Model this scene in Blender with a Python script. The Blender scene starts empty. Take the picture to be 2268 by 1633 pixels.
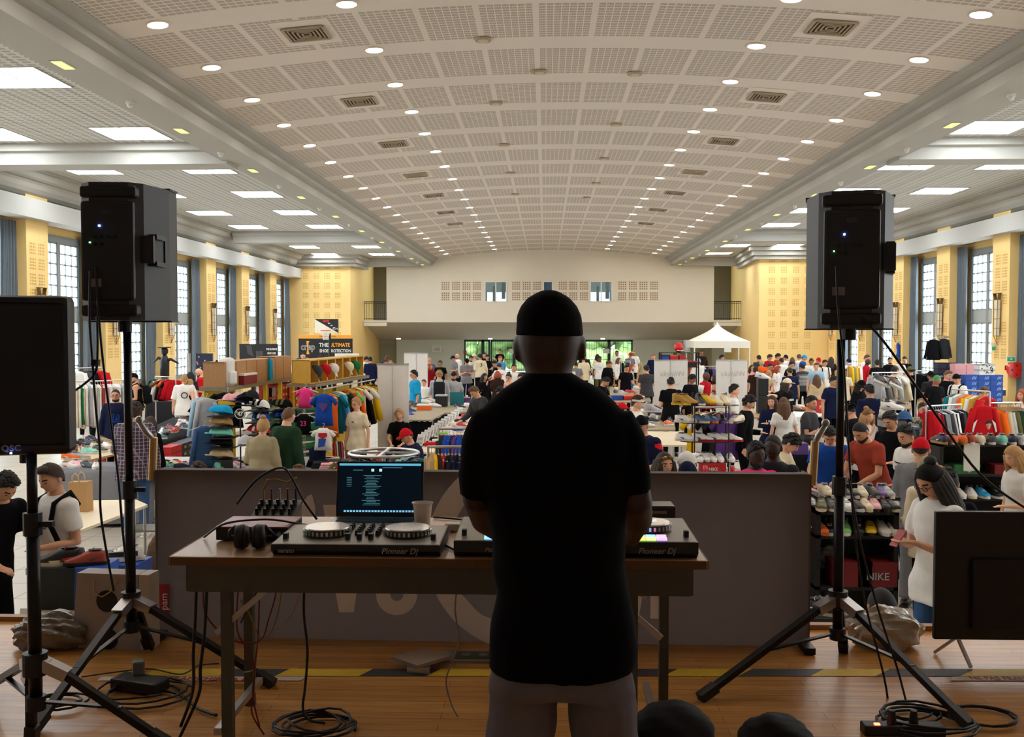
import bpy, bmesh, math, random
from math import sin, cos, pi, radians, sqrt, atan2
from mathutils import Vector, Matrix, Euler
random.seed(7)
SC = bpy.context.scene
COL = SC.collection
W, H, F = 2268, 1633, 2150.0
CZ = 2.70                    # camera height over the hall floor
ST = 1.20                    # stage floor height
YAW, PIT = radians(1.972), radians(2.091)
cam_d = bpy.data.cameras.new('camera'); cam = bpy.data.objects.new('camera', cam_d); COL.objects.link(cam)
cam_d.sensor_fit = 'HORIZONTAL'; cam_d.sensor_width = 36; cam_d.lens = 36*F/W
cam_d.clip_start = 0.05; cam_d.clip_end = 500
cam.location = (0, 0, CZ); cam.rotation_euler = (pi/2-PIT, 0, YAW)
SC.camera = cam
SC.view_settings.view_transform = 'Standard'; SC.view_settings.look = 'None'
SC.view_settings.gamma = 1; SC.view_settings.use_curve_mapping = False
SC.view_settings.exposure = 0.42
SC.cycles.use_denoising = True
SC.cycles.max_bounces = 7; SC.cycles.diffuse_bounces = 5; SC.cycles.glossy_bounces = 3
SC.cycles.transparent_max_bounces = 12; SC.cycles.sample_clamp_indirect = 6
SC.cycles.use_light_tree = True
SC.cycles.caustics_reflective = False; SC.cycles.caustics_refractive = False
SKY = 7.0
PANEL = 14.0
DOWN = 80.0
w = bpy.data.worlds.new('daylight'); SC.world = w; w.use_nodes = True
w.node_tree.nodes['Background'].inputs[0].default_value = (0.80, 0.92, 1.0, 1)
w.node_tree.nodes['Background'].inputs[1].default_value = SKY
def portal(x, y, z, sx, sz, ry):
    l = bpy.data.lights.new('window_portal', 'AREA'); l.shape = 'RECTANGLE'; l.size = sx; l.size_y = sz
    l.cycles.is_portal = True
    o = bpy.data.objects.new('window_portal', l); COL.objects.link(o); o.location = (x, y, z)
    o.rotation_euler = Vector(ry).to_track_quat('-Z', 'Z').to_euler()

# ---------------------------------------------------------------- projection
_R = cam.rotation_euler.to_matrix()
def ray(px, py): return (_R @ Vector(((px-W/2)/F, -(py-H/2)/F, -1)))
def aty(px, py, d):
    r = ray(px, py); t = d/r.y; return Vector((r.x*t, d, CZ+r.z*t))
def atz(px, py, z):
    r = ray(px, py); t = (z-CZ)/r.z; return Vector((r.x*t, r.y*t, z))
def atx(px, py, x):
    r = ray(px, py); t = x/r.x; return Vector((x, r.y*t, CZ+r.z*t))

# ---------------------------------------------------------------- materials
MATS = {}
def newmat(name):
    m = bpy.data.materials.new(name); m.use_nodes = True
    return m, m.node_tree, m.node_tree.nodes['Principled BSDF']
def mat(name, c, rough=0.7, metal=0.0, emit=None, es=0.0, noise=0.0, ns=8.0, spec=0.5, alpha=None, sheen=0):
    if name in MATS: return MATS[name]
    m, t, b = newmat(name)
    b.inputs['Base Color'].default_value = (*c[:3], 1); b.inputs['Roughness'].default_value = rough
    b.inputs['Metallic'].default_value = metal; b.inputs['Specular IOR Level'].default_value = spec
    if emit: b.inputs['Emission Color'].default_value = (*emit, 1); b.inputs['Emission Strength'].default_value = es
    if noise:
        n = t.nodes.new('ShaderNodeTexNoise'); n.inputs['Scale'].default_value = ns; n.inputs['Detail'].default_value = 4
        tc = t.nodes.new('ShaderNodeTexCoord'); t.links.new(tc.outputs['Object'], n.inputs['Vector'])
        mx = t.nodes.new('ShaderNodeMix'); mx.data_type = 'RGBA'; mx.inputs[0].default_value = 1
        mx.inputs[6].default_value = (*[max(0, v*(1-noise)) for v in c[:3]], 1); mx.inputs[7].default_value = (*[min(1, v*(1+noise)) for v in c[:3]], 1)
        t.links.new(n.outputs['Fac'], mx.inputs[0]); t.links.new(mx.outputs[2], b.inputs['Base Color'])
    if alpha is not None: b.inputs['Alpha'].default_value = alpha
    if sheen: b.inputs['Sheen Weight'].default_value = sheen
    MATS[name] = m; return m
def s2l(v): v /= 255.0; return v/12.92 if v <= .04045 else ((v+.055)/1.055)**2.4
def rgb(r, g, b): return (s2l(r), s2l(g), s2l(b))
C = dict(black=(14,14,17), charcoal=(38,38,42), dgrey=(62,62,66), grey=(120,120,124), lgrey=(170,172,176), white=(226,224,220), cream=(222,208,178),
 beige=(190,168,130), tan=(165,132,90), brown=(92,62,42), dbrown=(48,32,24), navy=(24,30,60), blue=(28,72,160), sky=(70,150,205), lblue=(150,185,210),
 denim=(58,88,130), red=(186,24,34), dred=(120,16,24), terra=(150,62,46), pink=(232,60,130), lpink=(225,165,170), orange=(225,100,30), yellow=(228,186,26),
 green=(30,110,60), dgreen=(32,56,38), lgreen=(120,190,90), mint=(120,205,185), purple=(90,60,130), teal=(20,110,120), gold=(170,130,50), olive=(86,84,50), cyan=(30,150,200), khaki=(150,138,110))
LC = {k: rgb(*v) for k, v in C.items()}
WORD = dict(dgrey='dark grey', lgrey='light grey', dbrown='dark brown', lblue='pale blue', dred='dark red', terra='terracotta', lpink='pale pink', dgreen='dark green', lgreen='lime green', sky='sky blue')
def wd(c): return WORD.get(c, c)
def cloth(c): return mat('cloth_'+c, LC[c], .9, noise=.12, ns=14, spec=.1)
def paint(c, r=.45): return mat('paint_%s_%d' % (c, r*100), LC[c], r, noise=.05, ns=5)
def metal(c, r=.3): return mat('metal_'+c, LC[c], r, 1.0)
def skin(i): return mat('skin_%d' % i, [rgb(225,170,140), rgb(205,150,118), rgb(165,112,82), rgb(96,60,44), rgb(58,36,28)][i], .6, noise=.06, ns=9)
def hairm(i): return mat('hair_%d' % i, [rgb(22,17,16), rgb(50,34,26), rgb(92,62,40), rgb(165,125,78), rgb(150,70,35), rgb(140,138,134), rgb(40,140,80)][i], .8, noise=.35, ns=40)

# ---------------------------------------------------------------- mesh building
class MB:
    def __init__(s): s.v = []; s.f = []; s.m = []; s.mi = 0; s.M = None
    def addv(s, p):
        p = Vector(p)
        if s.M is not None: p = s.M @ p
        s.v.append(p); return len(s.v)-1
    def face(s, idx): s.f.append(tuple(idx)); s.m.append(s.mi)
    def quad(s, a, b, c, d): s.face([s.addv(a), s.addv(b), s.addv(c), s.addv(d)]); return s
    def poly(s, pts): s.face([s.addv(p) for p in pts]); return s
    def box(s, c, d, rz=0, bev=0):
        x, y, z = d[0]/2, d[1]/2, d[2]/2; R = Matrix.Rotation(rz, 3, 'Z') if rz else None
        P = [(-x,-y,-z),(x,-y,-z),(x,y,-z),(-x,y,-z),(-x,-y,z),(x,-y,z),(x,y,z),(-x,y,z)]
        if bev:
            b = bev; i0 = len(s.v)
            bm = bmesh.new(); bmesh.ops.create_cube(bm, size=1)
            for v in bm.verts: v.co = Vector((v.co.x*d[0], v.co.y*d[1], v.co.z*d[2]))
            bmesh.ops.bevel(bm, geom=bm.edges[:], offset=b, segments=2, affect='EDGES', profile=.5)
            bm.verts.ensure_lookup_table(); bm.verts.index_update()
            for v in bm.verts:
                q = R @ v.co if R else v.co
                s.addv(q+Vector(c))
            for f in bm.faces: s.face([i0+v.index for v in f.verts])
            bm.free(); return s
        i = []
        for p in P:
            q = Vector(p); q = R @ q if R else q
            i.append(s.addv(q+Vector(c)))
        for f in ((0,3,2,1),(4,5,6,7),(0,1,5,4),(1,2,6,5),(2,3,7,6),(3,0,4,7)): s.face([i[k] for k in f])
        return s
    def bar(s, a, b, wx, wz, up=(0,0,1)):
        a = Vector(a); b = Vector(b); d = (b-a).normalized(); u = Vector(up)
        if abs(d.dot(u)) > .98: u = Vector((0,1,0))
        x = d.cross(u).normalized(); z = x.cross(d).normalized(); i = []
        for p in (a, b):
            for q, r in ((-1,-1),(1,-1),(1,1),(-1,1)): i.append(s.addv(p + x*q*wx/2 + z*r*wz/2))
        for f in ((0,1,2,3),(7,6,5,4),(0,4,5,1),(1,5,6,2),(2,6,7,3),(3,7,4,0)): s.face([i[k] for k in f])
        return s
    def tube(s, pts, r, n=8, closed=False, cap=True):
        pts = [Vector(p) for p in pts]; rs = r if isinstance(r, (list, tuple)) else [r]*len(pts)
        rings = []; N = len(pts); prev = None
        for k, p in enumerate(pts):
            if closed: d = pts[(k+1) % N]-pts[k-1]
            else: d = pts[min(k+1, N-1)]-pts[max(k-1, 0)]
            d = d.normalized() if d.length > 1e-9 else Vector((0,0,1))
            if prev is None:
                u = Vector((0,0,1)) if abs(d.z) < .9 else Vector((1,0,0)); x = d.cross(u).normalized()
            else: x = (prev - d*prev.dot(d)).normalized()
            y = d.cross(x); prev = x
            rings.append([s.addv(p + (x*cos(2*pi*j/n)+y*sin(2*pi*j/n))*rs[k]) for j in range(n)])
        for k in range(N if closed else N-1):
            A, B = rings[k], rings[(k+1) % N]
            for j in range(n): s.face((A[j], A[(j+1)%n], B[(j+1)%n], B[j]))
        if cap and not closed: s.face(rings[0][::-1]); s.face(rings[-1])
        return s
    def cyl(s, a, b, r, r2=None, n=12): return s.tube([a, b], [r, r if r2 is None else r2], n)
    def loft(s, rings, cap=True, n=16, rot=None):
        """rings: (centre, rx, ry) horizontal ellipses"""
        R = []
        for c, rx, ry, *q in rings:
            e = q[0] if q else 1.0; ring = []
            for j in range(n):
                a = 2*pi*j/n; ca, sa = cos(a), sin(a)
                if e != 1: ca = math.copysign(abs(ca)**e, ca); sa = math.copysign(abs(sa)**e, sa)
                ring.append(s.addv(Vector(c)+Vector((rx*ca, ry*sa, 0))))
            R.append(ring)
        for k in range(len(R)-1):
            for j in range(n): s.face((R[k][j], R[k][(j+1)%n], R[k+1][(j+1)%n], R[k+1][j]))
        if cap: s.face(R[0][::-1]); s.face(R[-1])
        return s
    def ell(s, c, r, n=12, m=8, M=None):
        c = Vector(c); r = r if isinstance(r, (tuple, list)) else (r, r, r); R = []
        def P(q): return c + (M @ q if M else q)
        top = s.addv(P(Vector((0,0,r[2])))); bot = s.addv(P(Vector((0,0,-r[2]))))
        for i in range(1, m):
            t = pi*i/m; R.append([s.addv(P(Vector((r[0]*sin(t)*cos(2*pi*j/n), r[1]*sin(t)*sin(2*pi*j/n), r[2]*cos(t))))) for j in range(n)])
        for j in range(n): s.face((top, R[0][j], R[0][(j+1)%n])); s.face((bot, R[-1][(j+1)%n], R[-1][j]))
        for k in range(len(R)-1):
            for j in range(n): s.face((R[k][j], R[k+1][j], R[k+1][(j+1)%n], R[k][(j+1)%n]))
        return s
    def prism(s, out, a, b, axis='z'):
        """outline of 2D points extruded from a to b along axis (z: xy outline; y: xz outline; x: yz outline)"""
        f = dict(z=lambda p, h: (p[0], p[1], h), y=lambda p, h: (p[0], h, p[1]), x=lambda p, h: (h, p[0], p[1]))[axis]
        A = [s.addv(f(p, a)) for p in out]; B = [s.addv(f(p, b)) for p in out]; n = len(out)
        s.face(A[::-1]); s.face(B)
        for j in range(n): s.face((A[j], A[(j+1)%n], B[(j+1)%n], B[j]))
        return s
    def mesh(s, name, mats, smooth=False):
        me = bpy.data.meshes.new(name); me.from_pydata([tuple(v) for v in s.v], [], s.f)
        for m in (mats if isinstance(mats, (list, tuple)) else [mats]): me.materials.append(m)
        me.polygons.foreach_set('material_index', s.m)
        if smooth: me.polygons.foreach_set('use_smooth', [True]*len(s.f))
        me.validate(); bm = bmesh.new(); bm.from_mesh(me); bmesh.ops.recalc_face_normals(bm, faces=bm.faces); bm.to_mesh(me); bm.free()
        return me
    def build(s, name, mats, parent=None, smooth=False, loc=(0,0,0), rz=0, **kw):
        return place(s.mesh(name, mats, smooth), name, parent, loc, rz, **kw)
def place(me, name, parent=None, loc=(0,0,0), rz=0, label=None, cat=None, group=None, kind=None, rot=None, sc=None, mats=None):
    o = bpy.data.objects.new(name, me); COL.objects.link(o)
    if parent is not None: o.parent = parent
    o.location = loc; o.rotation_euler = rot if rot else (0,0,rz)
    if sc: o.scale = sc if isinstance(sc, (tuple, list)) else (sc, sc, sc)
    tag(o, label, cat, group, kind)
    if mats:
        for i, m in enumerate(mats):
            if i < len(o.material_slots): o.material_slots[i].link = 'OBJECT'; o.material_slots[i].material = m
    return o
def tag(o, label=None, cat=None, group=None, kind=None):
    if label: o['label'] = label
    if cat: o['category'] = cat
    if group: o['group'] = group
    if kind: o['kind'] = kind
    return o
def empty(name, loc, rz=0, label=None, cat=None, group=None):
    o = bpy.data.objects.new(name, None); COL.objects.link(o); o.location = loc; o.rotation_euler = (0,0,rz)
    o.empty_display_size = .1
    return tag(o, label, cat, group)
TMPS = bpy.data.scenes.new('workbench')
def fuse(mb, name, voxel, mats, smooth_it=4, paint_fn=None):
    """weld overlapping closed volumes into one continuous skin"""
    me = mb.mesh(name+'_raw', mats[0] if isinstance(mats, list) else mats)
    o = bpy.data.objects.new('tmp', me); TMPS.collection.objects.link(o)
    r = o.modifiers.new('r', 'REMESH'); r.mode = 'VOXEL'; r.voxel_size = voxel; r.use_smooth_shade = True
    if smooth_it: q = o.modifiers.new('s', 'SMOOTH'); q.iterations = smooth_it; q.factor = .5
    vl = TMPS.view_layers[0]; vl.update(); dg = vl.depsgraph; dg.update()
    out = bpy.data.meshes.new_from_object(o.evaluated_get(dg)); out.name = name
    bpy.data.objects.remove(o); bpy.data.meshes.remove(me)
    out.materials.clear()
    for m in (mats if isinstance(mats, list) else [mats]): out.materials.append(m)
    out.polygons.foreach_set('use_smooth', [True]*len(out.polygons))
    if paint_fn:
        for p in out.polygons: p.material_index = paint_fn(p.center)
    return out
_tc = {}
def text_mesh(body, size, ext=.001, bold=0.0, shear=0, align='CENTER', space=1.0):
    key = (body, size, ext, bold, shear, align, space)
    if key in _tc: return _tc[key]
    cu = bpy.data.curves.new('txt', 'FONT'); cu.body = body; cu.size = size; cu.extrude = ext; cu.offset = bold; cu.shear = shear
    cu.align_x = align; cu.align_y = 'CENTER'; cu.space_character = space; cu.resolution_u = 3
    o = bpy.data.objects.new('txt', cu); TMPS.collection.objects.link(o)
    vl = TMPS.view_layers[0]; vl.update(); dg = vl.depsgraph; dg.update()
    me = bpy.data.meshes.new_from_object(o.evaluated_get(dg)); bpy.data.objects.remove(o)
    _tc[key] = me; return me
def text(body, size, m, parent, loc, rot, name='lettering', sx=1.0, **k):
    me = text_mesh(body, size, **k).copy(); me.materials.clear(); me.materials.append(m)
    return place(me, name, parent, loc, rot=rot, sc=(sx, 1, 1))
FRONT = (pi/2, 0, 0)          # text standing, read from the camera side
BLACK = mat('black_plastic', rgb(18,18,20), .5, noise=.05); BLACKM = mat('black_metal', rgb(14,14,16), .38, .3)
CHROME = mat('chrome', (.62,.62,.63), .38, 1.0); STEEL = mat('steel', (.45,.45,.46), .35, 1.0); WHITEP = mat('white_paint', rgb(225,224,220), .55)
WOOD = mat('wood_pale', rgb(178,140,96), .55, noise=.18, ns=6)
# ================================================================ the hall
class NT:
    def __init__(s, t): s.t = t
    def m(s, op, a, b=None, c=None):
        n = s.t.nodes.new('ShaderNodeMath'); n.operation = op
        for i, v in enumerate((a, b, c)):
            if v is None: continue
            if isinstance(v, (int, float)): n.inputs[i].default_value = v
            else: s.t.links.new(v, n.inputs[i])
        return n.outputs[0]
    def pulse(s, x, period, duty, off=0.0):
        f = s.m('FRACT', s.m('DIVIDE', s.m('SUBTRACT', x, off), period)); return s.m('LESS_THAN', f, duty), s.m('MULTIPLY', f, period)
def perf_material(name, base, hole, u, v, rough=.85, seams=None):
    """u, v: (axis, [(period, duty, offset) ...]) nested pulses; perforations darken the base"""
    m, t, b = newmat(name); n = NT(t)
    g = t.nodes.new('ShaderNodeNewGeometry'); sp = t.nodes.new('ShaderNodeSeparateXYZ'); t.links.new(g.outputs['Position'], sp.inputs[0])
    mask = None
    for ax, levels in (u, v):
        x = sp.outputs[ax]
        for per, du, off in levels:
            p, x = n.pulse(x, per, du, off); mask = p if mask is None else n.m('MULTIPLY', mask, p)
    no = t.nodes.new('ShaderNodeTexNoise'); no.inputs['Scale'].default_value = .6; no.inputs['Detail'].default_value = 5
    t.links.new(g.outputs['Position'], no.inputs['Vector'])
    mb = t.nodes.new('ShaderNodeMix'); mb.data_type = 'RGBA'; t.links.new(no.outputs['Fac'], mb.inputs[0])
    mb.inputs[6].default_value = (*[x*.94 for x in base], 1); mb.inputs[7].default_value = (*[min(1, x*1.05) for x in base], 1)
    mx = t.nodes.new('ShaderNodeMix'); mx.data_type = 'RGBA'; t.links.new(mask, mx.inputs[0])
    t.links.new(mb.outputs[2], mx.inputs[6]); mx.inputs[7].default_value = (*hole, 1); out = mx.outputs[2]
    if seams:
        ax, per, du = seams; p, _ = n.pulse(sp.outputs[ax], per, du)
        m2 = t.nodes.new('ShaderNodeMix'); m2.data_type = 'RGBA'; t.links.new(p, m2.inputs[0]); t.links.new(out, m2.inputs[6]); m2.inputs[7].default_value = (*hole, 1); out = m2.outputs[2]
    t.links.new(out, b.inputs['Base Color']); b.inputs['Roughness'].default_value = rough; b.inputs['Specular IOR Level'].default_value = .2
    return m
CEILC = rgb(226, 218, 210)
M_VAULT = perf_material('vault_plaster', CEILC, rgb(150,138,126), ('X', [(.895, .91, -.1), (.1164, .80, 0), (.0166, .6, 0)]), ('Y', [(2.27, .72, 14.5), (.1167, .72, 0)]))
M_AISLE = perf_material('aisle_tiles', rgb(205,204,200), rgb(128,126,120), ('X', [(.2, .62, 0), (.0333, .55, 0)]), ('Y', [(.15, .6, 0)]), seams=('X', .61, .03))
M_BEAM = mat('beam_plaster', rgb(176,174,168), .85, noise=.04, ns=.8, spec=.2)
M_CORN = mat('cornice_plaster', rgb(172,168,158), .85, noise=.04, ns=.8, spec=.2)
M_YEL = mat('yellow_plaster', rgb(242,208,140), .8, noise=.03, ns=1.2, spec=.2)
M_YELH = mat('yellow_hole', rgb(205,160,84), .9)
M_UPW = mat('back_wall_plaster', rgb(222,216,202), .85, noise=.03, ns=1, spec=.2)
M_UPH = mat('back_wall_hole', rgb(160,140,112), .9)
M_SAGE = mat('sage_wall', rgb(208,214,202), .8, noise=.04, ns=1, spec=.2)
M_SAGE2 = mat('olive_wall', rgb(176,174,152), .8, noise=.04, ns=1, spec=.2)
M_SOFF = mat('soffit_plaster', rgb(196,190,178), .85, noise=.03, ns=1, spec=.2)
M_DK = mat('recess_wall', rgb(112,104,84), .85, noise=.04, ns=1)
M_WF = mat('window_frame_grey', rgb(140,146,146), .6)
def glass_mat(name, tint=(1,1,1), refl=.06):
    m, t, b = newmat(name); t.nodes.remove(b)
    tr = t.nodes.new('ShaderNodeBsdfTransparent'); tr.inputs[0].default_value = (*tint, 1)
    gl = t.nodes.new('ShaderNodeBsdfGlossy'); gl.inputs['Roughness'].default_value = .05
    mx = t.nodes.new('ShaderNodeMixShader'); mx.inputs[0].default_value = refl
    t.links.new(tr.outputs[0], mx.inputs[1]); t.links.new(gl.outputs[0], mx.inputs[2])
    t.links.new(mx.outputs[0], [x for x in t.nodes if x.type == 'OUTPUT_MATERIAL'][0].inputs[0]); return m
M_GLASS = glass_mat('window_glass')

def tiles_floor():
    m, t, b = newmat('hall_floor_tiles')
    br = t.nodes.new('ShaderNodeTexBrick'); br.offset = 0; br.inputs['Scale'].default_value = 1; br.inputs['Brick Width'].default_value = .6; br.inputs['Row Height'].default_value = .6
    br.inputs['Mortar Size'].default_value = .008; br.inputs['Color1'].default_value = (*rgb(184,176,162),1); br.inputs['Color2'].default_value = (*rgb(176,168,154),1); br.inputs['Mortar'].default_value = (*rgb(120,104,84),1)
    g = t.nodes.new('ShaderNodeNewGeometry'); t.links.new(g.outputs['Position'], br.inputs['Vector']); t.links.new(br.outputs[0], b.inputs['Base Color'])
    b.inputs['Roughness'].default_value = .35; return m
def stage_floor_mat():
    m, t, b = newmat('stage_parquet')
    g = t.nodes.new('ShaderNodeNewGeometry')
    br = t.nodes.new('ShaderNodeTexBrick'); br.offset = .37; br.offset_frequency = 2; br.inputs['Scale'].default_value = 1
    br.inputs['Brick Width'].default_value = 1.1; br.inputs['Row Height'].default_value = .058; br.inputs['Mortar Size'].default_value = .0012; br.inputs['Bias'].default_value = 0
    br.inputs['Color1'].default_value = (*rgb(204,146,74),1); br.inputs['Color2'].default_value = (*rgb(186,128,60),1); br.inputs['Mortar'].default_value = (*rgb(84,54,30),1)
    t.links.new(g.outputs['Position'], br.inputs['Vector'])
    mp = t.nodes.new('ShaderNodeMapping'); mp.inputs['Scale'].default_value = (2.5, 40, 1); t.links.new(g.outputs['Position'], mp.inputs[0])
    no = t.nodes.new('ShaderNodeTexNoise'); no.inputs['Scale'].default_value = 1.5; no.inputs['Detail'].default_value = 6; t.links.new(mp.outputs[0], no.inputs['Vector'])
    mx = t.nodes.new('ShaderNodeMix'); mx.data_type = 'RGBA'; mx.blend_type = 'MULTIPLY'; mx.inputs[0].default_value = .55
    cr = t.nodes.new('ShaderNodeValToRGB'); cr.color_ramp.elements[0].position = .3; cr.color_ramp.elements[0].color = (.45,.4,.36,1); cr.color_ramp.elements[1].position = .6
    t.links.new(no.outputs['Fac'], cr.inputs[0]); t.links.new(br.outputs[0], mx.inputs[6]); t.links.new(cr.outputs[0], mx.inputs[7]); t.links.new(mx.outputs[2], b.inputs['Base Color'])
    b.inputs['Roughness'].default_value = .32; return m
def structure(mb, name, m, smooth=False): return mb.build(name, m, smooth=smooth, kind='structure')
YE = 4.93                      # stage edge (y)
structure(MB().box((0, 34, -.1), (34, 62, .2)), 'floor', tiles_floor())
structure(MB().box((0, 1.0, ST-.12), (14, 2*(YE-1.0), .24)), 'floor_stage', stage_floor_mat())
structure(MB().box((0, YE-.06, (ST-.24)/2), (14, .1, ST-.24)), 'wall_stage_front', M_SAGE2)
structure(MB().box((0, YE+.0, ST+.0), (14, .05, .05)), 'trim_stage_nosing', mat('nosing_wood', rgb(150,108,66), .5))
# stage house: unseen walls whitened to bounce light, behind and beside the camera, opening towards the hall
STAGE_BOUNCE = mat('stage_bounce_white', rgb(214,211,209), .95)  # paleness of the unseen stage walls is added to throw fill light forward
structure(MB().box((-7, .95, 3.6), (.1, 7.9, 5.2)), 'wall_stage_left', STAGE_BOUNCE)
structure(MB().box((7, .95, 3.6), (.1, 7.9, 5.2)), 'wall_stage_right', STAGE_BOUNCE)
structure(MB().box((0, -3.0, 3.6), (14, .1, 5.2)), 'wall_stage_back', STAGE_BOUNCE)
structure(MB().box((0, .95, 6.2), (14.1, 7.9, .1)), 'ceiling_stage', STAGE_BOUNCE)
# proscenium wall (its hall side faces the crowd)
pw = MB(); pw.box((-10.9, 5.0, 3.7), (7.8, .2, 7.6)); pw.box((11.1, 5.0, 3.7), (8.2, .2, 7.6)); pw.box((0, 5.0, 6.9), (14, .2, 1.6))
structure(pw, 'wall_front', M_UPW)

# vaulted centre ceiling
VX0, VX1, VY0, VY1 = -6.30, 6.94, 5.0, 57.0
VC, VHW = (VX0+VX1)/2, (VX1-VX0)/2
def vz(x): return 7.10 + .46*(1-((x-VC)/VHW)**2)
mb = MB(); N = 28
for i in range(N):
    xa, xb = VX0+(VX1-VX0)*i/N, VX0+(VX1-VX0)*(i+1)/N
    mb.quad((xa, VY0, vz(xa)), (xb, VY0, vz(xb)), (xb, VY1+.05, vz(xb)), (xa, VY1+.05, vz(xa)))
structure(mb, 'ceiling_vault', M_VAULT, True)
structure(MB().box((.15, 34, 7.9), (32, 60, .1)), 'ceiling_roof_slab', M_SOFF)
# main longitudinal beams with a stepped inner flank
for sd, xi, xo, xv in (('left', -6.65, -7.42, VX0), ('right', 7.27, 8.02, VX1)):
    sg = -1 if sd == 'left' else 1
    prof = [(xi, 6.65), (xi, 6.86), (xi-sg*.16, 6.90), (xi-sg*.16, 7.0), (xv, 7.02), (xv, 7.12), (xv+sg*.02, 7.6), (xo+sg*.3, 7.6), (xo+sg*.3, 7.05), (xo, 7.03), (xo, 6.65)]
    mb = MB().prism(prof, 5.0, 57.1, 'y'); structure(mb, 'beam_'+sd, M_BEAM)
# aisle ceilings
structure(MB().box((-10.6, 31, 7.11), (6.4, 52.4, .12)), 'ceiling_left', M_AISLE)
structure(MB().box((11.1, 31, 7.11), (6.4, 52.4, .12)), 'ceiling_right', M_AISLE)
# cross beams with a ledge
XL, XR = -13.4, 13.75
for sd, x0, x1 in (('left', XL, -7.3), ('right', 7.9, XR)):
    for k, (ya, yb) in enumerate(((22.15, 22.95), (41.4, 42.2), (56.2, 57.0))):
        mb = MB().prism([(ya, 6.58), (ya, 6.86), (ya-.13, 6.88), (ya-.13, 7.1), (yb+.13, 7.1), (yb+.13, 6.88), (yb, 6.86), (yb, 6.58)], x0, x1, 'x')
        structure(mb, 'beam_cross_%s' % sd, M_BEAM)
# cornices along the aisles
for sd, sg, xc in (('left', -1, XL), ('right', 1, XR)):
    prof = [(xc, 7.1), (xc, 6.98)] + [(xc+sg*(.1+.22*(1-cos(a))), 6.98-.2*sin(a)) for a in (0, .4, .8, 1.2, 1.57)] + [(xc+sg*.38, 6.72)]
    prof += [(xc+sg*(.40+.45*(1-cos(a))), 6.70-.3*sin(a)) for a in (.3, .7, 1.1, 1.57)] + [(xc+sg*1.25, 6.36), (xc+sg*1.25, 7.2), (xc, 7.2)]
    structure(MB().prism(prof, 5.1, 57, 'y'), 'trim_cornice_'+sd, M_CORN, False)

def squares(mb, f, u0, v0, cols, rows, gap_u, gap_v, n=4, s=.05, p=.085):
    """groups of n x n square holes on a plane; f(u,v)->point"""
    for i in range(cols):
        for j in range(rows):
            for a in range(n):
                for b in range(n):
                    u = u0+i*gap_u+a*p; v = v0+j*gap_v+b*p
                    mb.quad(f(u, v), f(u+s, v), f(u+s, v+s), f(u, v+s))
# side walls, columns, fascia, windows
WXL, WXR, FXL, FXR = -14.6, 14.9, -14.0, 14.3
colsL = [26.4+4.65*k for k in range(-4, 6)]
colsR = [31.1+4.45*k for k in range(-5, 4)]+[49.0]
CW = 1.15
M_PLAIN = mat('pane_transom', rgb(166,170,164), .6)
CURT = mat('curtain_blue', rgb(104,112,118), .9, noise=.1, ns=3, spec=.1)
def curtain_mesh(wd_, h, seed, spread=1.25):
    rnd = random.Random(seed); mb = MB(); n = 44; rows = 14; R = []
    ph = rnd.random()*6
    for j in range(rows+1):
        t = j/rows; row = []
        s = 1 + (spread-1)*t**2.2
        for i in range(n+1):
            u = i/n; x = (u-.5)*wd_*s; a = .055*sin(u*2*pi*7.5+ph+.5*sin(3*t+u*3))+.02*sin(u*37+t*2)
            row.append(mb.addv((x, a, -h*t)))
        R.append(row)
    for j in range(rows):
        for i in range(n): mb.face((R[j][i], R[j][i+1], R[j+1][i+1], R[j+1][i]))
    me = mb.mesh('curtain', CURT, True); return me
CME = [curtain_mesh(.85, 5.35, s) for s in (1, 2)]+[curtain_mesh(.3, 5.35, 3, 1.4)]
def one_window(x, sg, yc, n, low=1.0, top=5.4):
    """tall two-leaf window in the wall plane x; sg -1 = left wall"""
    o = bpy.data.objects.new('window_%d' % n, None); COL.objects.link(o); o.location = (x, yc, 0); o['kind'] = 'structure'
    W2 = 1.18; f = MB(); fr = .07
    for za, zb, rows in ((3.48, top, 6), (low, 3.06, 6)):
        for s in (-1, 1):
            y0, y1 = (.08, W2) if s > 0 else (-W2, -.08)
            ph = (zb-za)/rows
            for i in range(rows+1): f.box((0, (y0+y1)/2, za+i*ph), (.05, y1-y0+.06, .035 if 0 < i < rows else .1))
            for i in range(4): f.box((0, y0+(y1-y0)*i/3, (za+zb)/2), (.05, .032 if 0 < i < 3 else .08, zb-za+.06))
    f.box((0, 0, (low+top)/2), (.08, .17, top-low)); f.box((0, W2+.06, (low+top)/2), (.1, .12, top-low)); f.box((0, -W2-.06, (low+top)/2), (.1, .12, top-low))
    f.box((0, 0, top+.1), (.1, 2*W2+.24, .2)); f.box((0, 0, low-.05), (.14, 2*W2+.3, .1))
    f.build('frame', M_WF, o)
    MB().box((0, 0, 3.27), (.07, 2*W2, .42)).build('transom_panel', M_PLAIN, o)
    MB().box((sg*.03, 0, (low+top)/2), (.01, 2*W2, top-low)).build('glass', M_GLASS, o)
    portal(x+sg*.25, yc, (low+top)/2, 2*W2, top-low, (-sg, 0, 0))
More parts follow.
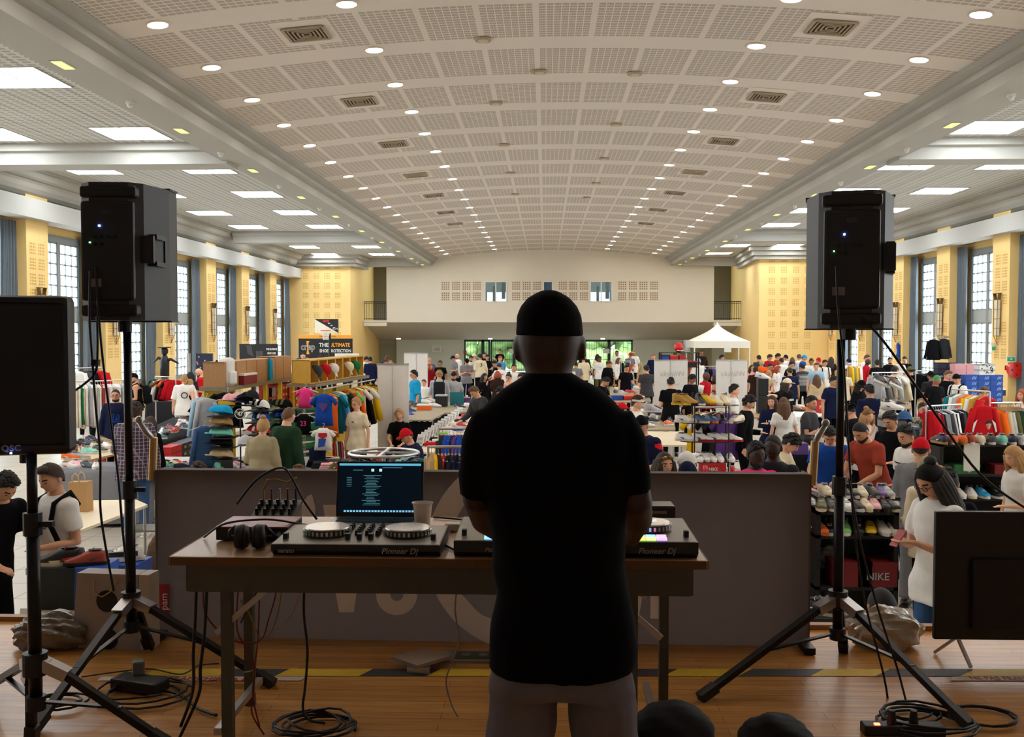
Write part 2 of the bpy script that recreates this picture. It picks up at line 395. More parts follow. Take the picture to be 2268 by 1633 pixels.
def sconce(parent_none, x, y, z, sg, label):
    e = empty('wall_sconce', (x, y, z), 0 if sg < 0 else pi, label, 'wall lamp', 'lantern sconces on the yellow columns')
    fr = MB(); gl = MB(); t = .014
    tw, bw = .17, .10
    zs = [0, -.30, -.60, -.90, -1.14]
    for k in range(4):
        w0 = .13-.01*k; w1 = .13-.01*(k+1)
        gl.prism([(-w0, zs[k]), (w0, zs[k]), (w1, zs[k+1]), (-w1, zs[k+1])], .05, .13, 'x')
        fr.box((.09, 0, zs[k]), (.12, 2*w0+.03, t))
    fr.box((.09, 0, zs[4]), (.12, .2, t))
    fr.prism([(-.13, 0), (-.19, .2), (-.17, .2), (-.11, 0)], .04, .14, 'x').prism([(.13, 0), (.19, .2), (.17, .2), (.11, 0)], .04, .14, 'x').box((.09, 0, .2), (.12, .38, t))
    for s in (-1, 1):
        fr.bar((.14, s*.135, 0), (.14, s*.095, -1.14), t, t); fr.bar((.14, s*.095, -1.14), (.06, 0, -1.42), t, t)
    fr.box((.02, 0, -.6), (.04, .05, .9))
    fr.build('frame', mat('sconce_bronze', rgb(120,96,66), .5, .5), e); gl.build('shade', mat('sconce_glass', rgb(228,220,200), .4), e)
nwin = 0
for sd, sg, WX, FX, cols in (('left', -1, WXL, FXL, colsL), ('right', 1, WXR, FXR, colsR)):
    far = 54.2 if sd == 'left' else 49.7
    wall = MB(); wall.box((WX+sg*.1, 29.5, .45), (.2, 49.4, .9)); wall.box((WX+sg*.1, 29.5, 6.5), (.2, 49.4, 1.9))
    prev = 5.0
    colfaces = MB(); hol = MB()
    pitch = 4.65 if sd == 'left' else 4.45
    wins = [c+CW/2+(pitch-CW)/2-.05 for c in cols if c+2.5 < far]
    for wy in wins:
        wall.box((WX+sg*.03, (prev+wy-1.25)/2, 3.2), (.06, wy-1.25-prev, 4.7)); prev = wy+1.25
    wall.box((WX+sg*.03, (prev+far)/2, 3.2), (.06, far-prev, 4.7))
    structure(wall, 'wall_'+sd, M_YEL)
    for k, wy in enumerate(wins):
        nwin += 1; one_window(WX, sg, wy, nwin)
        if wy > 22:
            for dy, m in ((1.55, CME[k % 2]), (-1.6, CME[2])) if sd == 'left' else ((1.5, CME[k % 2]), (-1.75, CME[2])):
                o = place(m, 'curtain', None, (WX-sg*.28, wy+dy, 5.72), pi/2, 'grey blue curtain on the %s side of the %s wall window, %s from the stage' % ('far' if dy > 0 else 'near', sd, ['first','second','third','fourth','fifth','sixth','seventh','eighth','ninth','tenth'][k]), 'curtain', 'long curtains beside the tall windows')
    for k, c in enumerate(cols):
        cm = MB().box(((FX+WX)/2, c, 3.3), (abs(FX-WX), CW, 6.6))
        h = MB(); f = lambda u, v, FX=FX, sg=sg, c=c: (FX-sg*.006, c+u, v)
        if c > 18: squares(h, f, -.42, 1.9, 2, 3, .46, .42); squares(h, f, -.42, 3.6, 2, 4, .46, .42)
        o = structure(cm, 'column_'+sd, M_YEL)
        if c > 18: h.build('perforation', M_YELH, o, kind='structure')
        if 25 < c < 53: sconce(None, FX-sg*.01, c, 3.75, sg, 'bronze framed lantern sconce on the %s wall, %s column before the end block' % (sd, ['last','second','third','fourth','fifth','sixth','seventh'][len(cols)-k-1]))
    structure(MB().box((FX-sg*.05, (5+far)/2, 6.04), (.55, far-5, .52), 0), 'beam_fascia_'+sd, mat('fascia_plaster', rgb(184,182,176), .8, noise=.03, ns=1))
# yellow end blocks beside the gallery
for sd, pts, d in (('left', [(-15, 54.2), (-10.93, 54.2), (-10.72, 57.4), (-10.72, 62.2), (-15, 62.2)], 54.2), ('right', [(15.3, 49.7), (10.82, 49.7), (11.42, 57.4), (11.42, 62.2), (15.3, 62.2)], 49.7)):
    o = structure(MB().prism(pts, 0, 7.0, 'z'), 'wall_block_'+sd, M_YEL)
    h = MB(); f = lambda u, v, d=d: (u, d-.006, v)
    if sd == 'left': squares(h, f, -13.6, 1.9, 4, 9, .6, .55)
    else: squares(h, f, 11.3, 1.9, 4, 9, .6, .55)
    h.build('perforation', M_YELH, o, kind='structure')
    for z0, z1, e in ((6.42, 6.62, .28), (6.62, 6.85, .42), (6.85, 7.1, .6)):
        sgn = -1 if sd == 'left' else 1
        q = [(sgn*15, d-e), (pts[1][0]-sgn*e, d-e), (pts[2][0]-sgn*e, 57.2), (pts[2][0], 57.2), (sgn*15, 57.2)]
        structure(MB().prism(q, z0, z1, 'z'), 'trim_block_cornice_'+sd, M_CORN)
# upper back wall with soffit, windows and perforations
ux0, ux1 = -9.36, 9.80
uw = MB(); wins = [(-3.55, -2.30, 3.92+.63, 5.08+.63), (2.62, 3.85, 4.55, 5.71), (-.12, .40, 4.55, 5.75)]
zb, zt = 3.34, 7.6
za, zc = 4.55, 5.71
uw.box(((ux0+ux1)/2, 57.15, (zb+za)/2), (ux1-ux0, .3, za-zb)); uw.box(((ux0+ux1)/2, 57.15, (zt+zc)/2), (ux1-ux0, .3, zt-zc))
xs = [ux0, -3.55, -2.28, -.12, .40, 2.62, 3.88, ux1]
for i in range(0, 8, 2): uw.box(((xs[i]+xs[i+1])/2, 57.15, (za+zc)/2), (xs[i+1]-xs[i], .3, zc-za))
o = structure(uw, 'wall_back_upper', M_UPW)
h = MB(); f = lambda u, v: (u, 56.994, v)
for x0, n in ((-6.1, 4), (-1.95, 3), (.78, 3), (4.25, 4)): squares(h, f, x0, 4.62, n, 2, .615, .62, 4, .085, .125)
h.build('perforation', M_UPH, o, kind='structure')
structure(MB().box((0, 61.5, 5.2), (18, .1, 2)), 'wall_back_room', M_WF)
for k, (a, b, tint) in enumerate(((-3.55, -2.28, 0), (2.62, 3.88, 0), (-.12, .40, 1))):
    nwin += 1; e = bpy.data.objects.new('window_%d' % nwin, None); COL.objects.link(e); e.location = ((a+b)/2, 57.0, 5.13); e['kind'] = 'structure'
    wv = b-a; m = MB()
    for x in ([-wv/2, 0, wv/2] if not tint else [-wv/2, wv/2]): m.box((x, 0, 0), (.06, .08, 1.2))
    for z in (-.58, .58): m.box((0, 0, z), (wv, .08, .05))
    m.build('frame', WHITEP, e)
    if tint: MB().box((0, .05, 0), (wv, .02, 1.14)).build('blind', mat('blue_blind', rgb(60,92,120), .7), e)
    else:
        MB().box((0, .05, 0), (wv, .01, 1.14)).build('glass', glass_mat('room_glass', (.75,.88,.95), .12), e)
        MB().box((.0, 1.2, -.3), (wv*.9, .02, .62)).build('bright_pane', mat('lit_pane', (.9,.95,1), .5, emit=(.85,.95,1), es=2.2), e)
        MB().box((-.15, .9, -.1), (.16, .1, .9)).box((.42, .9, .1), (.22, .1, 1.0)).build('room_curtain', CURT, e)
# sloped soffit and gallery
structure(MB().prism([(57.0, 3.34), (57.3, 3.34), (62.2, 2.42), (62.2, 2.27), (60.8, 2.27)][:4]+[(62.0, 2.27)], -10.8, 11.5, 'x'), 'ceiling_gallery_soffit', M_SOFF)
for sd, a, b in (('left', -10.72, ux0), ('right', ux1, 11.42)):
    structure(MB().box(((a+b)/2, 57.3, 3.38), (b-a, .4, .16)).box(((a+b)/2, 57.1, 3.22), (b-a, .3, .2)), 'floor_gallery_'+sd, M_UPW)
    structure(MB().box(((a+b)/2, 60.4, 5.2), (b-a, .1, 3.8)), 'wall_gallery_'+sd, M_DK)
    e = empty('gallery_railing', ((a+b)/2, 57.12, 3.46), 0, 'dark metal balustrade of thin upright bars on the %s gallery beside the %s yellow block' % (sd, sd), 'railing', 'gallery railings')
    L = b-a-.06; m = MB(); m.box((0, 0, 1.08), (L, .05, .05)).box((0, 0, .08), (L, .04, .04)).box((0, 0, .98), (L, .03, .03)); m.build('rail', BLACKM, e)
    m = MB()
    for i in range(13): m.cyl((-L/2+L*i/12, 0, 0), (-L/2+L*i/12, 0, 1.08), .014, n=6)
    m.build('bars', BLACKM, e)
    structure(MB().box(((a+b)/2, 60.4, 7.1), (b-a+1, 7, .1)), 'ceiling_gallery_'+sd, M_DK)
# lower back wall with the glazed entrance
DX0, DX1, DT = -5.2, 5.57, 2.27
lw = MB(); lw.box(((-9.55+DX0)/2, 62.1, 1.2), (DX0+9.55, .2, 2.4)); lw.box(((DX1+11.5)/2, 62.1, 1.2), (11.5-DX1, .2, 2.4)); structure(lw, 'wall_back', M_SAGE)
structure(MB().box((-10.2, 62.4, 1.2), (1.6, .2, 2.6)), 'wall_back_recess', M_SAGE2)
structure(MB().box((0, 62.5, 2.5), (24, .9, .44)), 'beam_back', M_SAGE2)
DF = mat('door_frame_dark', rgb(22,40,44), .4)
nd = 0
def glazed_door(x0, x1, bars, style):
    global nd; nd += 1
    e = bpy.data.objects.new('door_%d' % nd, None); COL.objects.link(e); e.location = ((x0+x1)/2, 62.05, 0); e['kind'] = 'structure'
    wv = x1-x0; m = MB()
    for x in (-wv/2+.05, wv/2-.05): m.box((x, 0, DT/2), (.1, .1, DT))
    m.box((0, 0, DT-.06), (wv, .1, .12)); m.box((0, 0, .1), (wv, .1, .2))
    m.build('frame', DF, e)
    b = MB()
    if style == 'grid':
        for i in range(bars+1): b.box((-wv/2+wv*i/bars, .05, DT/2), (.025, .02, DT))
        for i in range(bars):
            for j in range(2): b.box((-wv/2+wv*(i+.5)/bars, .05, .7+j*.8+.27*((i+j) % 3)), (wv/bars, .02, .025))
    else:
        for i in range(bars+1): b.box((-wv/2+wv*i/bars, .25, DT/2), (.018, .018, DT))
        b.box((0, .25, 1.0), (wv, .02, .03))
    b.build('bars', DF, e)
    MB().box((0, .02, DT/2), (wv-.2, .01, DT-.2)).build('glass', M_GLASS, e)
for a, b, n, s in ((-5.2, -4.0, 6, 'bar'), (-4.0, -3.55, 2, 'grid'), (-3.5, -2.0, 10, 'bar'), (-2.0, -.5, 10, 'bar'), (-.5, 1.0, 10, 'bar'), (1.0, 2.5, 10, 'bar'), (2.5, 4.05, 10, 'bar'), (4.05, 5.55, 5, 'grid')): glazed_door(a, b, n, s)
portal(0.2, 62.6, 1.2, 10, 2.2, (0, -1, 0))
# double doors
for x, d, wv in ((-10.2, 62.28, 1.9), (9.5, 61.98, 1.9)):
    nd += 1; e = bpy.data.objects.new('door_%d' % nd, None); COL.objects.link(e); e.location = (x, d, 0); e['kind'] = 'structure'
    MB().box((-wv/4, 0, 1.02), (wv/2-.02, .05, 2.04)).box((wv/4, 0, 1.02), (wv/2-.02, .05, 2.04)).build('leaf', mat('door_sage', rgb(150,150,124), .6), e)
    MB().box((-wv/2-.05, 0, 1.05), (.08, .09, 2.1)).box((wv/2+.05, 0, 1.05), (.08, .09, 2.1)).box((0, 0, 2.1), (wv+.18, .09, .08)).build('frame', M_SAGE2, e)
    MB().cyl((-.08, -.04, 1.0), (-.08, -.04, 1.2), .015).cyl((.08, -.04, 1.0), (.08, -.04, 1.2), .015).build('handle', CHROME, e)
# greenery and pavement outside the entrance
hm_, t_, b_ = newmat('leaf_green'); n_ = t_.nodes.new('ShaderNodeTexNoise'); n_.inputs['Scale'].default_value = 3; n_.inputs['Detail'].default_value = 8
c_ = t_.nodes.new('ShaderNodeValToRGB'); c_.color_ramp.elements[0].position = .4; c_.color_ramp.elements[0].color = (*rgb(70,110,50),1); c_.color_ramp.elements[1].position = .62; c_.color_ramp.elements[1].color = (*rgb(180,215,140),1)
t_.links.new(n_.outputs[0], c_.inputs[0]); t_.links.new(c_.outputs[0], b_.inputs['Base Color'])
rnd = random.Random(5); m = MB()
for i in range(260): m.ell((rnd.uniform(-11, 12), 71+rnd.uniform(-.8, .8), rnd.uniform(.3, 3.4)), (rnd.uniform(.5, 1.0), .6, rnd.uniform(.4, .8)), 9, 6)
m.build('hedge', hm_, smooth=True, label='tall bright green hedge seen through the glazed entrance doors', cat='hedge', kind='stuff')
structure(MB().box((0, 70, -.08), (40, 15, .1)), 'ground_outside', mat('outside_paving', rgb(190,186,176), .9))

# ---------------------------------------------------------------- ceiling fittings
def copyobj(o, parent=None, loc=None, rz=None):
    c = o.copy(); COL.objects.link(c)
    if parent is not None: c.parent = parent
    if loc is not None: c.location = loc
    if rz is not None: c.rotation_euler = (0, 0, rz)
    return c
def copy_tree(root, loc, rz=None, label=None, rot=None):
    r = root.copy(); COL.objects.link(r); r.location = loc
    if rz is not None: r.rotation_euler = (0, 0, rz)
    if rot is not None: r.rotation_euler = rot
    if label: r['label'] = label
    for ch in list(root.children):
        c = ch.copy(); COL.objects.link(c); c.parent = r
        for g in list(ch.children):
            d = g.copy(); COL.objects.link(d); d.parent = c
    return r
ORD = ['first','second','third','fourth','fifth','sixth','seventh','eighth','ninth','tenth','eleventh','twelfth','thirteenth','fourteenth','fifteenth','sixteenth','seventeenth','eighteenth','nineteenth','twentieth']
ORD += ['twenty-'+x for x in ORD[:9]]+['thirtieth']+['thirty-'+x for x in ORD[:9]]+['fortieth']+['forty-'+x for x in ORD[:9]]
LAMP = mat('downlight_glow', (1,.9,.82), .5, emit=(1,.89,.80), es=DOWN); LRIM = mat('downlight_rim', rgb(220,205,190), .5)
PGLOW = mat('panel_glow', (1,1,1), .5, emit=(.90,.96,1.0), es=PANEL); PFR = mat('panel_frame', rgb(190,190,186), .5)
base = None
for rx_, rn in ((-5.63, 'row by the left beam'), (-2.87, 'row left of the vault crown'), (3.48, 'row right of the vault crown'), (6.13, 'row by the right beam')):
    sl = atan2(vz(rx_+.1)-vz(rx_-.1), .2)
    for k in range(-4, 19):
        y = 14.08+2.27*k+(.25 if k == -4 else 0); lab = 'round recessed downlight in the %s, %s from the stage' % (rn, ORD[k+4])
        p = (rx_, y, vz(rx_)-.012)
        if base is None:
            base = empty('downlight', p, 0, lab, 'ceiling light', 'round downlights in the vaulted ceiling')
            MB().lathe_disc if 0 else None
            n = 24; m = MB()
            R = [[m.addv((r*cos(2*pi*j/n), r*sin(2*pi*j/n), z)) for j in range(n)] for r, z in ((.17, .012), (.17, -.008), (.145, -.014), (.14, .006))]
            for a in range(3):
                for j in range(n): m.face((R[a][j], R[a][(j+1) % n], R[a+1][(j+1) % n], R[a+1][j]))
            m.build('rim', LRIM, base, True); m = MB(); m.poly([(.14*cos(2*pi*j/n), .14*sin(2*pi*j/n), 0) for j in range(n)][::-1]); m.build('lens', LAMP, base)
            base.rotation_euler = (0, -sl, 0)
        else: copy_tree(base, p, None, lab, (0, -sl, 0))
# aisle ceiling panels of four backlit tiles
base = None
for sd, xs in (('left', (-9.02, -12.15)), ('right', (9.42, 12.0))):
    for xc in xs:
        for k in range(-2, 9):
            y = 16.4+4.63*k
            if y > 55 or abs(y-22.5) < .9 or abs(y-41.8) < .9: continue
            lab = 'square backlit ceiling panel of four tiles, %s aisle %s row, %s from the stage' % (sd, 'inner' if abs(xc) < 10 else 'outer', ORD[k+2])
            if base is None:
                base = empty('ceiling_panel_light', (xc, y, 7.045), 0, lab, 'ceiling light', 'backlit square panels over the aisles')
                m = MB()
                for v in (-.66, 0, .66): m.box((v, 0, 0), (.03, 1.35, .02)).box((0, v, 0), (1.35, .03, .02))
                m.build('frame', PFR, base)
                for a in (-.33, .33):
                    for b in (-.33, .33): MB().box((a, b, .002), (.62, .62, .01)).build('diffuser', PGLOW, base)
            else: copy_tree(base, (xc, y, 7.045), None, lab)
# green emergency lights and detectors under the beams
EM = mat('emergency_glow', rgb(220,225,120), .5, emit=rgb(225,232,130), es=1.0); base = base2 = None
for sd, xc in (('left', -7.1), ('right', 7.7)):
    for k in range(10):
        y = 14.2+4.65*k*1.0
        lab = 'small yellow green emergency light under the %s beam, %s from the stage' % (sd, ORD[k])
        if base is None:
            base = empty('emergency_light', (xc, y, 6.645), 0, lab, 'emergency light', 'emergency lights under the beams')
            MB().box((0, 0, 0), (.2, .46, .012)).build('housing', PFR, base); MB().box((0, 0, -.008), (.15, .4, .012)).build('lens', EM, base)
        else: copy_tree(base, (xc, y, 6.645), None, lab)
        lab = 'small white round smoke detector under the %s beam, %s from the stage' % (sd, ORD[k])
        y2 = y+2.3
        if k == 9: continue
        if base2 is None:
            base2 = empty('smoke_detector', (xc, y2, 6.64), 0, lab, 'smoke detector', 'detectors under the beams')
            MB().cyl((0,0,.01), (0,0,-.03), .07, .07, 16).build('base', WHITEP, base2); MB().ell((0,0,-.05), (.05,.05,.045), 12, 8).build('sensor', WHITEP, base2, True)
        else: copy_tree(base2, (xc, y2, 6.64), None, lab)
# square air vents in the vault
VENTM = mat('vent_paint', rgb(168,152,128), .6); VDARK = mat('vent_dark', rgb(58,48,40), .9)
def vent(x, y, s, lab, rows=5, z=None, solid=False):
    z = vz(x)-.02 if z is None else z; sl = atan2(vz(x+.1)-vz(x-.1), .2) if z > 7.08 else 0
    e = empty('air_vent', (x, y, z), 0, lab, 'air vent'); e.rotation_euler = (0, -sl, 0)
    MB().box((0,0,.012), (s*1.45, s*1.9, .01)).build('surround', mat('vault_plain', CEILC, .85), e)
    MB().box((0,0,.0), (s, s, .012)).build('backing', VENTM if solid else VDARK, e)
    m = MB()
    for i in range(rows):
        r = s/2*(1-i/rows)
        for q in ((-1,0),(1,0),(0,-1),(0,1)):
            if q[0]: m.box((q[0]*r, 0, -.012), (.022 if i else .05, 2*r, .02))
            else: m.box((0, q[1]*r, -.012), (2*r, .022 if i else .05, .02))
    m.build('louvre', VENTM, e)
k = 0
for px, py, xs in ((679, 79, -4.3), (797, 228, -4.3), (872, 322, -4.3), (921, 390, -4.3), (961, 435, -4.3), (988, 472, -4.3), (1008, 497, -4.3), (1840, 65, 4.9), (1697, 218, 4.9), (1602, 316, 4.9), (1538, 384, 4.9), (1494, 430, 4.9), (1457, 467, 4.9), (1430, 497, 4.9)):
    p = atz(px, py, vz(xs)); vent(p.x, p.y, .62, '%s square air vent in the vault %s, %s from the stage' % ('plain brown' if py in (390, 384) else 'louvred', 'left of the crown' if xs < 0 else 'right of the crown', ORD[k % 7]), solid=py in (390, 384)); k += 1
base = None; k = 0
for px, py in ((1070, 91), (1195, 164), (1406, 166), (1098, 231), (1365, 278), (1116, 323), (1338, 354), (1131, 385), (1320, 408), (1141, 432), (1300, 440)):
    p = atz(px, py, 7.5); p.z = vz(p.x)-.012; lab = 'small round ceiling speaker near the vault crown, %s from the stage' % ORD[k]; k += 1
    if base is None:
        base = empty('ceiling_speaker', p, 0, lab, 'ceiling speaker', 'round ceiling speakers')
        MB().cyl((0,0,0), (0,0,-.03), .15, .13, 20).build('rim', VENTM, base); MB().cyl((0,0,-.028), (0,0,-.05), .09, .06, 20).build('cone', mat('vent_light', rgb(205,190,170), .5), base)
    else: copy_tree(base, p, None, lab)
# ================================================================ the stage
TZ = ST+.745
# trestle table
fl, fr_, bl, br_ = atz(360, 1237, TZ), atz(1565, 1239, TZ), atz(526, 1146, TZ), atz(1500, 1147, TZ)
ty0 = (fl.y+fr_.y)/2; ty1 = (bl.y+br_.y)/2; tx0 = (fl.x+bl.x)/2; tx1 = (fr_.x+br_.x)/2
e = empty('trestle_table', ((tx0+tx1)/2, (ty0+ty1)/2, ST), 0, 'pale wood folding table with grey apron behind the man, carrying the mixing equipment', 'table')
TX, TY = e.location.x, e.location.y; tw, td = tx1-tx0, ty1-ty0
MB().box((0,0,.73), (tw, td, .03), bev=.006).build('tabletop', mat('table_laminate', rgb(196,158,116), .33, noise=.07, ns=4), e)
EB = mat('edge_band', rgb(104,68,34), .5, noise=.1); m = MB().box((0,-td/2-.001,.73), (tw-.01,.004,.028)).box((0,td/2+.001,.73), (tw-.01,.004,.028)); [m.box((s*(tw/2+.001),0,.73), (.004,td-.01,.028)) for s in (-1,1)]; m.build('edge_band', EB, e)
GREYM = mat('table_grey', rgb(84,84,76), .45, .4)
m = MB(); ax, ay = tw/2-.05, td/2-.05
m.box((0,-ay,.662), (2*ax, .02, .095)).box((0,ay,.662), (2*ax, .02, .095)).box((-ax,0,.662), (.02, 2*ay, .095)).box((ax,0,.662), (.02, 2*ay, .095)); m.build('apron', GREYM, e)
for x, y in ((-1.11-TX, -ay+.06), (-1.19-TX, ay-.06), (.30-TX, -ay+.06), (.47-TX, ay-.06)):
    MB().box((x, y, .33), (.036, .036, .66)).cyl((x,y,0), (x,y,.02), .024, n=10).build('leg', GREYM, e)
m = MB()
for x in (-1.15-TX, .4-TX):
    m.bar((x, -ay+.06, .1), (x, ay-.06, .1), .025, .025); s = 1 if x < 0 else -1
    m.bar((x, ay-.06, .45), (x+s*.22, ay-.06, .64), .012, .02); m.bar((x, -ay+.06, .45), (x+s*.22, -ay+.06, .64), .012, .02)
m.build('brace', STEEL, e)

# banner barrier across the stage edge
BL, BR = atz(346, 1415, ST), atz(1792, 1438, ST)
bd = (BR-BL); bl_ = Vector((bd.x, bd.y, 0)).length; ba = atan2(bd.y, bd.x); bh = .825
bn = Vector((sin(ba), -cos(ba), 0))
e = empty('banner_barrier', (BL.x, BL.y, ST), ba, 'wide grey fabric barrier with large white letters standing along the stage edge', 'barrier')
FAB = mat('barrier_fabric', rgb(130,122,122), .85, noise=.05, ns=20, spec=.15)
def translucent(m, c, f):
    t = m.node_tree; b = t.nodes['Principled BSDF']; tr = t.nodes.new('ShaderNodeBsdfTranslucent'); tr.inputs[0].default_value = (*c, 1)
    mx = t.nodes.new('ShaderNodeMixShader'); mx.inputs[0].default_value = f; t.links.new(b.outputs[0], mx.inputs[1]); t.links.new(tr.outputs[0], mx.inputs[2])
    t.links.new(mx.outputs[0], t.nodes['Material Output'].inputs[0])
translucent(FAB, rgb(104,94,92), .25)
m = MB(); n = 60
def wv(u, v): return .012*sin(u*5)*sin(v*2.1)*(u > .88*bl_)+.003*sin(u*3+v*2)
for i in range(n):
    for j in range(6):
        q = lambda a, b: (bl_*a/n, .03+wv(bl_*a/n, bh*b/6), bh*b/6)
        m.quad(q(i, j), q(i+1, j), q(i+1, j+1), q(i, j+1))
m.build('fabric_front', FAB, e, True)
m = MB(); m.box((-.005, .11, bh/2), (.01, .16, bh)); m.box((bl_+.005, .11, bh/2), (.01, .16, bh)); m.box((bl_/2,.065,bh), (bl_, .07, .008)); m.build('fabric_return', FAB, e)
m = MB()
for x in (.02, bl_-.02): m.cyl((x, .12, 0), (x, .12, bh), .02); m.bar((x, -.1, .02), (x, .32, .02), .05, .03)
m.box((bl_/2, .12, bh-.02), (bl_, .03, .03)); m.build('frame', BLACKM, e)
MB().box((.035, .018, .18), (.05, .004, .17)).build('red_tag', mat('red_tag', rgb(150,24,28), .7), e)
text('pam', .05, WHITEP, e, (.037, .014, .18), (pi/2, -pi/2, 0), 'tag_lettering')
GOLD = mat('brass_tube', rgb(196,164,110), .4, .6)
for x in (-.03, bl_+.02): MB().cyl((x, .05, bh-.05), (x+.01, .05, bh+.16), .02).build('brass_tube', GOLD, e)
for x in (-.03, bl_+.02):
    s = 1 if x > 0 else -1
    m = MB().tube([(x+.01, .05, bh+.15), (x+.02*s, .03, bh+.19), (x+.05*s, .02, bh+.24)], [.012, .016, .012]); m.ell((x+.05*s, 0.02, bh+.25), (.02,.015,.02)); m.build('clamp', STEEL, e, True)
LET = mat('banner_white', rgb(255,252,250), .8, noise=.01, ns=30)
def onb(px, py):        # pixel -> local barrier-plane coordinates
    r = ray(px, py); t = (BL-Vector((0,0,CZ))).dot(bn)/r.dot(bn); p = Vector((0,0,CZ))+r*t
    return ((p-BL).dot(Vector((cos(ba), sin(ba), 0))), p.z-ST)
def letter(polys, holes=None):
    m = MB()
    for pl in polys: m.prism([onb(*p) for p in pl], .008, .014, 'y')
    m.build('letter', LET, e)
letter([[(737,1280),(793,1280),(783,1358),(750,1358)], [(715,1120),(742,1120),(793,1282),(737,1282)], [(852,1120),(826,1120),(737,1282),(793,1282)][::-1]])
letter([[(664,1165),(668,1118),(680,1100),(689,1096),(697,1128),(695,1165)]])
def arc(cx, cy, r, a0, a1, n, ry=None): return [(cx+r*cos(a0+(a1-a0)*i/n), cy+(ry or r)*sin(a0+(a1-a0)*i/n)) for i in range(n+1)]
m = MB(); o_ = arc(878,1318,46,0,pi,14); i_ = arc(878,1318,15,0,pi,14)
for k in range(14): m.prism([onb(*p) for p in (o_[k], o_[k+1], i_[k+1], i_[k])], .008, .014, 'y')
for a, b in ((832,863),(893,924)): m.prism([onb(*p) for p in ((a,1120),(b,1120),(b,1319),(a,1319))], .008, .014, 'y')
m.build('letter', LET, e)
m = MB(); rn = random.Random(3)
o_ = arc(1165,1222,222,0,2*pi,64); i_ = [(1165+rr*cos(t), 1222+rr*sin(t)) for t, rr in ((2*pi*k/64, 172+rn.uniform(-2,2)) for k in range(65))]
i_[-1] = i_[0]
for k in range(64): m.prism([onb(*p) for p in (o_[k], o_[k+1], i_[k+1], i_[k])], .008, .014, 'y')
m.build('ring_mark', LET, e)
letter([[(1400,1270),(1432,1270),(1415,1370),(1396,1370)], [(1441,1120),(1472,1120),(1472,1372),(1441,1372)], [(1370,1120),(1400,1120),(1412,1372),(1390,1372)]])

# ---- loudspeaker on tripod
def tripod(name, label, hub, hubz, feet, pole_top, rp=.0175, floor_z=ST, low=.16):
    e = empty(name, (hub[0], hub[1], floor_z), 0, label, 'speaker stand', 'tripod stands of the loudspeakers')
    L = lambda p: (p[0]-hub[0], p[1]-hub[1], p[2]-floor_z)
    hz = hubz-floor_z
    MB().cyl((0,0,low), (0,0,hz+.5), .0225).cyl((0,0,hz+.5), (0,0,pole_top-floor_z), rp).build('pole', BLACKM, e, True)
    m = MB().cyl((0,0,hz-.04), (0,0,hz+.04), .042, n=16).cyl((0,0,low), (0,0,low+.05), .034, n=14)
    m.build('collar', BLACK, e); MB().cyl((0,0,hz+.46), (0,0,hz+.54), .032).bar((.03,0,hz+.5), (.075,0,hz+.5), .02,.02).build('clutch', BLACK, e)
    for f in feet:
        f = Vector(L((f[0], f[1], floor_z+.02))); a = Vector((0,0,hz)); d = (f-a).normalized()
        side = Vector((d.x, d.y, 0)).normalized()*.045
        g = MB().bar(a+side, f, .032, .024).build('leg', BLACKM, e)
        MB().bar(f-d*.07, f+d*.015, .042, .036).build('rubber_foot', BLACK, g)
        MB().bar(a+side*.6, a+side+d*.08, .05, .04).build('leg_bracket', STEEL, g)
        mid = a+side+(f-a)*.55
        MB().bar((0,0,low+.03), mid, .022, .008).build('brace', BLACKM, e)
    return e
SPK = mat('speaker_plastic', rgb(24,24,28), .45, noise=.08, ns=30); SPK2 = mat('speaker_side', rgb(46,50,58), .5)
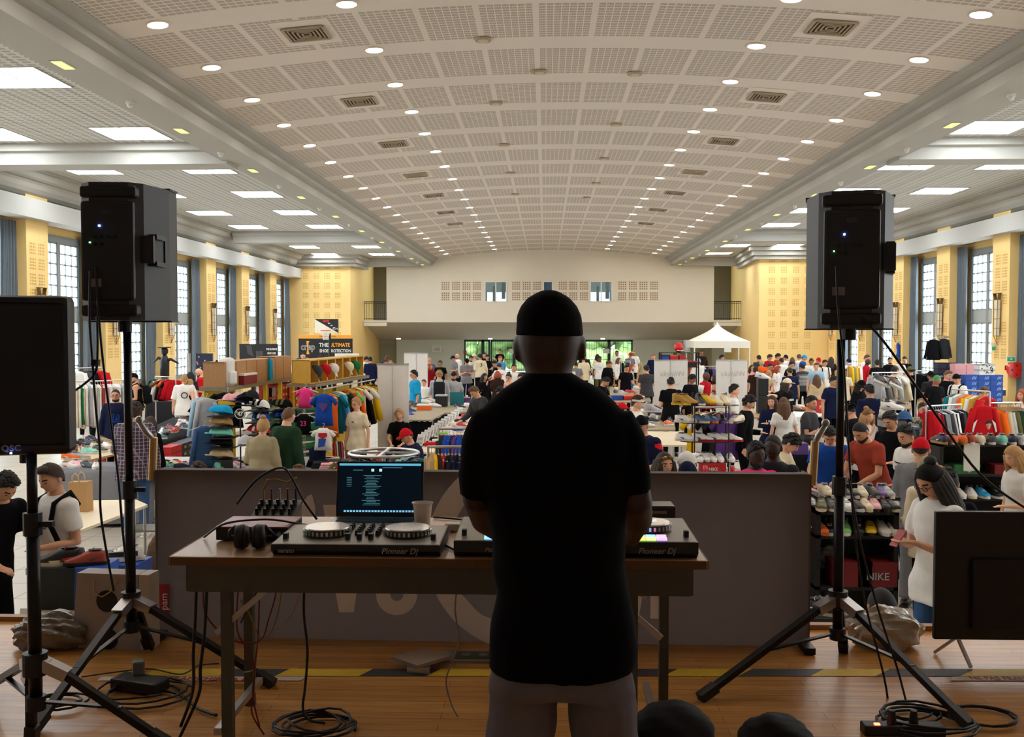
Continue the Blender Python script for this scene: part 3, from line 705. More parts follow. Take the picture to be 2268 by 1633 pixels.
def loudspeaker(label, loc, rz, hgt=.60, wid=.36, dep=.35, tilt=0):
    """back of the cabinet faces -y at rz=0"""
    e = empty('loudspeaker', loc, rz, label, 'loudspeaker', 'powered loudspeakers'); e.rotation_euler = (tilt, 0, rz)
    bw = wid*.62; out = [(-wid/2, dep/2), (-wid/2, dep*.18), (-bw/2-.02, -dep*.36), (-bw/2+.03, -dep/2), (bw/2-.03, -dep/2), (bw/2+.02, -dep*.36), (wid/2, dep*.18), (wid/2, dep/2)]
    MB().prism(out, .0, hgt, 'z').build('cabinet', SPK2, e)
    m = MB().prism([(x*1.03, y*1.0) for x, y in out[:2]]+[(wid*.515, dep*.18), (wid*.515, dep/2)], -.006, .0, 'z').prism([(-wid*.515, dep*.18), (wid*.515, dep*.18), (wid*.515, dep/2), (-wid*.515, dep/2)], hgt, hgt+.008, 'z'); m.build('shell_rim', SPK, e)
    MB().box((0, dep/2+.008, hgt/2), (wid-.03, .02, hgt-.04), bev=.006).build('grille', BLACKM, e)
    MB().box((0, -dep/2-.006, hgt*.5), (bw+.0, .03, hgt*.72), bev=.012).build('amplifier_panel', SPK, e)
    MB().box((0, -dep*.30, hgt*.93), (bw+.015, .16, .05), bev=.012).box((0, -dep*.30, hgt*.07), (bw+.015, .16, .05), bev=.012).build('end_cap', SPK, e)
    MB().box((0, -dep*.42, hgt*.965), (.13, .05, .03), bev=.01).build('top_handle', BLACKM, e)
    q = MB()
    for z in (.42, .62): q.box((wid/2-.03, -dep*.05, hgt*z), (.05, .15, .02))
    for y in (-.13, .03): q.box((wid/2-.03, y*dep/.35, hgt*.52), (.05, .02, hgt*.2))
    q.build('side_handle', SPK, e)
    MB().box((-.03, -dep/2-.024, hgt*.68), (.007, .006, .007)).build('blue_light', mat('led_blue', (.1,.2,1), .5, emit=(.15,.3,1), es=20), e)
    MB().box((-.07, -dep/2-.024, hgt*.56), (.005, .006, .005)).build('green_light', mat('led_green', (.1,.9,.3), .5, emit=(.2,1,.3), es=6), e)
    k = MB()
    for i in range(6): k.cyl((-.05+.028*(i % 4), -dep/2-.02, hgt*(.60-.05*(i//4))), (-.05+.028*(i % 4), -dep/2-.036, hgt*(.60-.05*(i//4))), .007, n=10)
    k.build('knobs', BLACKM, e)
    MB().box((-.05, -dep/2-.022, hgt*.27), (.05, .004, .035)).build('sticker', mat('sticker', rgb(120,110,110), .6), e)
    text('QSC', .022, mat('logo_dim', rgb(70,74,84), .5), e, (0, -dep/2-.024, hgt*.78), FRONT, 'logo', bold=.0006)
    MB().cyl((0, 0, -.05), (0, 0, .01), .03).build('pole_cup', BLACK, e)
    return e
def cable(pts, r, m, label, name='cable', parent=None, cat='cable', group=None, sub=6):
    P = [Vector(p) for p in pts]; out = []
    for i in range(len(P)-1):
        p0, p1, p2, p3 = P[max(i-1,0)], P[i], P[i+1], P[min(i+2, len(P)-1)]
        for k in range(sub):
            t = k/sub; out.append(.5*((2*p1)+(p2-p0)*t+(2*p0-5*p1+4*p2-p3)*t*t+(3*p1-p0-3*p2+p3)*t**3))
    out.append(P[-1])
    return MB().tube(out, r, 6).build(name, m, parent, True, label=label if parent is None else None, cat=cat if parent is None else None, group=group)
CAB = mat('cable_black', rgb(12,12,13), .5); CRED = mat('cable_red', rgb(120,24,22), .5); CYEL = mat('cable_yellow', rgb(150,130,50), .5); CWHT = mat('cable_grey', rgb(150,140,130), .5)
SD = 4.25
hL = atz(290, 1435, ST); hL = aty(290, 1330, SD)
tripod('speaker_stand', 'black tripod stand carrying the tall loudspeaker beside the plaid shirt man', (hL.x, SD), hL.z, [atz(600, 1522, ST), atz(78, 1622, ST), atz(330, 1440, ST)], aty(270, 735, SD).z)
p = aty(272, 733, SD); loudspeaker('black loudspeaker raised on the stand left of the man, seen from behind', (p.x+.01, SD, p.z+.045), radians(4), hgt=.585)
hR = aty(1856, 1328, SD)
tripod('speaker_stand', 'black tripod stand carrying the loudspeaker right of the man, near the plastic bag', (hR.x, SD), hR.z, [atz(1556, 1553, ST), atz(2140, 1612, ST), atz(1868, 1446, ST)], aty(1860, 752, SD).z)
p = aty(1880, 751, SD); loudspeaker('black loudspeaker raised on the stand right of the man, blue light on its back', (p.x, SD, p.z+.045), radians(-15), hgt=.57)
# near monitor loudspeaker, its front to the stage
ND = 3.35
e0 = aty(150, 1008, ND); hN = aty(78, 1470, ND)
tripod('speaker_stand', 'black tripod stand at the stage side carrying the loudspeaker turned to the stage', (hN.x, ND), hN.z, [atz(-30, 1535, ST), atz(372, 1660, ST), atz(70, 1660, ST)], e0.z+.01)
e = empty('loudspeaker', (e0.x-.168, ND, e0.z), radians(16), 'black loudspeaker with rounded corners and small logo, its grille facing the stage', 'loudspeaker', 'powered loudspeakers')
m = MB().box((0, .03, .28), (.34, .12, .56), bev=.02); m.prism([(-.165, .08), (.165, .08), (.10, .33), (-.10, .33)], .01, .55, 'z'); m.build('cabinet', SPK, e)
MB().box((0, -.035, .285), (.31, .012, .5), bev=.008).build('grille', BLACKM, e)
text('QSC', .03, mat('logo_grey', rgb(150,150,155), .4), e, (-.02, -.046, .028), FRONT, 'logo', bold=.0008, space=1.1)
MB().box((-.02, -.05, .012), (.006, .006, .006)).build('blue_light', mat('led_blue', (.1,.2,1)), e); MB().cyl((0,.1,-.04), (0,.1,.02), .028).build('pole_cup', BLACK, e)
# cables hanging from the speakers
Q = lambda pts, d: [aty(a, b, d) for a, b in pts]
cable(Q([(200,600),(198,700),(203,780),(212,900),(222,1010),(222,1120),(232,1200),(252,1310)], SD-.25), .005, CAB, 'black cable hanging down from the left loudspeaker to the tripod hub', group=None)
cable(Q([(212,590),(218,690),(228,800),(245,930),(262,1060),(272,1180),(285,1290)], SD-.22), .005, CAB, 'black cable running close to the pole below the left loudspeaker')
cable(Q([(215,700),(216,780),(208,830),(160,870)], SD-.25), .005, CAB, 'black cable curving aside below the left loudspeaker')
MB().cyl(aty(211,796,SD-.25), aty(210,810,SD-.25), .02).build('cable_clip', BLACK, label='black clip bundling the cables below the left loudspeaker', cat='clip')
cable(Q([(1852,590),(1856,680),(1868,800),(1876,930),(1884,1060),(1893,1180),(1915,1330),(1958,1500),(1972,1600)], SD-.26), .0045, CAB, 'black cable hanging along the pole of the right loudspeaker stand')
cable(Q([(1905,700),(1960,760),(2060,900),(2170,1050),(2285,1135)], SD-.2), .0055, CAB, 'black cable stretched diagonally from the right loudspeaker towards the stage side')
cable(Q([(1880,1060),(1905,1200),(1945,1350),(1990,1490),(2015,1590)], SD-.3), .0045, CAB, 'thin black cable falling beside the right tripod to the power strip')
zt = lambda pts: [atz(a, b, ST+.012) for a, b in pts]

# ---- DJ controllers
def controller(label, x0, x1, y0, dep, hgt, wheels, pads, word):
    cx, cy, wd_ = (x0+x1)/2, y0+dep/2, x1-x0
    e = empty('dj_controller', (cx, cy, TZ), 0, label, 'dj controller', 'mixing controllers on the table')
    MB().prism([(-dep/2+.03, 0), (dep/2, 0), (dep/2, hgt*1.1), (-dep/2, hgt*.92), (-dep/2, .02)], -wd_/2, wd_/2, 'x').build('body', mat('controller_body', rgb(20,20,22), .4), e)
    MB().prism([(-dep/2+.006, hgt*.925), (dep/2-.004, hgt*1.10), (dep/2-.004, hgt*1.12), (-dep/2+.006, hgt*.945)], -wd_/2+.004, wd_/2-.004, 'x').build('top_plate', mat('controller_plate', rgb(126,120,106), .38, .3, noise=.1), e)
    th = hgt*1.04
    for wx in wheels:
        n = 32; g = MB(); g.cyl((wx, .01, th), (wx, .01, th+.022), .083, .079, n); w_ = g.build('jog_wheel', mat('jog_black', rgb(40,40,42), .35), e)
        MB().cyl((wx, .01, th+.022), (wx, .01, th+.026), .078, .076, n).build('jog_plate', mat('jog_silver', rgb(205,200,190), .25, .8), w_)
        t = MB()
        for k in range(n): a = 2*pi*k/n; t.box((wx+.0815*cos(a), .01+.0815*sin(a), th+.012), (.008,.008,.014), a)
        t.build('finger_grip', mat('jog_silver', rgb(205,200,190)), w_)
    kn = MB(); r = random.Random(wd_)
    for k in range(4):
        for j in range(5): kn.cyl((-.055+.036*k, -.02+.032*j, th), (-.055+.036*k, -.02+.032*j, th+.018), .008, .006, 10)
    kn.build('knob', BLACK, e)
    fd = MB()
    for x in (-wd_/2+.03, wd_/2-.03, -.04, .0, .04): fd.box((x, -dep/2+.08, th+.006), (.016, .022, .022))
    fd.build('fader', BLACK, e)
    cols_ = [(.2,.5,1),(1,.3,.7),(1,.6,.1),(.55,.9,.1),(.5,1,.2),(.5,.3,1),(.2,.6,1),(1,.4,.2)]
    if pads:
        for s in (-1, 1):
            for k in range(4):
                for j in range(2):
                    c = cols_[(k+j*4+(s > 0)*2) % 8]
                    MB().box((s*wd_*.29+(k-1.5)*.036, -dep/2+.028+.026*j, hgt*.96+.004+j*.003), (.032, .02, .008)).build('pad', mat('pad_%d' % ((k+j*4+(s > 0)*2) % 8), c, .4, emit=c, es=1.5), e)
        for wx in wheels: MB().cyl((wx, .01, th+.027), (wx, .01, th+.028), .03, n=20).build('display', mat('jog_display', (.6,.7,.7), .3, emit=(.5,.7,.8), es=.5), e)
    for t_, x, sz in word: text(t_, sz, mat('logo_silver', rgb(150,146,140), .4), e, (x, -dep/2-.002, hgt*.45), FRONT, 'logo', bold=.0004, shear=.25 if 'P' in t_ else 0, ext=.0006)
    return e
c0, c1 = atz(600, 1233, TZ), atz(975, 1233, TZ)
cy0 = ty0+.015
controller('black controller with two silver jog wheels on the table in front of the laptop', c0.x, c1.x, cy0, .30, .045, (-.13, .155), False, [('serato', -.235, .022), ('Pioneer Dj', .15, .028)])
c0, c1 = atz(1006, 1233, TZ), atz(1542, 1233, TZ)
controller('black controller with glowing coloured pads in front of the man', c0.x, c1.x, cy0, .37, .062, (-.24, .26), True, [('Pioneer Dj', .27, .028), ('Pioneer', -.27, .022)])
# laptop
LD = 3.86; a, b = aty(742, 1150, LD), aty(936, 1150, LD)
e = empty('laptop', ((a.x+b.x)/2, LD-.11, TZ), 0, 'open laptop with dark music software on its screen behind the left controller', 'laptop'); lw_ = b.x-a.x
MB().box((0, 0, .008), (lw_, .23, .016), bev=.004).build('base', mat('aluminium', rgb(150,146,134), .35, .7), e)
m = MB()
for r in range(5): m.box((0, -.0+.02*r, .0175), (lw_-.05, .016, .003))
m.build('keyboard', BLACK, e); MB().box((0, -.07, .017), (.1, .06, .001)).build('trackpad', mat('trackpad', rgb(165,160,150), .3, .5), e)
sc_ = MB().box((0, .012, .113), (lw_, .008, .226), bev=.003).build('screen', BLACK, e, loc=(0, .105, .012)); sc_.rotation_euler = (-radians(9), 0, 0)
sc_.location = (0, .115, .012)
SCR = mat('screen_dark', (.004,.006,.008), .5, emit=(.001,.003,.006), es=1, spec=.1); MB().box((0, .0065, .118), (lw_-.02, .003, .2)).build('display', SCR, sc_)
def scr(name, boxes, c, es): 
    m = MB()
    for x, z, w_, h_ in boxes: m.box((x, .0045, z), (w_, .002, h_))
    m.build(name, mat(name, c, .4, emit=c, es=es), sc_)
r = random.Random(2)
scr('menu_bar', [(0, .2125, lw_-.022, .009)], (.1,.42,.6), .8)
scr('deck_dial', [(-.03+.0, .19, .011, .011), (.002, .19, .011, .011)], (.5,.8,.85), .8)
scr('track_list', [(-.03+r.uniform(-.01,.0), .168-.0062*k, r.uniform(.03,.075), .0016) for k in range(20)]+[(-.125, .16-.007*k, .02, .0015) for k in range(6)]+[(.05, .2, .08, .002), (-.09, .19, .04, .002)], (.12,.38,.45), .5)
scr('dock_icons', [(-.14+.0125*k, .0255, .0085, .0075) for k in range(23)], (.2,.5,.75), .8)
# plastic cup
p = atz(936, 1172, TZ)
e = empty('plastic_cup', (p.x, p.y, TZ), 0, 'translucent plastic cup half full of a dark drink beside the laptop', 'cup')
prof = [(.029, .002), (.031, .03), (.036, .09), (.040, .100), (.042, .103)]
m = MB().loft([((0,0,z), r, r) for r, z in prof], cap=False, n=20); m.loft([((0,0,.002), .029, .029), ((0,0,.003), .001, .001)], n=20)
gl = glass_mat('cup_plastic', (.9,.88,.84), .1); m.build('cup_wall', mat('cup_frost', rgb(238,228,218), .3, alpha=.8), e, True)
MB().loft([((0,0,.004), .027, .027), ((0,0,.05), .031, .031)], n=20).build('drink', mat('drink', rgb(96,60,50), .3), e, True)
# amplifier with a red lid, mixer, headphones
p0, p1 = atz(478, 1200, TZ), atz(640, 1200, TZ)
e = empty('audio_interface', ((p0.x+p1.x)/2, p0.y+.10, TZ), 0, 'flat black box with a wine red lid at the left end of the table', 'audio unit')
MB().box((0,0,.028), (p1.x-p0.x, .2, .045), bev=.003).build('body', BLACK, e); MB().box((0,0,.052), (p1.x-p0.x, .2, .006)).build('lid', mat('wine_lid', rgb(130,62,66), .35, .3), e)
MB().cyl((.1,-.1,.03), (.1,-.112,.03), .008).build('knob', CHROME, e)
for x in (-.1, .1): MB().cyl((x,-.08,0), (x,-.08,.008), .012).build('rubber_foot', BLACK, e)
p = atz(603, 1162, TZ)
e = empty('mixer', (p.x, p.y+.06, TZ), 0, 'small mixer bristling with knobs and plugs behind the red lidded box', 'mixer')
MB().prism([(-.07, 0), (.07, 0), (.07, .075), (-.07, .03)], -.085, .085, 'x').build('body', mat('mixer_grey', rgb(80,78,74), .5), e)
m = MB()
for i in range(5):
    for j in range(3): m.cyl((-.066+.033*i, -.045+.035*j, .035+.012*j), (-.066+.033*i, -.05+.035*j, .062+.012*j), .008, .007, 8)
m.build('knob', BLACK, e)
for i, c in enumerate((CYEL, CRED, CWHT, CRED, CAB)): MB().cyl((-.066+.033*i, .05, .07), (-.066+.033*i, .05, .125), .006, .004, 8).build('plug', c, e)
MB().tube([(-.066,.05,.12), (-.05,.05,.16), (-.01,.05,.162), (.03,.05,.15), (.07,.05,.17)], .004).build('patch_cable', CYEL, e, True)
p = atz(548, 1222, TZ)
e = empty('headphones', (p.x, p.y+.035, TZ), radians(8), 'black headphones lying by the red lidded box, a pale letter on one ear cup', 'headphones')
for s in (-1, 1):
    c_ = MB().cyl((s*.022, 0, .045), (s*.05, 0, .045), .044, .040, 24).build('ear_cup', BLACK, e, True); MB().cyl((s*.008, 0, .045), (s*.022, 0, .045), .036, .042, 24).build('ear_pad', mat('pad_leather', rgb(30,28,26), .6), c_, True)
    if s < 0: MB().cyl((-.0505, 0, .045), (-.052, 0, .045), .018, n=20).build('badge', mat('badge', rgb(170,170,180), .4), c_)
a_ = [( -.052-.0*t, .01+.09*sin(pi*t/10), .05+0*t) for t in range(1)]
MB().tube([(-.05,.0,.08), (-.075,.03,.06), (-.085,.08,.03), (-.04,.12,.015), (.03,.12,.015), (.075,.07,.03), (.05,0,.08)], .007).build('headband', BLACK, e, True)
text('b', .024, mat('badge_red', rgb(120,20,30), .5), e, (-.0525, 0, .045), (pi/2, 0, -pi/2), 'badge_letter', bold=.001)
# wireless receiver
p0, p1 = atz(1438, 1152, TZ), atz(1492, 1152, TZ); 
e = empty('wireless_receiver', ((p0.x+p1.x)/2-.03, p0.y+.01, TZ), 0, 'small black receiver box with an upright aerial behind the right controller', 'receiver')
MB().box((0,0,.035), (.16, .12, .055), bev=.004).box((0,0,.004), (.12,.08,.008)).build('body', BLACK, e); MB().box((.0,0,.064), (.15,.11,.002)).build('lid', mat('lid_grey', rgb(100,94,84), .4), e)
MB().cyl((-.02, .03, .06), (-.05, .03, .165), .003, .0022, 8).build('aerial', BLACKM, e)
MB().box((.01,-.061,.04), (.07,.002,.012)).build('label_strip', mat('strip', rgb(110,104,100), .5), e)
p = atz(1003, 1176, TZ); MB().box((p.x, p.y, TZ+.016), (.06,.06,.03), bev=.006).build('power_adapter', mat('adapter_white', rgb(196,188,176), .4), label='small white power adapter between the two controllers', cat='power adapter')
# cables on the table and hanging below it
def tz_(pts, dz=.006): return [atz(a, b, TZ+dz) for a, b in pts]
cable([atz(452,1190,TZ+.006), atz(500,1160,TZ+.075), atz(590,1151,TZ+.08), atz(660,1160,TZ+.05), atz(720,1170,TZ+.01), atz(745,1168,TZ+.006)], .004, CAB, 'black cable crossing over the red lidded box')
p = atz(600,1150,TZ); cable([Vector((p.x-.14,p.y,TZ+.06)), Vector((p.x-.06,p.y+.02,TZ+.16)), Vector((p.x+.03,p.y+.03,TZ+.205)), Vector((p.x+.08,p.y,TZ+.18)), Vector((p.x+.14,p.y-.02,TZ+.08)), Vector((p.x+.2,p.y-.05,TZ+.01))], .005, CAB, 'thick black cable arching above the small mixer')
cable(tz_([(1010,1168),(985,1190),(975,1200),(1000,1215),(1030,1228)]), .004, CAB, 'black cable looping between the two controllers')
cable(tz_([(960,1146),(1000,1149),(1060,1155),(1100,1160)]), .004, CAB, 'black cable running behind the right controller')
hy = ty0-.02
for pts, c, r_, lab in (([(535,1222),(528,1300),(524,1370),(530,1410),(560,1460),(562,1530),(558,1580),(585,1628)], CRED, .003, 'thin red cable falling from the headphones past the left table legs'),
    ([(600,1240),(572,1260),(574,1320),(572,1400),(566,1470),(560,1540),(575,1610)], CRED, .003, 'second thin red cable below the left controller'),
    ([(608,1290),(610,1320),(595,1370),(580,1415),(545,1425),(500,1410),(455,1360),(450,1290)], CRED, .003, 'red cable looping under the table between the left legs'),
    ([(618,1290),(622,1320),(612,1370),(600,1400),(585,1420)], CYEL, .0028, 'short yellow cable under the left controller'),
    ([(533,1330),(552,1360),(570,1405),(580,1418)], CYEL, .0028, 'yellow cable behind the left table leg'),
    ([(672,1290),(655,1340),(630,1380),(590,1410),(570,1430),(565,1480),(540,1490)], CWHT, .0022, 'thin pale cable curving under the table'),
    ([(674,1290),(673,1360),(681,1440),(676,1520),(671,1570),(685,1595),(720,1602)], CAB, .005, 'thick black cable dropping straight from the table to the coil'),
    ([(1014,1290),(1008,1350),(1016,1420),(1000,1470),(988,1510),(1000,1560),(1014,1588)], CWHT, .003, 'thin grey cable winding from the table down to the floor box'),
    ([(435,1290),(432,1380),(428,1450),(427,1530),(400,1610)], CAB, .006, 'black cable hanging under the left end of the table'),
    ([(459,1290),(453,1400),(444,1480),(440,1540),(395,1640)], CAB, .006, 'second black cable hanging under the left end of the table'),
    ([(575,1300),(550,1345),(533,1380)], CAB, .003, 'short black cable near the left table legs')):
    cable([aty(a, b, hy+.25) for a, b in pts], r_, c, lab)
def coil(cx, cy, r, n, m, label, cat='cable coil', ry=.5, rr=.005, seed=1, floor=ST):
    rd = random.Random(seed); p = atz(cx, cy, floor); pts = []
    for k in range(n*14):
        a = 2*pi*k/14; q = r*(1+.16*sin(k*.37+seed)); pts.append((p.x+q*cos(a)+.02*sin(k*.11), p.y+q*sin(a)*.85, floor+.008+.0014*k*.5*(1+.2*sin(k))))
    MB().tube(pts, rr, 6).build('cable_coil', m, smooth=True, label=label, cat=cat)
coil(700, 1622, .13, 5, CAB, 'black cable coil lying under the table, near its middle')
coil(310, 1545, .17, 3, CAB, 'loose black cable loops around the left tripod foot', seed=3)
coil(130, 1560, .10, 2, CAB, 'small loop of black cable near the stage side stand', seed=4)
coil(2050, 1612, .17, 4, CAB, 'black cable tangle around the power strip on the right', seed=5)
coil(2010, 1590, .10, 2, CAB, 'small black cable loop by the foot of the right tripod', seed=8)
coil(2180, 1596, .12, 2, CAB, 'black cable loops beside the right tripod foot', seed=6)
cable(zt([(180,1500),(250,1490),(330,1482),(400,1494),(440,1475),(485,1470)]), .003, CAB, 'thin black cable across the floor behind the left tripod')
cable(zt([(360,1530),(400,1540),(440,1570),(480,1585)]), .006, CAB, 'short black cable leading away from the left power strip')
p = atz(310, 1530, ST); MB().box((p.x, p.y, ST+.03), (.23,.1,.05), radians(-18), bev=.008).build('power_strip', BLACK, label='black power strip on the floor beside the left tripod', cat='power strip')
MB().box((p.x-.03, p.y+.06, ST+.075), (.05,.05,.07), .4, bev=.01).build('charger_plug', mat('plug_grey', rgb(120,116,108), .4), label='grey charger plug standing in the left power strip', cat='plug')
p = atz(1975, 1626, ST); e = empty('power_strip', (p.x, p.y, ST), 0, 'black power strip with a small red light at the right', 'power strip'); MB().box((.04,0,.02), (.3,.06,.04), bev=.006).build('body', BLACK, e)
MB().box((-.06, -.015, .042), (.02,.014,.006)).build('switch', mat('led_red', (1,.1,.05), .5, emit=(1,.08,.04), es=8), e)
for x in (0, .08): MB().cyl((x,0,.04), (x,0,.09), .018, .012).build('plug', BLACK, e)
# tape line and stencilled warning strips
e = empty('floor_tape', (0, 0, ST), 0, 'worn yellow and dark striped tape line across the stage floor', 'tape line')
TY_, TD_ = mat('tape_yellow', rgb(214,176,40), .6, noise=.18, ns=25), mat('tape_dark', rgb(58,54,56), .6, noise=.15, ns=25)
xs = [300, 545, 640, 820, 960, 1110, 1260, 1400, 1530, 1660, 1810, 1955, 2140, 2300]; xs = [330, 500, 625, 810, 960, 1100, 1230, 1370, 1485, 1650, 1810, 1955, 2142, 2330]
ya_, yb_ = 1498, 1482; my, md = MB(), MB()
for k in range(len(xs)-1):
    yy = 1 if k % 2 == 0 else 0; q = my if yy else md
    sl = 16
    q.poly([tuple(atz(xs[k]-sl, ya_, ST+.002)-Vector((0,0,ST))), tuple(atz(xs[k+1]-sl, ya_, ST+.002)-Vector((0,0,ST))), tuple(atz(xs[k+1]+sl, yb_, ST+.002)-Vector((0,0,ST))), tuple(atz(xs[k]+sl, yb_, ST+.002)-Vector((0,0,ST)))])
my.build('yellow_stripe', TY_, e); md.build('dark_stripe', TD_, e)
for a, b, lab in ((215, 672, 'white warning strip with red capitals on the floor under the table'), (2103, 2480, 'white warning strip with red capitals on the floor at the right')):
    q = [atz(a, 1508, ST+.003), atz(b-6, 1508, ST+.003), atz(b+4, 1499, ST+.003), atz(a+8, 1499, ST+.003)]
    e = empty('warning_strip', tuple(q[0]), 0, lab, 'floor marking', None); MB().poly([p-q[0] for p in q]).build('strip', mat('strip_white', rgb(196,180,160), .6, noise=.15, ns=30), e)
    text('NE PAS FRANCHIR LA LIGNE', .052, mat('strip_red', rgb(170,50,34), .6), e, ((q[1].x-q[0].x)/2, .035, .001), (0,0,0), 'lettering', bold=.0015, ext=.0003, sx=(q[1].x-q[0].x)/.85*.93)
# floor socket box
p = atz(1040, 1466, ST); e = empty('floor_box', (p.x, p.y, ST), 0, 'open metal floor socket box with its carpeted lid swung aside', 'floor box')
MB().box((.03,.05,.006), (.34,.15,.012)).build('frame', mat('box_steel', rgb(150,144,130), .4, .5), e); MB().box((.05,.05,.012), (.24,.1,.006)).build('well', mat('box_well', rgb(70,68,60), .6), e)
for x in (-.02, .06, .14): MB().cyl((x,.045,.015), (x,.045,.019), .022, n=16).build('socket', mat('socket_grey', rgb(110,106,98), .5), e)
m = MB(); A_ = [atz(866,1452,ST+.05), atz(925,1472,ST+.05), atz(1000,1447,ST+.055), atz(940,1432,ST+.055)]
m.prism([(a.x-p.x, a.y-p.y) for a in A_], .03, .045, 'z'); m.build('lid', mat('lid_carpet', rgb(150,130,112), .8), e); a = A_[1]-p; MB().box((a.x-.0, a.y+.04, .015), (.1,.05,.03)).build('hinge', STEEL, e)
# television turned away at the right
TVD = 4.45; a = aty(2066, 1415, TVD); b = aty(2066, 1132, TVD); tw_ = 1.05
e = empty('television', (a.x+tw_/2, TVD, ST), 0, 'large black flat screen standing on the stage floor at the right edge', 'television')
MB().box((0,0,(a.z+b.z)/2-ST), (tw_, .03, b.z-a.z), bev=.006).build('panel', BLACK, e); MB().box((0,-.025,(a.z+b.z)/2-ST-.08), (tw_*.7, .04, (b.z-a.z)*.55), bev=.01).build('back_box', mat('tv_back', rgb(12,12,13), .6), e)
for x in (-tw_/2+.11, tw_/2-.2):
    MB().bar((x, 0, a.z-ST+.01), (x+.02, -.1, .008), .014, .012).bar((x, 0, a.z-ST+.01), (x-.06, .1, .008), .014, .012).build('leg', CHROME, e)
# crumpled translucent bag, paper carrier bags, dark bags
rd = random.Random(11)
def lump(name, px, py, sx, sy, sz, m, label, cat, amp=.18, seed=1, z=ST, sub=4, smooth=False):
    p = atz(px, py, z); bm = bmesh.new(); bmesh.ops.create_icosphere(bm, subdivisions=sub, radius=1); r = random.Random(seed); ph = [r.uniform(0, 6) for _ in range(9)]
    for v in bm.verts:
        c = v.co; f = 1+amp*(sin(4*c.x+ph[0])*sin(5*c.y+ph[1])+.6*sin(9*c.z+7*c.x+ph[2])+.4*sin(15*c.y+11*c.z+ph[3]))
        v.co = Vector((c.x*f*sx/2, c.y*f*sy/2, max(c.z*f, -.75)*sz/1.75+sz*.43))
    me = bpy.data.meshes.new(name); bm.to_mesh(me); bm.free(); me.materials.append(m)
    if smooth: me.polygons.foreach_set('use_smooth', [True]*len(me.polygons))
    return place(me, name, None, (p.x, p.y+sy/2, z), label=label, cat=cat)
lump('plastic_bag', 1978, 1448, .34, .22, .19, mat('bag_film', rgb(190,182,168), .18, spec=.8, noise=.2, ns=12), 'crumpled translucent white plastic bag lying on the stage near the television', 'bag', .13, 2)
lump('plastic_bag', 95, 1448, .36, .2, .16, mat('bag_film2', rgb(120,112,100), .3, noise=.2, ns=12), 'flattened grey plastic bag on the stage behind the near tripod', 'bag', .15, 5)
lump('dark_bag', 1500, 1712, .30, .26, .19, mat('bag_black', rgb(10,10,11), .8), 'rounded black bag lying at the man\'s feet, under the right table leg', 'bag', .04, 7, smooth=True)
lump('dark_bag', 1735, 1715, .26, .22, .16, mat('bag_black', rgb(10,10,11)), 'low black bag lying on the floor below the right tripod', 'bag', .05, 9, smooth=True)
q = [atz(160, 1435, ST), atz(312, 1441, ST)]
e = empty('paper_bag', (q[0].x, q[0].y, ST), atan2(q[1].y-q[0].y, q[1].x-q[0].x), 'large pale carrier bag with two black discs standing left of the barrier', 'bag'); L = (q[1]-q[0]).length
BAGW = mat('bag_white_paper', rgb(170,162,158), .7); MB().prism([(0,0), (L,0), (L-.01,.36), (.03,.36)], 0, .1, 'y').build('bag_body', BAGW, e)
MB().box((L+.02, .05, .18), (.05,.1,.36)).build('gusset', mat('gusset', rgb(205,196,184), .7), e)
for z in (.23, .05): MB().cyl((L*.52, -.001, z), (L*.52, -.004, z), .052, n=28).build('black_disc', mat('disc', rgb(20,20,30), .6), e)
MB().tube([(L*.33,-.004,.33), (L*.36,-.02,.27), (L*.48,-.02,.255), (L*.6,-.02,.28), (L*.68,-.004,.335)], .003).build('rope_handle', mat('rope', rgb(200,180,120), .7), e, True)
text('e', .05, mat('disc', rgb(20,20,30)), e, (L+.02, -.003, .06), FRONT, 'lettering')

# ---------------------------------------------------------------- the man at the controllers
MD = 2.60
def g(px, py, dd=0.0): return aty(px, py, MD+dd)
DSKIN = mat('skin_dj', rgb(52,32,26), .55, noise=.06, ns=9); DSH = mat('dj_shirt', rgb(11,11,14), .95, noise=.1, ns=60, spec=.1); DCAP = mat('dj_cap', rgb(14,13,15), .95, noise=.3, ns=140, spec=.1); DTR = mat('dj_trousers', rgb(112,106,110), .9, noise=.12, ns=30, spec=.1)
px_m = F/MD
def rows(lst, mb, e=.9, n=28):
    mb.loft([(g((a+b)/2, y, dd), (b-a)/2/px_m, ry, e) for y, a, b, ry, dd in lst], n=n)
body = MB()
rows([(700,1160,1270,.075,0),(730,1147,1284,.092,0),(760,1146,1286,.096,0),(790,1152,1279,.092,.0),(812,1160,1270,.082,-.0),(830,1165,1266,.066,-.015),(860,1163,1268,.064,-.03),(900,1160,1270,.07,-.03)], body, 1)
body.ell(g(1215, 722), (.076,.09,.072), 20, 14)
for sx, cx in ((-1, 1146), (1, 1288)):
    body.ell(g(cx, 773, .005), (.011,.026,.036), 12, 10, Matrix.Rotation(sx*.25, 3, 'Z')); body.ell(g(cx+sx*5, 766, .008), (.008,.022,.026), 12, 8)
body.ell(g(1215, 800, .085), (.05,.04,.045)); body.ell(g(1215, 775, .105), (.018,.03,.03))      # jaw and nose on the far side
rows([(880,1120,1310,.07,-.02),(950,1060,1370,.1,0),(1100,1085,1370,.105,0),(1300,1105,1385,.1,0),(1470,1095,1395,.1,0)], body)
def limb(mb, pts, rs, n=14): mb.tube(pts, rs, n)
LA = [g(1108,945), g(1064,1015,.01), g(1060,1105,.03), g(1075,1150,.17), g(1105,1178,.38), g(1120,1190,.50)]
RA = [g(1348,945), g(1390,1015,.0), g(1408,1112,.0), g(1412,1150,.14), g(1404,1176,.34), g(1398,1196,.47)]
for A in (LA, RA): limb(body, A, [.042,.046,.045,.043,.032,.025])
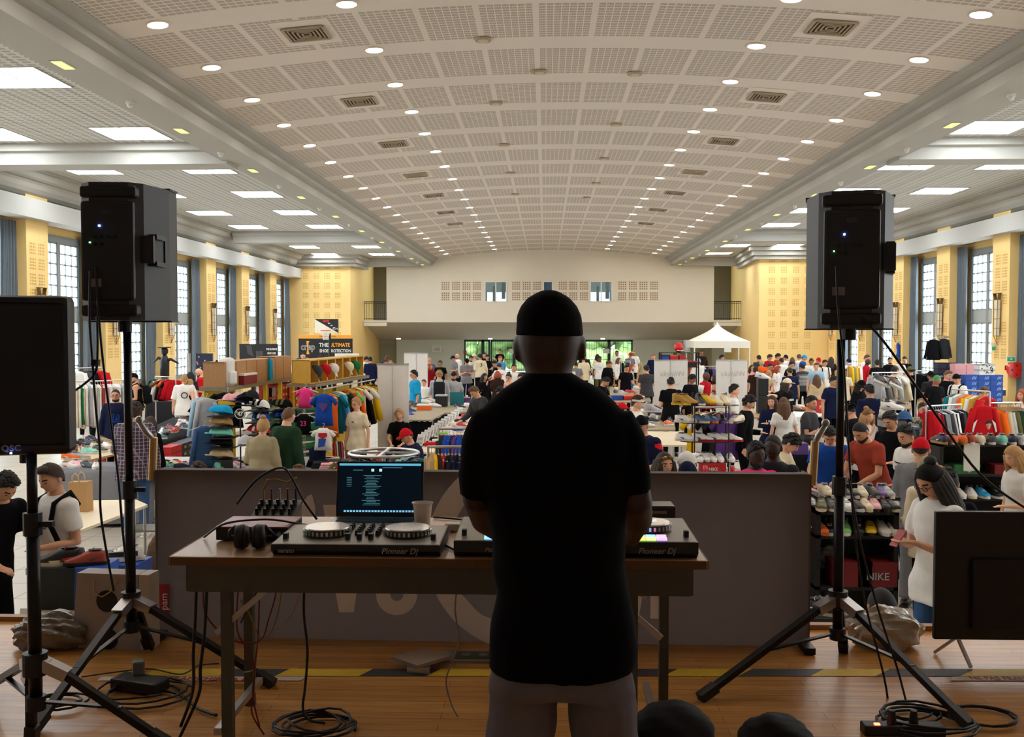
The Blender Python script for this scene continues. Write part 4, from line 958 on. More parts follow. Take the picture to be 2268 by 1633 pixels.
def hand(mb, wr, fw, side, drop=-.3):
    """palm and five separate fingers reaching forward and slightly down"""
    fw = Vector(fw).normalized(); up = Vector((0,0,1)); rt = fw.cross(up).normalized(); dn = Vector((0,0,-1))
    c = wr+fw*.045; q = Matrix((rt, fw, rt.cross(fw))).transposed(); mb.ell(c, (.040,.052,.016), 14, 10, q)
    for k, (off, ln) in enumerate(((-.030,.066),(-.010,.078),(.011,.073),(.030,.056))):
        a = wr+fw*.085+rt*off*side*-1; spread = rt*off*-side*.25
        b = a+fw*ln*.45+spread*ln*4+up*.008; c2 = b+fw*ln*.33+dn*.014; d = c2+fw*ln*.15+dn*.018
        mb.tube([a-fw*.02, a, b, c2, d], [.009,.0095,.0085,.0078,.006], 8); mb.ell(d, .006, 8, 6)
    a = wr+fw*.03+rt*side*.030; b = a+rt*side*.028+fw*.028+dn*.006; c2 = b+fw*.026+rt*side*.004+dn*.01
    mb.tube([a-rt*side*.015, a, b, c2], [.013,.012,.0105,.0075], 8); mb.ell(c2, .0075, 8, 6)
hand(body, LA[-1], (.25, 1, -.12), 1); hand(body, RA[-1], (-.1, 1, -.12), -1)
legs_ = (((1168,1500,.0),(1160,1650,.0),(1158,1760,.02),(1160,1930,-.02)), ((1322,1500,.0),(1338,1650,.0),(1342,1760,.02),(1345,1930,-.02)))
for Lg in legs_: limb(body, [g(*p) for p in Lg], [.08,.07,.058,.042])
for px_ in (1158, 1346):
    p = g(px_, 1930, .02); body.ell((p.x, p.y+.06, ST+.04), (.045,.13,.04), 14, 10)
me = fuse(body, 'person', .008, DSKIN, 5)
dj = place(me, 'person', None, label='person seen from behind in black shirt, backwards cap and grey trousers, bending over the controllers', cat='person')
sh = MB()
rows([(826,1166,1268,.068,-.02),(840,1150,1284,.08,-.02),(862,1112,1325,.088,-.018),(890,1078,1362,.098,-.01),(930,1052,1398,.112,0),(985,1046,1408,.122,0),(1080,1068,1394,.126,.0),(1180,1086,1386,.122,.0),(1250,1087,1384,.12,.0),(1310,1100,1391,.122,0),(1375,1088,1408,.13,0),(1440,1080,1413,.135,0),(1482,1078,1409,.135,0)], sh, .92, 32)
limb(sh, [g(1098,925), g(1070,990,.0), g(1060,1050,.01), g(1060,1096,.03)], [.06,.062,.056,.054])
limb(sh, [g(1355,925), g(1385,990,.0), g(1396,1050,.0), g(1399,1090,.0)], [.06,.062,.053,.05])
import numpy as np
def wrinkle(me, amp):
    n = len(me.vertices); c = np.empty(n*3); me.vertices.foreach_get('co', c); c = c.reshape(-1, 3); N_ = np.empty(n*3); me.vertex_normals.foreach_get('vector', N_); N_ = N_.reshape(-1, 3)
    x, y, z = c.T; f = amp*(np.sin(x*31+z*17+2*np.sin(y*9))+.7*np.sin(z*43-x*11)); me.vertices.foreach_set('co', (c+N_*f[:, None]).ravel()); me.update()
sm = fuse(sh, 'shirt', .009, DSH, 4); wrinkle(sm, .0022); place(sm, 'shirt', dj)
col_ = MB(); c = g(1216, 836, -.02); col_.loft([(c+Vector((0,0,-.02)), .070,.075), (c+Vector((0,0,.012)), .062,.066), (c+Vector((0,0,.012)), .058,.062), (c+Vector((0,0,-.02)), .062,.068)], cap=False, n=28); col_.build('collar', DSH, dj, True)
cp = MB(); rows([(744,1141,1291,.102,0),(725,1142,1290,.104,0),(700,1143,1289,.105,0),(678,1153,1279,.096,0),(660,1170,1262,.078,0),(648,1194,1240,.048,0),(644,1206,1226,.02,0)], cp, .98)
cm = fuse(cp, 'cap', .007, DCAP, 3); wrinkle(cm, .0012); c_ = place(cm, 'cap', dj)
MB().tube([g(1215, 646), g(1215, 643)], .008).build('cap_button', DCAP, c_)
b = MB(); c = g(1215, 752, .1); b.prism([(c.x-.07, c.y-.02), (c.x+.07, c.y-.02), (c.x+.05, c.y+.06), (c.x-.05, c.y+.06)], c.z-.004, c.z+.006, 'z'); b.build('cap_peak', DCAP, c_)
tr = MB(); rows([(1465,1088,1402,.115,0),(1500,1080,1410,.125,0),(1530,1078,1412,.12,0)], tr)
limb(tr, [g(1172,1490), g(1156,1560), g(1152,1650), g(1154,1780,.02), g(1158,1925,0)], [.094,.094,.09,.075,.06]); limb(tr, [g(1318,1490), g(1333,1560), g(1340,1650), g(1344,1780,.02), g(1345,1925,0)], [.094,.094,.09,.075,.06])
tm = fuse(tr, 'trousers', .010, DTR, 3); wrinkle(tm, .004); place(tm, 'trousers', dj)
sho = MB()
for px_ in (1158, 1346):
    p = g(px_, 1930, .02); sho.ell((p.x, p.y+.065, ST+.045), (.052,.145,.042), 16, 10); sho.box((p.x, p.y+.065, ST+.012), (.095,.27,.022), bev=.008)
sho.build('shoes', BLACK, dj, True)
# ================================================================ people
HR = (.076, .096, .116)
def head_geo(mb, M):
    n, m = 36, 30; R = []
    def D(t, f):
        x, y, z = sin(t)*sin(f), -sin(t)*cos(f), cos(t)      # f=0 faces -y
        g_ = lambda cx, cz, s: math.exp(-((x-cx)**2+(z-cz)**2)/s)*(1 if y < 0 else 0)
        k = 1.0-.05*g_(.36,.06,.02)-.05*g_(-.36,.06,.02)+.20*g_(0,-.16,.012)+.10*g_(0,0,.014)+.045*g_(0,-.48,.02)-.03*g_(0,-.60,.004)+.05*g_(0,-.78,.03)+.03*g_(.3,.2,.02)+.03*g_(-.3,.2,.02)
        xs = 1-.30*max(0, -z)**1.6; ys = 1-.10*max(0, -z) if y < 0 else 1-.42*max(0, -z)
        return Vector((x*HR[0]*xs*(1 if y > -.5 else 1), y*HR[1]*ys*k, z*HR[2]))
    i0 = len(mb.v)
    top = mb.addv(M @ D(0, 0)); 
    for i in range(1, m): R.append([mb.addv(M @ D(pi*i/m, 2*pi*j/n)) for j in range(n)])
    bot = mb.addv(M @ D(pi, 0))
    def fc(idx, t, f):
        x, z = sin(t)*sin(f), cos(t); y = -sin(t)*cos(f); mb.mi = 0
        if y < -.3:
            if abs(abs(x)-.36) < .10 and abs(z-.05) < .055: mb.mi = 1
            elif abs(abs(x)-.37) < .19 and abs(z-.26) < .05: mb.mi = 1
            elif abs(x) < .24 and abs(z+.56) < .05: mb.mi = 2
        mb.face(idx); mb.mi = 0
    for j in range(n): mb.face((top, R[0][j], R[0][(j+1)%n])); mb.face((bot, R[-1][(j+1)%n], R[-1][j]))
    for k in range(len(R)-1):
        for j in range(n): fc((R[k][j], R[k+1][j], R[k+1][(j+1)%n], R[k][(j+1)%n]), pi*(k+1.5)/m, 2*pi*(j+.5)/n)
    for s in (-1, 1): mb.M = M; mb.ell((s*.079, .008, -.005), (.012,.02,.032), 8, 6); mb.M = None
def hand_geo(mb, wr, fw, side, s=1.0):
    fw = Vector(fw).normalized(); up = Vector((0,0,1)) if abs(fw.z) < .9 else Vector((0,1,0)); rt = fw.cross(up).normalized(); nn = rt.cross(fw)
    q = Matrix((rt, fw, nn)).transposed(); mb.ell(wr+fw*.045, (.017 if abs(fw.z) > .9 else .038, .05, .038 if abs(fw.z) > .9 else .016), 8, 6, q)
    ax = nn if abs(fw.z) > .9 else rt; bend = (rt*-side if abs(fw.z) > .9 else -nn)
    for off, ln in ((-.028,.062),(-.009,.074),(.010,.069),(.028,.052)):
        a = wr+fw*.08+ax*off; mb.tube([a-fw*.02, a, a+fw*ln*.5+bend*.006, a+fw*ln*.85+bend*.022], [.010,.010,.009,.007], 6)
    a = wr+fw*.025+ax*.03*(1 if abs(fw.z) > .9 else side); mb.tube([a, a+fw*.03+ax*.02*(1 if abs(fw.z) > .9 else side), a+fw*.055+ax*.02*(1 if abs(fw.z) > .9 else side)], [.013,.011,.008], 6)
ARM = {  # elbow, hand relative to shoulder (x outward, y forward negative), hand direction
 'down': ((.07,.03,-.28), (.10,-.02,-.53), (0,-.1,-1)), 'front': ((.05,.02,-.29), (-.03,-.22,-.30), (-.3,-1,0)), 'browse': ((.06,-.08,-.27), (-.02,-.30,-.38), (-.1,-1,-.2)),
 'cross': ((.06,-.04,-.28), (-.24,-.17,-.22), (-1,-.1,.1)), 'face': ((.05,-.10,-.25), (-.10,-.22,-.02), (-.2,-.3,1)), 'point': ((.24,-.06,-.04), (.50,-.12,.0), (1,-.1,0)),
 'reach': ((.05,-.20,-.20), (.0,-.46,-.22), (0,-1,-.1)), 'knee': ((.05,-.10,-.26), (-.06,-.30,-.36), (-.2,-1,-.2)), 'hip': ((.16,.06,-.26), (.03,-.04,-.42), (-.4,-.4,-1)), 'phone': ((.05,-.04,-.29), (-.10,-.26,-.20), (-.4,-1,.2))}
POSE = {  # lean, head pitch, head yaw, right arm, left arm, legs
 'stand': (2, 4, 0, 'down', 'down', 'st'), 'look': (4, 19, 8, 'down', 'front', 'st'), 'turn': (3, 5, 38, 'down', 'down', 'wk'), 'hold': (4, 24, -6, 'front', 'front', 'st'),
 'browse': (20, 34, 6, 'browse', 'browse', 'st'), 'bend': (42, 30, 0, 'reach', 'browse', 'st'), 'cross': (2, 6, -20, 'cross', 'cross', 'st'), 'face': (3, 10, 0, 'face', 'down', 'st'),
 'point': (4, 8, 30, 'point', 'front', 'st'), 'phone': (4, 30, 0, 'phone', 'phone', 'st'), 'walk': (4, 4, -12, 'down', 'front', 'wk'), 'sit': (8, 4, 0, 'knee', 'knee', 'si'), 'sitlow': (16, 24, 0, 'knee', 'knee', 'si'), 'hips': (2, 8, -16, 'hip', 'hip', 'st'), 'reach': (14, 26, -8, 'reach', 'down', 'wk')}
_pc = {}
def skel(pose, sex):
    L, hp, hy, ra, la, lg = POSE[pose]; L = radians(L); w_ = .172 if sex == 'm' else .150
    P = Vector((0, 0, .93 if lg != 'si' else .52)) + Vector((0, sin(L)*.14, 0))
    T = Matrix.Translation(P) @ Matrix.Rotation(L, 4, 'X'); S = {s: T @ Vector((s*w_, 0, .452)) for s in (-1, 1)}
    neck = T @ Vector((0, 0, .53)); hd = Matrix.Rotation(min(L*.6+radians(hp)*.55, 1.2), 4, 'X')
    hc = neck + (hd @ Vector((0, -.012, .128)).to_4d()).to_3d()
    HM = Matrix.Translation(hc) @ Matrix.Rotation(radians(hy), 4, 'Z') @ Matrix.Rotation(L*.35+radians(hp), 4, 'X')
    A = {}
    for s, a in ((-1, ra), (1, la)):
        e_, h_, d_ = ARM[a]; f = .95 if sex == 'f' else 1
        dz = .025 if (a == 'cross' and s > 0) else 0
        A[s] = (S[s], S[s]+Vector((s*e_[0], e_[1], e_[2]))*f, S[s]+Vector((s*h_[0], h_[1]-dz*1.4, h_[2]+dz))*f, Vector((s*d_[0], d_[1], d_[2])))
    hips = {s: T @ Vector((s*.092, 0, -.03)) for s in (-1, 1)}; G = {}
    for s in (-1, 1):
        h_ = hips[s]
        if lg == 'si': G[s] = (h_, Vector((s*.14, h_.y-.44, .50)), Vector((s*.13, h_.y-.40, .08)))
        else:
            o = (.0, -.0) if lg == 'st' else ((-.10, -.16) if s > 0 else (.05, .16))
            G[s] = (h_, Vector((s*.105, o[0]-.02, .50)), Vector((s*.115, o[1]+.03, .085)))
    top = max((HM @ Vector((0, .03*q, .13))).z for q in (-1, 0, 1)); return dict(T=T, A=A, G=G, HM=HM, neck=neck, top=top, L=L, w=w_, leg=lg)
TOR = {'m': [(-.10,.13,.095),(-.02,.16,.108),(.10,.150,.10),(.25,.155,.105),(.38,.178,.112),(.45,.180,.10),(.485,.150,.088),(.515,.095,.072),(.545,.060,.06),(.60,.052,.055)],
       'f': [(-.10,.14,.10),(-.02,.165,.112),(.10,.130,.092),(.22,.125,.09),(.34,.150,.115),(.44,.156,.092),(.475,.130,.078),(.51,.078,.062),(.54,.050,.052),(.60,.044,.048)]}
LIPM = mat('lips', rgb(150,80,72), .6)
def body_mesh(pose, sex, vx):
    k = ('b', pose, sex, vx)
    if k in _pc: return _pc[k]
    s = skel(pose, sex); mb = MB(); mb.M = s['T']; mb.loft([((0,0,z), a, b, .95) for z, a, b in TOR[sex]], n=18); mb.M = None
    f = 1 if sex == 'm' else .85
    mb.tube([s['neck']-Vector((0,0,.04)), s['HM'] @ Vector((0,.015,-.06))], [.058*f, .056*f], 12); mb.M = None
    for q in (-1, 1):
        a, b, c, d = s['A'][q]; mb.tube([a, a.lerp(b,.5), b, b.lerp(c,.4), c, c+d.normalized()*.03], [.052*f,.046*f,.039*f,.038*f,.026*f,.024*f], 10); mb.ell(a, .054*f, 10, 8)
        h, kn, an = s['G'][q]; mb.tube([h, h.lerp(kn,.5), kn, kn.lerp(an,.35), an], [.088,.076,.056,.054,.036], 10)
        mb.ell(an+Vector((0,-.06,-.04)), (.042,.11,.038), 10, 8); hand_geo(mb, c, d, q)
    me = fuse(mb, 'person_body', vx, [skin(0), hairm(0), LIPM], 3)
    # fine head welded on the neck
    hb = MB(); head_geo(hb, s['HM']); bm = bmesh.new(); bm.from_mesh(me); hm = hb.mesh('h', [skin(0), hairm(0), LIPM], True); bm.from_mesh(hm); bm.to_mesh(me); bm.free(); bpy.data.meshes.remove(hm)
    _pc[k] = (me, s); return _pc[k]
def top_mesh(kind, pose, sex, vx):
    k = ('t', kind, pose, sex, vx)
    if k in _pc: return _pc[k]
    s = skel(pose, sex); mb = MB(); mb.M = s['T']; g_ = dict(tee=.018, polo=.018, long=.022, jacket=.034, tank=.010, dress=.014, oversize=.036)[kind]
    lo = dict(tee=-.16, polo=-.15, long=-.14, jacket=-.2, tank=-.08, dress=-.5, oversize=-.22)[kind]
    if s['leg'] == 'si': lo = max(lo, -.06)
    R = [((0,0,z), a+g_, b+g_, .93) for z, a, b in TOR[sex] if z > -.05 and z < (.42 if kind in ('tank','dress') else .52)]
    R = [((0,0,z[0][2]), z[1]+max(0,.028-z[0][2]*.12), z[2]+max(0,.022-z[0][2]*.1), .93) for z in R]
    R = [((0,0,lo), R[0][1]+.014, R[0][2]+.014, .93)] + R
    if kind in ('tank','dress'): R.append(((0,-.005,.44), .085, .075, .9))
    else: R.append(((0,0,.535), .066, .064, 1))
    mb.loft(R, n=20)
    f = 1 if sex == 'm' else .88
    for q in (-1, 1):
        a, b, c, d = s['A'][q]; mb.M = None; r = .056*f+g_*.6
        if kind in ('tee','polo','oversize'): e = b if kind == 'oversize' else a.lerp(b, .68); mb.ell(a, r, 10, 8); mb.tube([a, a.lerp(e,.5), e], [r, r*1.02, r*1.06], 12)
        elif kind in ('long','jacket'): mb.ell(a, r, 10, 8); mb.tube([a, b, b.lerp(c,.5), c], [r, r*.9, r*.78, r*.62], 12)
        else: mb.M = s['T']; mb.tube([(q*.085,-.09,.40),(q*.085,-.04,.485),(q*.085,.03,.48),(q*.085,.07,.40)], .012, 6)
    me = fuse(mb, 'top', max(vx, .010), [cloth('black')], 3); 
    wrinkle(me, .003)
    _pc[k] = me; return me
def bot_mesh(kind, pose, sex, vx):
    s = skel(pose, sex); k = ('p', kind, s['leg'], round(s['L'], 2), sex, vx)
    if k in _pc: return _pc[k]
    mb = MB(); mb.M = s['T']; mb.loft([((0,0,-.14), .15, .11, .93), ((0,0,-.02), .175, .12, .93), ((0,0,.08), .158, .108, .93)], n=18); mb.M = None
    for q in (-1, 1):
        h, kn, an = s['G'][q]; w_ = {'trousers': 1, 'jeans': .92, 'wide': 1.25, 'shorts': 1.15, 'skirt': 1.1}[kind]
        if kind in ('shorts','skirt'): mb.tube([h, h.lerp(kn,.5), h.lerp(kn,.92)], [.1, .092*w_, .088*w_], 12)
        else: mb.tube([h, h.lerp(kn,.5), kn, kn.lerp(an,.5), an], [.1,.088*w_,.07*w_,.066*w_,.06*w_], 12)
    me = fuse(mb, 'bottoms', max(vx, .011), [cloth('black')], 3); _pc[k] = me; return me
def shoe_mesh(pose, sex):
    s = skel(pose, sex); k = ('s', s['leg'])
    if k in _pc: return _pc[k]
    mb = MB()
    for q in (-1, 1):
        an = s['G'][q][2]; mb.ell(an+Vector((0,-.055,-.042)), (.048,.125,.045), 12, 8); mb.box(an+Vector((0,-.055,-.074)), (.088,.25,.022), bev=.006)
    _pc[k] = mb.mesh('shoes', paint('white'), True); return _pc[k]
def hair_mesh(kind):
    k = ('h', kind)
    if k in _pc: return _pc[k]
    mb = MB(); a, b, c = HR; rd = random.Random(len(kind)*7)
    def cap_(th, zc, back=.3, front=.0, n=22, m=9, puff=0):
        R = []
        for i in range(m+1):
            row = []
            for j in range(n):
                f = 2*pi*j/n; t = (pi*.5+back*(1-cos(f))/2*-1*-1+front*(1+cos(f))/2)*i/m if 0 else i/m*(pi*.5+back*(1-cos(f))/2+front*(1+cos(f))/2)
                q = 1+puff*rd.uniform(-1, 1); row.append(mb.addv((sin(t)*sin(f)*(a+th)*q, -sin(t)*cos(f)*(b+th)*q, zc+cos(t)*(c+th)*q)))
            R.append(row)
        for i in range(m):
            for j in range(n): mb.face((R[i][j], R[i+1][j], R[i+1][(j+1)%n], R[i][(j+1)%n]))
    if kind == 'short':
        cap_(.012, .006, .62, -.80, puff=.02)
        for i in range(60):
            f = rd.uniform(0, 2*pi); t = rd.uniform(.05, 1)*(.80+.55*(1-cos(f))/2); mb.ell((sin(t)*sin(f)*(a+.008), -sin(t)*cos(f)*(b+.008), .006+cos(t)*(c+.010)), (.022,.022,.013), 7, 5, Matrix.Rotation(rd.uniform(-.5,.5), 3, 'X'))
    elif kind == 'crop': cap_(.006, 0, .60, -.78)
    elif kind == 'under': cap_(.003, 0, .55, -1.0)
    elif kind == 'quiff': cap_(.013, .004, .62, -.80, puff=.03); mb.ell((0,-.05,.105), (.055,.05,.03), 10, 7)
    elif kind == 'curly':
        cap_(.012, .002, .8, -.58)
        for i in range(70):
            f = rd.uniform(0, 2*pi); t = rd.uniform(0, 1)*(1.25+.75*(1-cos(f))/2-.3); mb.ell((sin(t)*sin(f)*(a+.014), -sin(t)*cos(f)*(b+.014), cos(t)*(c+.012)), .021, 7, 5)
    elif kind in ('long', 'pony', 'bun', 'bob', 'longwavy'):
        cap_(.013, .002, .85, -.66)
        if kind in ('long', 'longwavy'):
            for s in range(15):
                f = radians(70+s*220/14); x, y = sin(f)*.082, -cos(f)*.10; w_ = .01 if kind == 'longwavy' else .002
                mb.tube([(x*.9,y*.9,.03), (x*1.05,y*1.05,-.06), (x*1.15+rd.uniform(-w_,w_),y*1.02,-.16), (x*1.2+rd.uniform(-w_,w_)*2,y*.95+.005,-.27), (x*1.1,y*.9+.01,-.36-rd.uniform(0,.04))], [.03,.032,.034,.03,.012], 7)
        elif kind == 'bob':
            for s in range(13):
                f = radians(60+s*240/12); x, y = sin(f)*.082, -cos(f)*.10; mb.tube([(x*.9,y*.9,.03), (x*1.1,y*1.1,-.05), (x*1.12,y*1.05,-.14)], [.032,.036,.02], 7)
        elif kind == 'pony': mb.tube([(0,.09,.03), (0,.14,.03), (0,.155,-.05), (0,.13,-.14)], [.02,.03,.03,.008], 9)
        else: mb.ell((0,.06,.12), (.042,.042,.036), 12, 8)
    elif kind in ('cap', 'capback', 'capleft'):
        cap_(.012, .012, .15, -.34); s = -1 if kind == 'cap' else 1
        pts = [(-.062, s*.085), (-.05, s*.135), (-.02, s*.165), (.02, s*.165), (.05, s*.135), (.062, s*.085)]
        mb.prism([(x, y) for x, y in pts], .045, .055, 'z'); mb.ell((0,0,.142), (.008,.008,.006), 6, 4)
    elif kind == 'bucket':
        cap_(.014, .012, .12, -.25)
        n = 22; R0 = [mb.addv((sin(2*pi*j/n)*(a+.014), -cos(2*pi*j/n)*(b+.014), .03)) for j in range(n)]; R1 = [mb.addv((sin(2*pi*j/n)*(a+.07), -cos(2*pi*j/n)*(b+.07), -.005)) for j in range(n)]
        for j in range(n): mb.face((R0[j], R1[j], R1[(j+1)%n], R0[(j+1)%n]))
    elif kind == 'beard':
        for s in range(9):
            f = radians(-80+s*20); mb.ell((sin(f)*.052, -cos(f)*.074, -.066-.020*cos(f)), (.016,.014,.022), 8, 6)
    elif kind == 'headband':
        n = 24; R = []
        for z, g_ in ((.035,.014),(.065,.016)): R.append([mb.addv((sin(2*pi*j/n)*(a*.97+g_), -cos(2*pi*j/n)*(b*.95+g_), z)) for j in range(n)])
        for j in range(n): mb.face((R[0][j], R[1][j], R[1][(j+1)%n], R[0][(j+1)%n]))
    elif kind == 'glasses':
        for s in (-1, 1): mb.tube([(s*.032+.022*cos(t*pi/5), -.098, .006+.017*sin(t*pi/5)) for t in range(10)], .0022, 5, closed=True); mb.tube([(s*.054,-.094,.01),(s*.08,-.02,.008)], .002, 5)
        mb.tube([(-.01,-.1,.01),(.01,-.1,.01)], .0022, 5)
    elif kind == 'shades':
        for s in (-1, 1): mb.ell((s*.032, -.075, .085), (.028,.012,.018), 10, 6)
        mb.tube([(-.08,0,.06),(-.06,-.06,.085),(.06,-.06,.085),(.08,0,.06)], .003, 5)
    me = mb.mesh(kind, hairm(0), kind not in ('prism',))
    _pc[k] = me; return me
ZF = 0.0
def person(px, yt, hh, pose, face, sk, hair, top, bot, label, sex='m', hq=False, extra=(), shoes='white', d=None, z0=0.0, group=None):
    """px, yt: where the top of the head is; hh: standing height"""
    vx = .0145
    me, s = body_mesh(pose, sex, vx); k = hh/1.76
    zt = s['top']*k+z0; r = ray(px, yt)
    if d is None:
        t = (zt-CZ)/r.z; p = Vector((r.x*t, r.y*t, z0))
    else:
        t = d/r.y; p = Vector((r.x*t, d, z0)); k = (CZ+r.z*t-z0)/s['top']
    rz = radians(face)
    hd = Matrix.Rotation(rz, 3, 'Z') @ Vector((s['HM'].translation.x, s['HM'].translation.y, 0))*k
    p -= hd*(1 if abs(hd.length) > .03 else 0)
    hk, hc = hair if isinstance(hair, tuple) else (hair, 0)
    o = place(me, 'person', None, p, rz, label, 'person', group, sc=k, mats=[skin(sk), hairm(hc if isinstance(hc, int) else 0)])
    tk, tc = top[:2]
    place(top_mesh(tk, pose, sex, vx), {'tee': 't_shirt', 'polo': 'polo_shirt', 'long': 'long_sleeved_top', 'jacket': 'jacket', 'tank': 'vest_top', 'dress': 'dress', 'oversize': 't_shirt'}[tk], o, mats=[cloth(tc)])
    place(bot_mesh(bot[0], pose, sex, vx), bot[0], o, mats=[cloth(bot[1])])
    place(shoe_mesh(pose, sex), 'shoes', o, mats=[paint(shoes)])
    H_ = s['HM']
    def hp_(kind, name, m):
        q = place(hair_mesh(kind), name, o, mats=[m]); q.matrix_local = H_; return q
    if hk in ('cap', 'capback', 'bucket'):
        hp_('under', 'hair', hairm(0)); hp_(hk, 'hat' if hk == 'bucket' else 'cap', cloth(hc))
    elif hk and hk != 'bald': hp_(hk, 'hair', hairm(hc))
    for ex in extra:
        if ex[0] == 'beard': hp_('beard', 'beard', hairm(ex[1] if len(ex) > 1 else 0))
        elif ex[0] == 'glasses': hp_('glasses', 'glasses', BLACK)
        elif ex[0] == 'shades': hp_('shades', 'sunglasses', mat('shade_gold', rgb(150,110,60), .2, .4))
        elif ex[0] == 'headband': hp_('headband', 'headband', cloth(ex[1]))
        elif ex[0] == 'hair': hp_(ex[1], 'hair', hairm(ex[2]))
        elif ex[0] == 'print':   # side, text, size, colour, z
            _, side, txt, sz, c_, z_ = ex; g_ = .128+.03*(tk == 'oversize') if sex == 'm' else .13
            t_ = text_mesh(txt, sz, .002, .002).copy(); t_.materials.clear(); t_.materials.append(cloth(c_)); q = place(t_, 'print', o)
            q.matrix_local = s['T'] @ Matrix.Translation((0, -g_ if side == 'f' else g_, z_)) @ (Matrix.Rotation(pi/2, 4, 'X') if side == 'f' else Matrix.Rotation(pi, 4, 'Z') @ Matrix.Rotation(pi/2, 4, 'X'))
        elif ex[0] == 'stripes':
            m = MB()
            g_ = .115
            for j in range(ex[2]):
                z_ = .05+.38*j/ex[2]; b_ = [q for q in TOR[sex] if q[0] <= z_][-1]
                m.loft([((0,0,z_), b_[1]+.036, b_[2]+.036), ((0,0,z_+.014), b_[1]+.036, b_[2]+.036)], cap=False, n=24)
            q = m.build('stripes', cloth(ex[1]), o, True); q.matrix_local = s['T']
        elif ex[0] == 'sleeve_trim':
            m = MB()
            for q_ in (-1, 1): a, b, c, d_ = s['A'][q_]; m.tube([a.lerp(b,.05), a.lerp(b,.7)], [.076,.074], 12)
            m.build('sleeves', cloth(ex[1]), o, True)
        elif ex[0] == 'bag':
            m = MB(); q = s['T']; bg = empty('shoulder_bag', o.location, rz, ex[2], 'bag'); bg.scale = (k, k, k)
            a = q @ Vector((.22,.08,.02)); m.box(a, (.08,.26,.22), bev=.025); m.build('pouch', cloth(ex[1]), bg); m = MB(); m.tube([a+Vector((0,.1,.1)), q @ Vector((.05,.155,.3)), q @ Vector((-.12,.02,.53)), q @ Vector((-.02,-.15,.35)), a+Vector((0,-.1,.1))], .008, 6); m.build('strap', cloth(ex[1]), bg, True)
        elif ex[0] == 'pack':
            bg = empty('backpack', o.location, rz, ex[2], 'backpack'); bg.scale = (k, k, k); q = s['T']; m = MB(); m.M = q
            m.box((0,.22,.24), (.30,.15,.46), bev=.05); m.box((0,.305,.13), (.22,.05,.2), bev=.02); m.build('bag_body', cloth(ex[1]), bg, True)
            m = MB(); m.M = q
            for s_ in (-1, 1): m.tube([(s_*.10,.14,.42),(s_*.11,.05,.535),(s_*.115,-.09,.48),(s_*.12,-.142,.32),(s_*.15,-.08,.14),(s_*.14,.14,.05)], .018, 6)
            m.build('strap', cloth(ex[1]), bg, True)
    return o
# ================================================================ market furniture and goods
def table_px(label, quad, z=.76, top='white', clothc=None, drop=None, group=None, legs=True, cat='table'):
    """quad: pixel corners of the top, near left first, counter-clockwise as seen"""
    P = [atz(a, b, z) for a, b in quad]; c = sum(P, Vector())/len(P); L = [(p.x-c.x, p.y-c.y) for p in P]
    e = empty('market_table', (c.x, c.y, 0), 0, label, cat, group)
    MB().prism(L, z-.03, z, 'z').build('tabletop', mat('top_'+top, LC[top], .5, noise=.05, ns=3), e)
    if legs:
        for x, y in L:
            x *= .93; y *= .93; MB().cyl((x, y, 0), (x, y, z-.03), .018, n=8).build('leg', STEEL, e)
    if clothc:
        lo = .05 if drop is None else z-drop; m = MB(); n = 14; N = len(L)
        ring = [[], []]
        for i in range(N):
            a, b = Vector(L[i]), Vector(L[(i+1) % N]); nr = Vector((b.y-a.y, a.x-b.x)).normalized()
            if nr.dot((a+b)/2) < 0: nr = -nr
            for j in range(n):
                p = a.lerp(b, j/n); w_ = .025*sin(j*2.4+i)
                ring[0].append(m.addv((p.x+nr.x*.012, p.y+nr.y*.012, z+.004))); ring[1].append(m.addv((p.x+nr.x*(.03+w_), p.y+nr.y*(.03+w_), lo)))
        K = len(ring[0])
        for j in range(K): m.face((ring[0][j], ring[0][(j+1)%K], ring[1][(j+1)%K], ring[1][j]))
        m.face(ring[0]); m.build('tablecloth', cloth(clothc), None, True, loc=(c.x, c.y, 0), label='%s cloth draped over the %s' % (wd(clothc), label.split(' covered')[0].split(' with')[0]), cat='tablecloth')
    return e
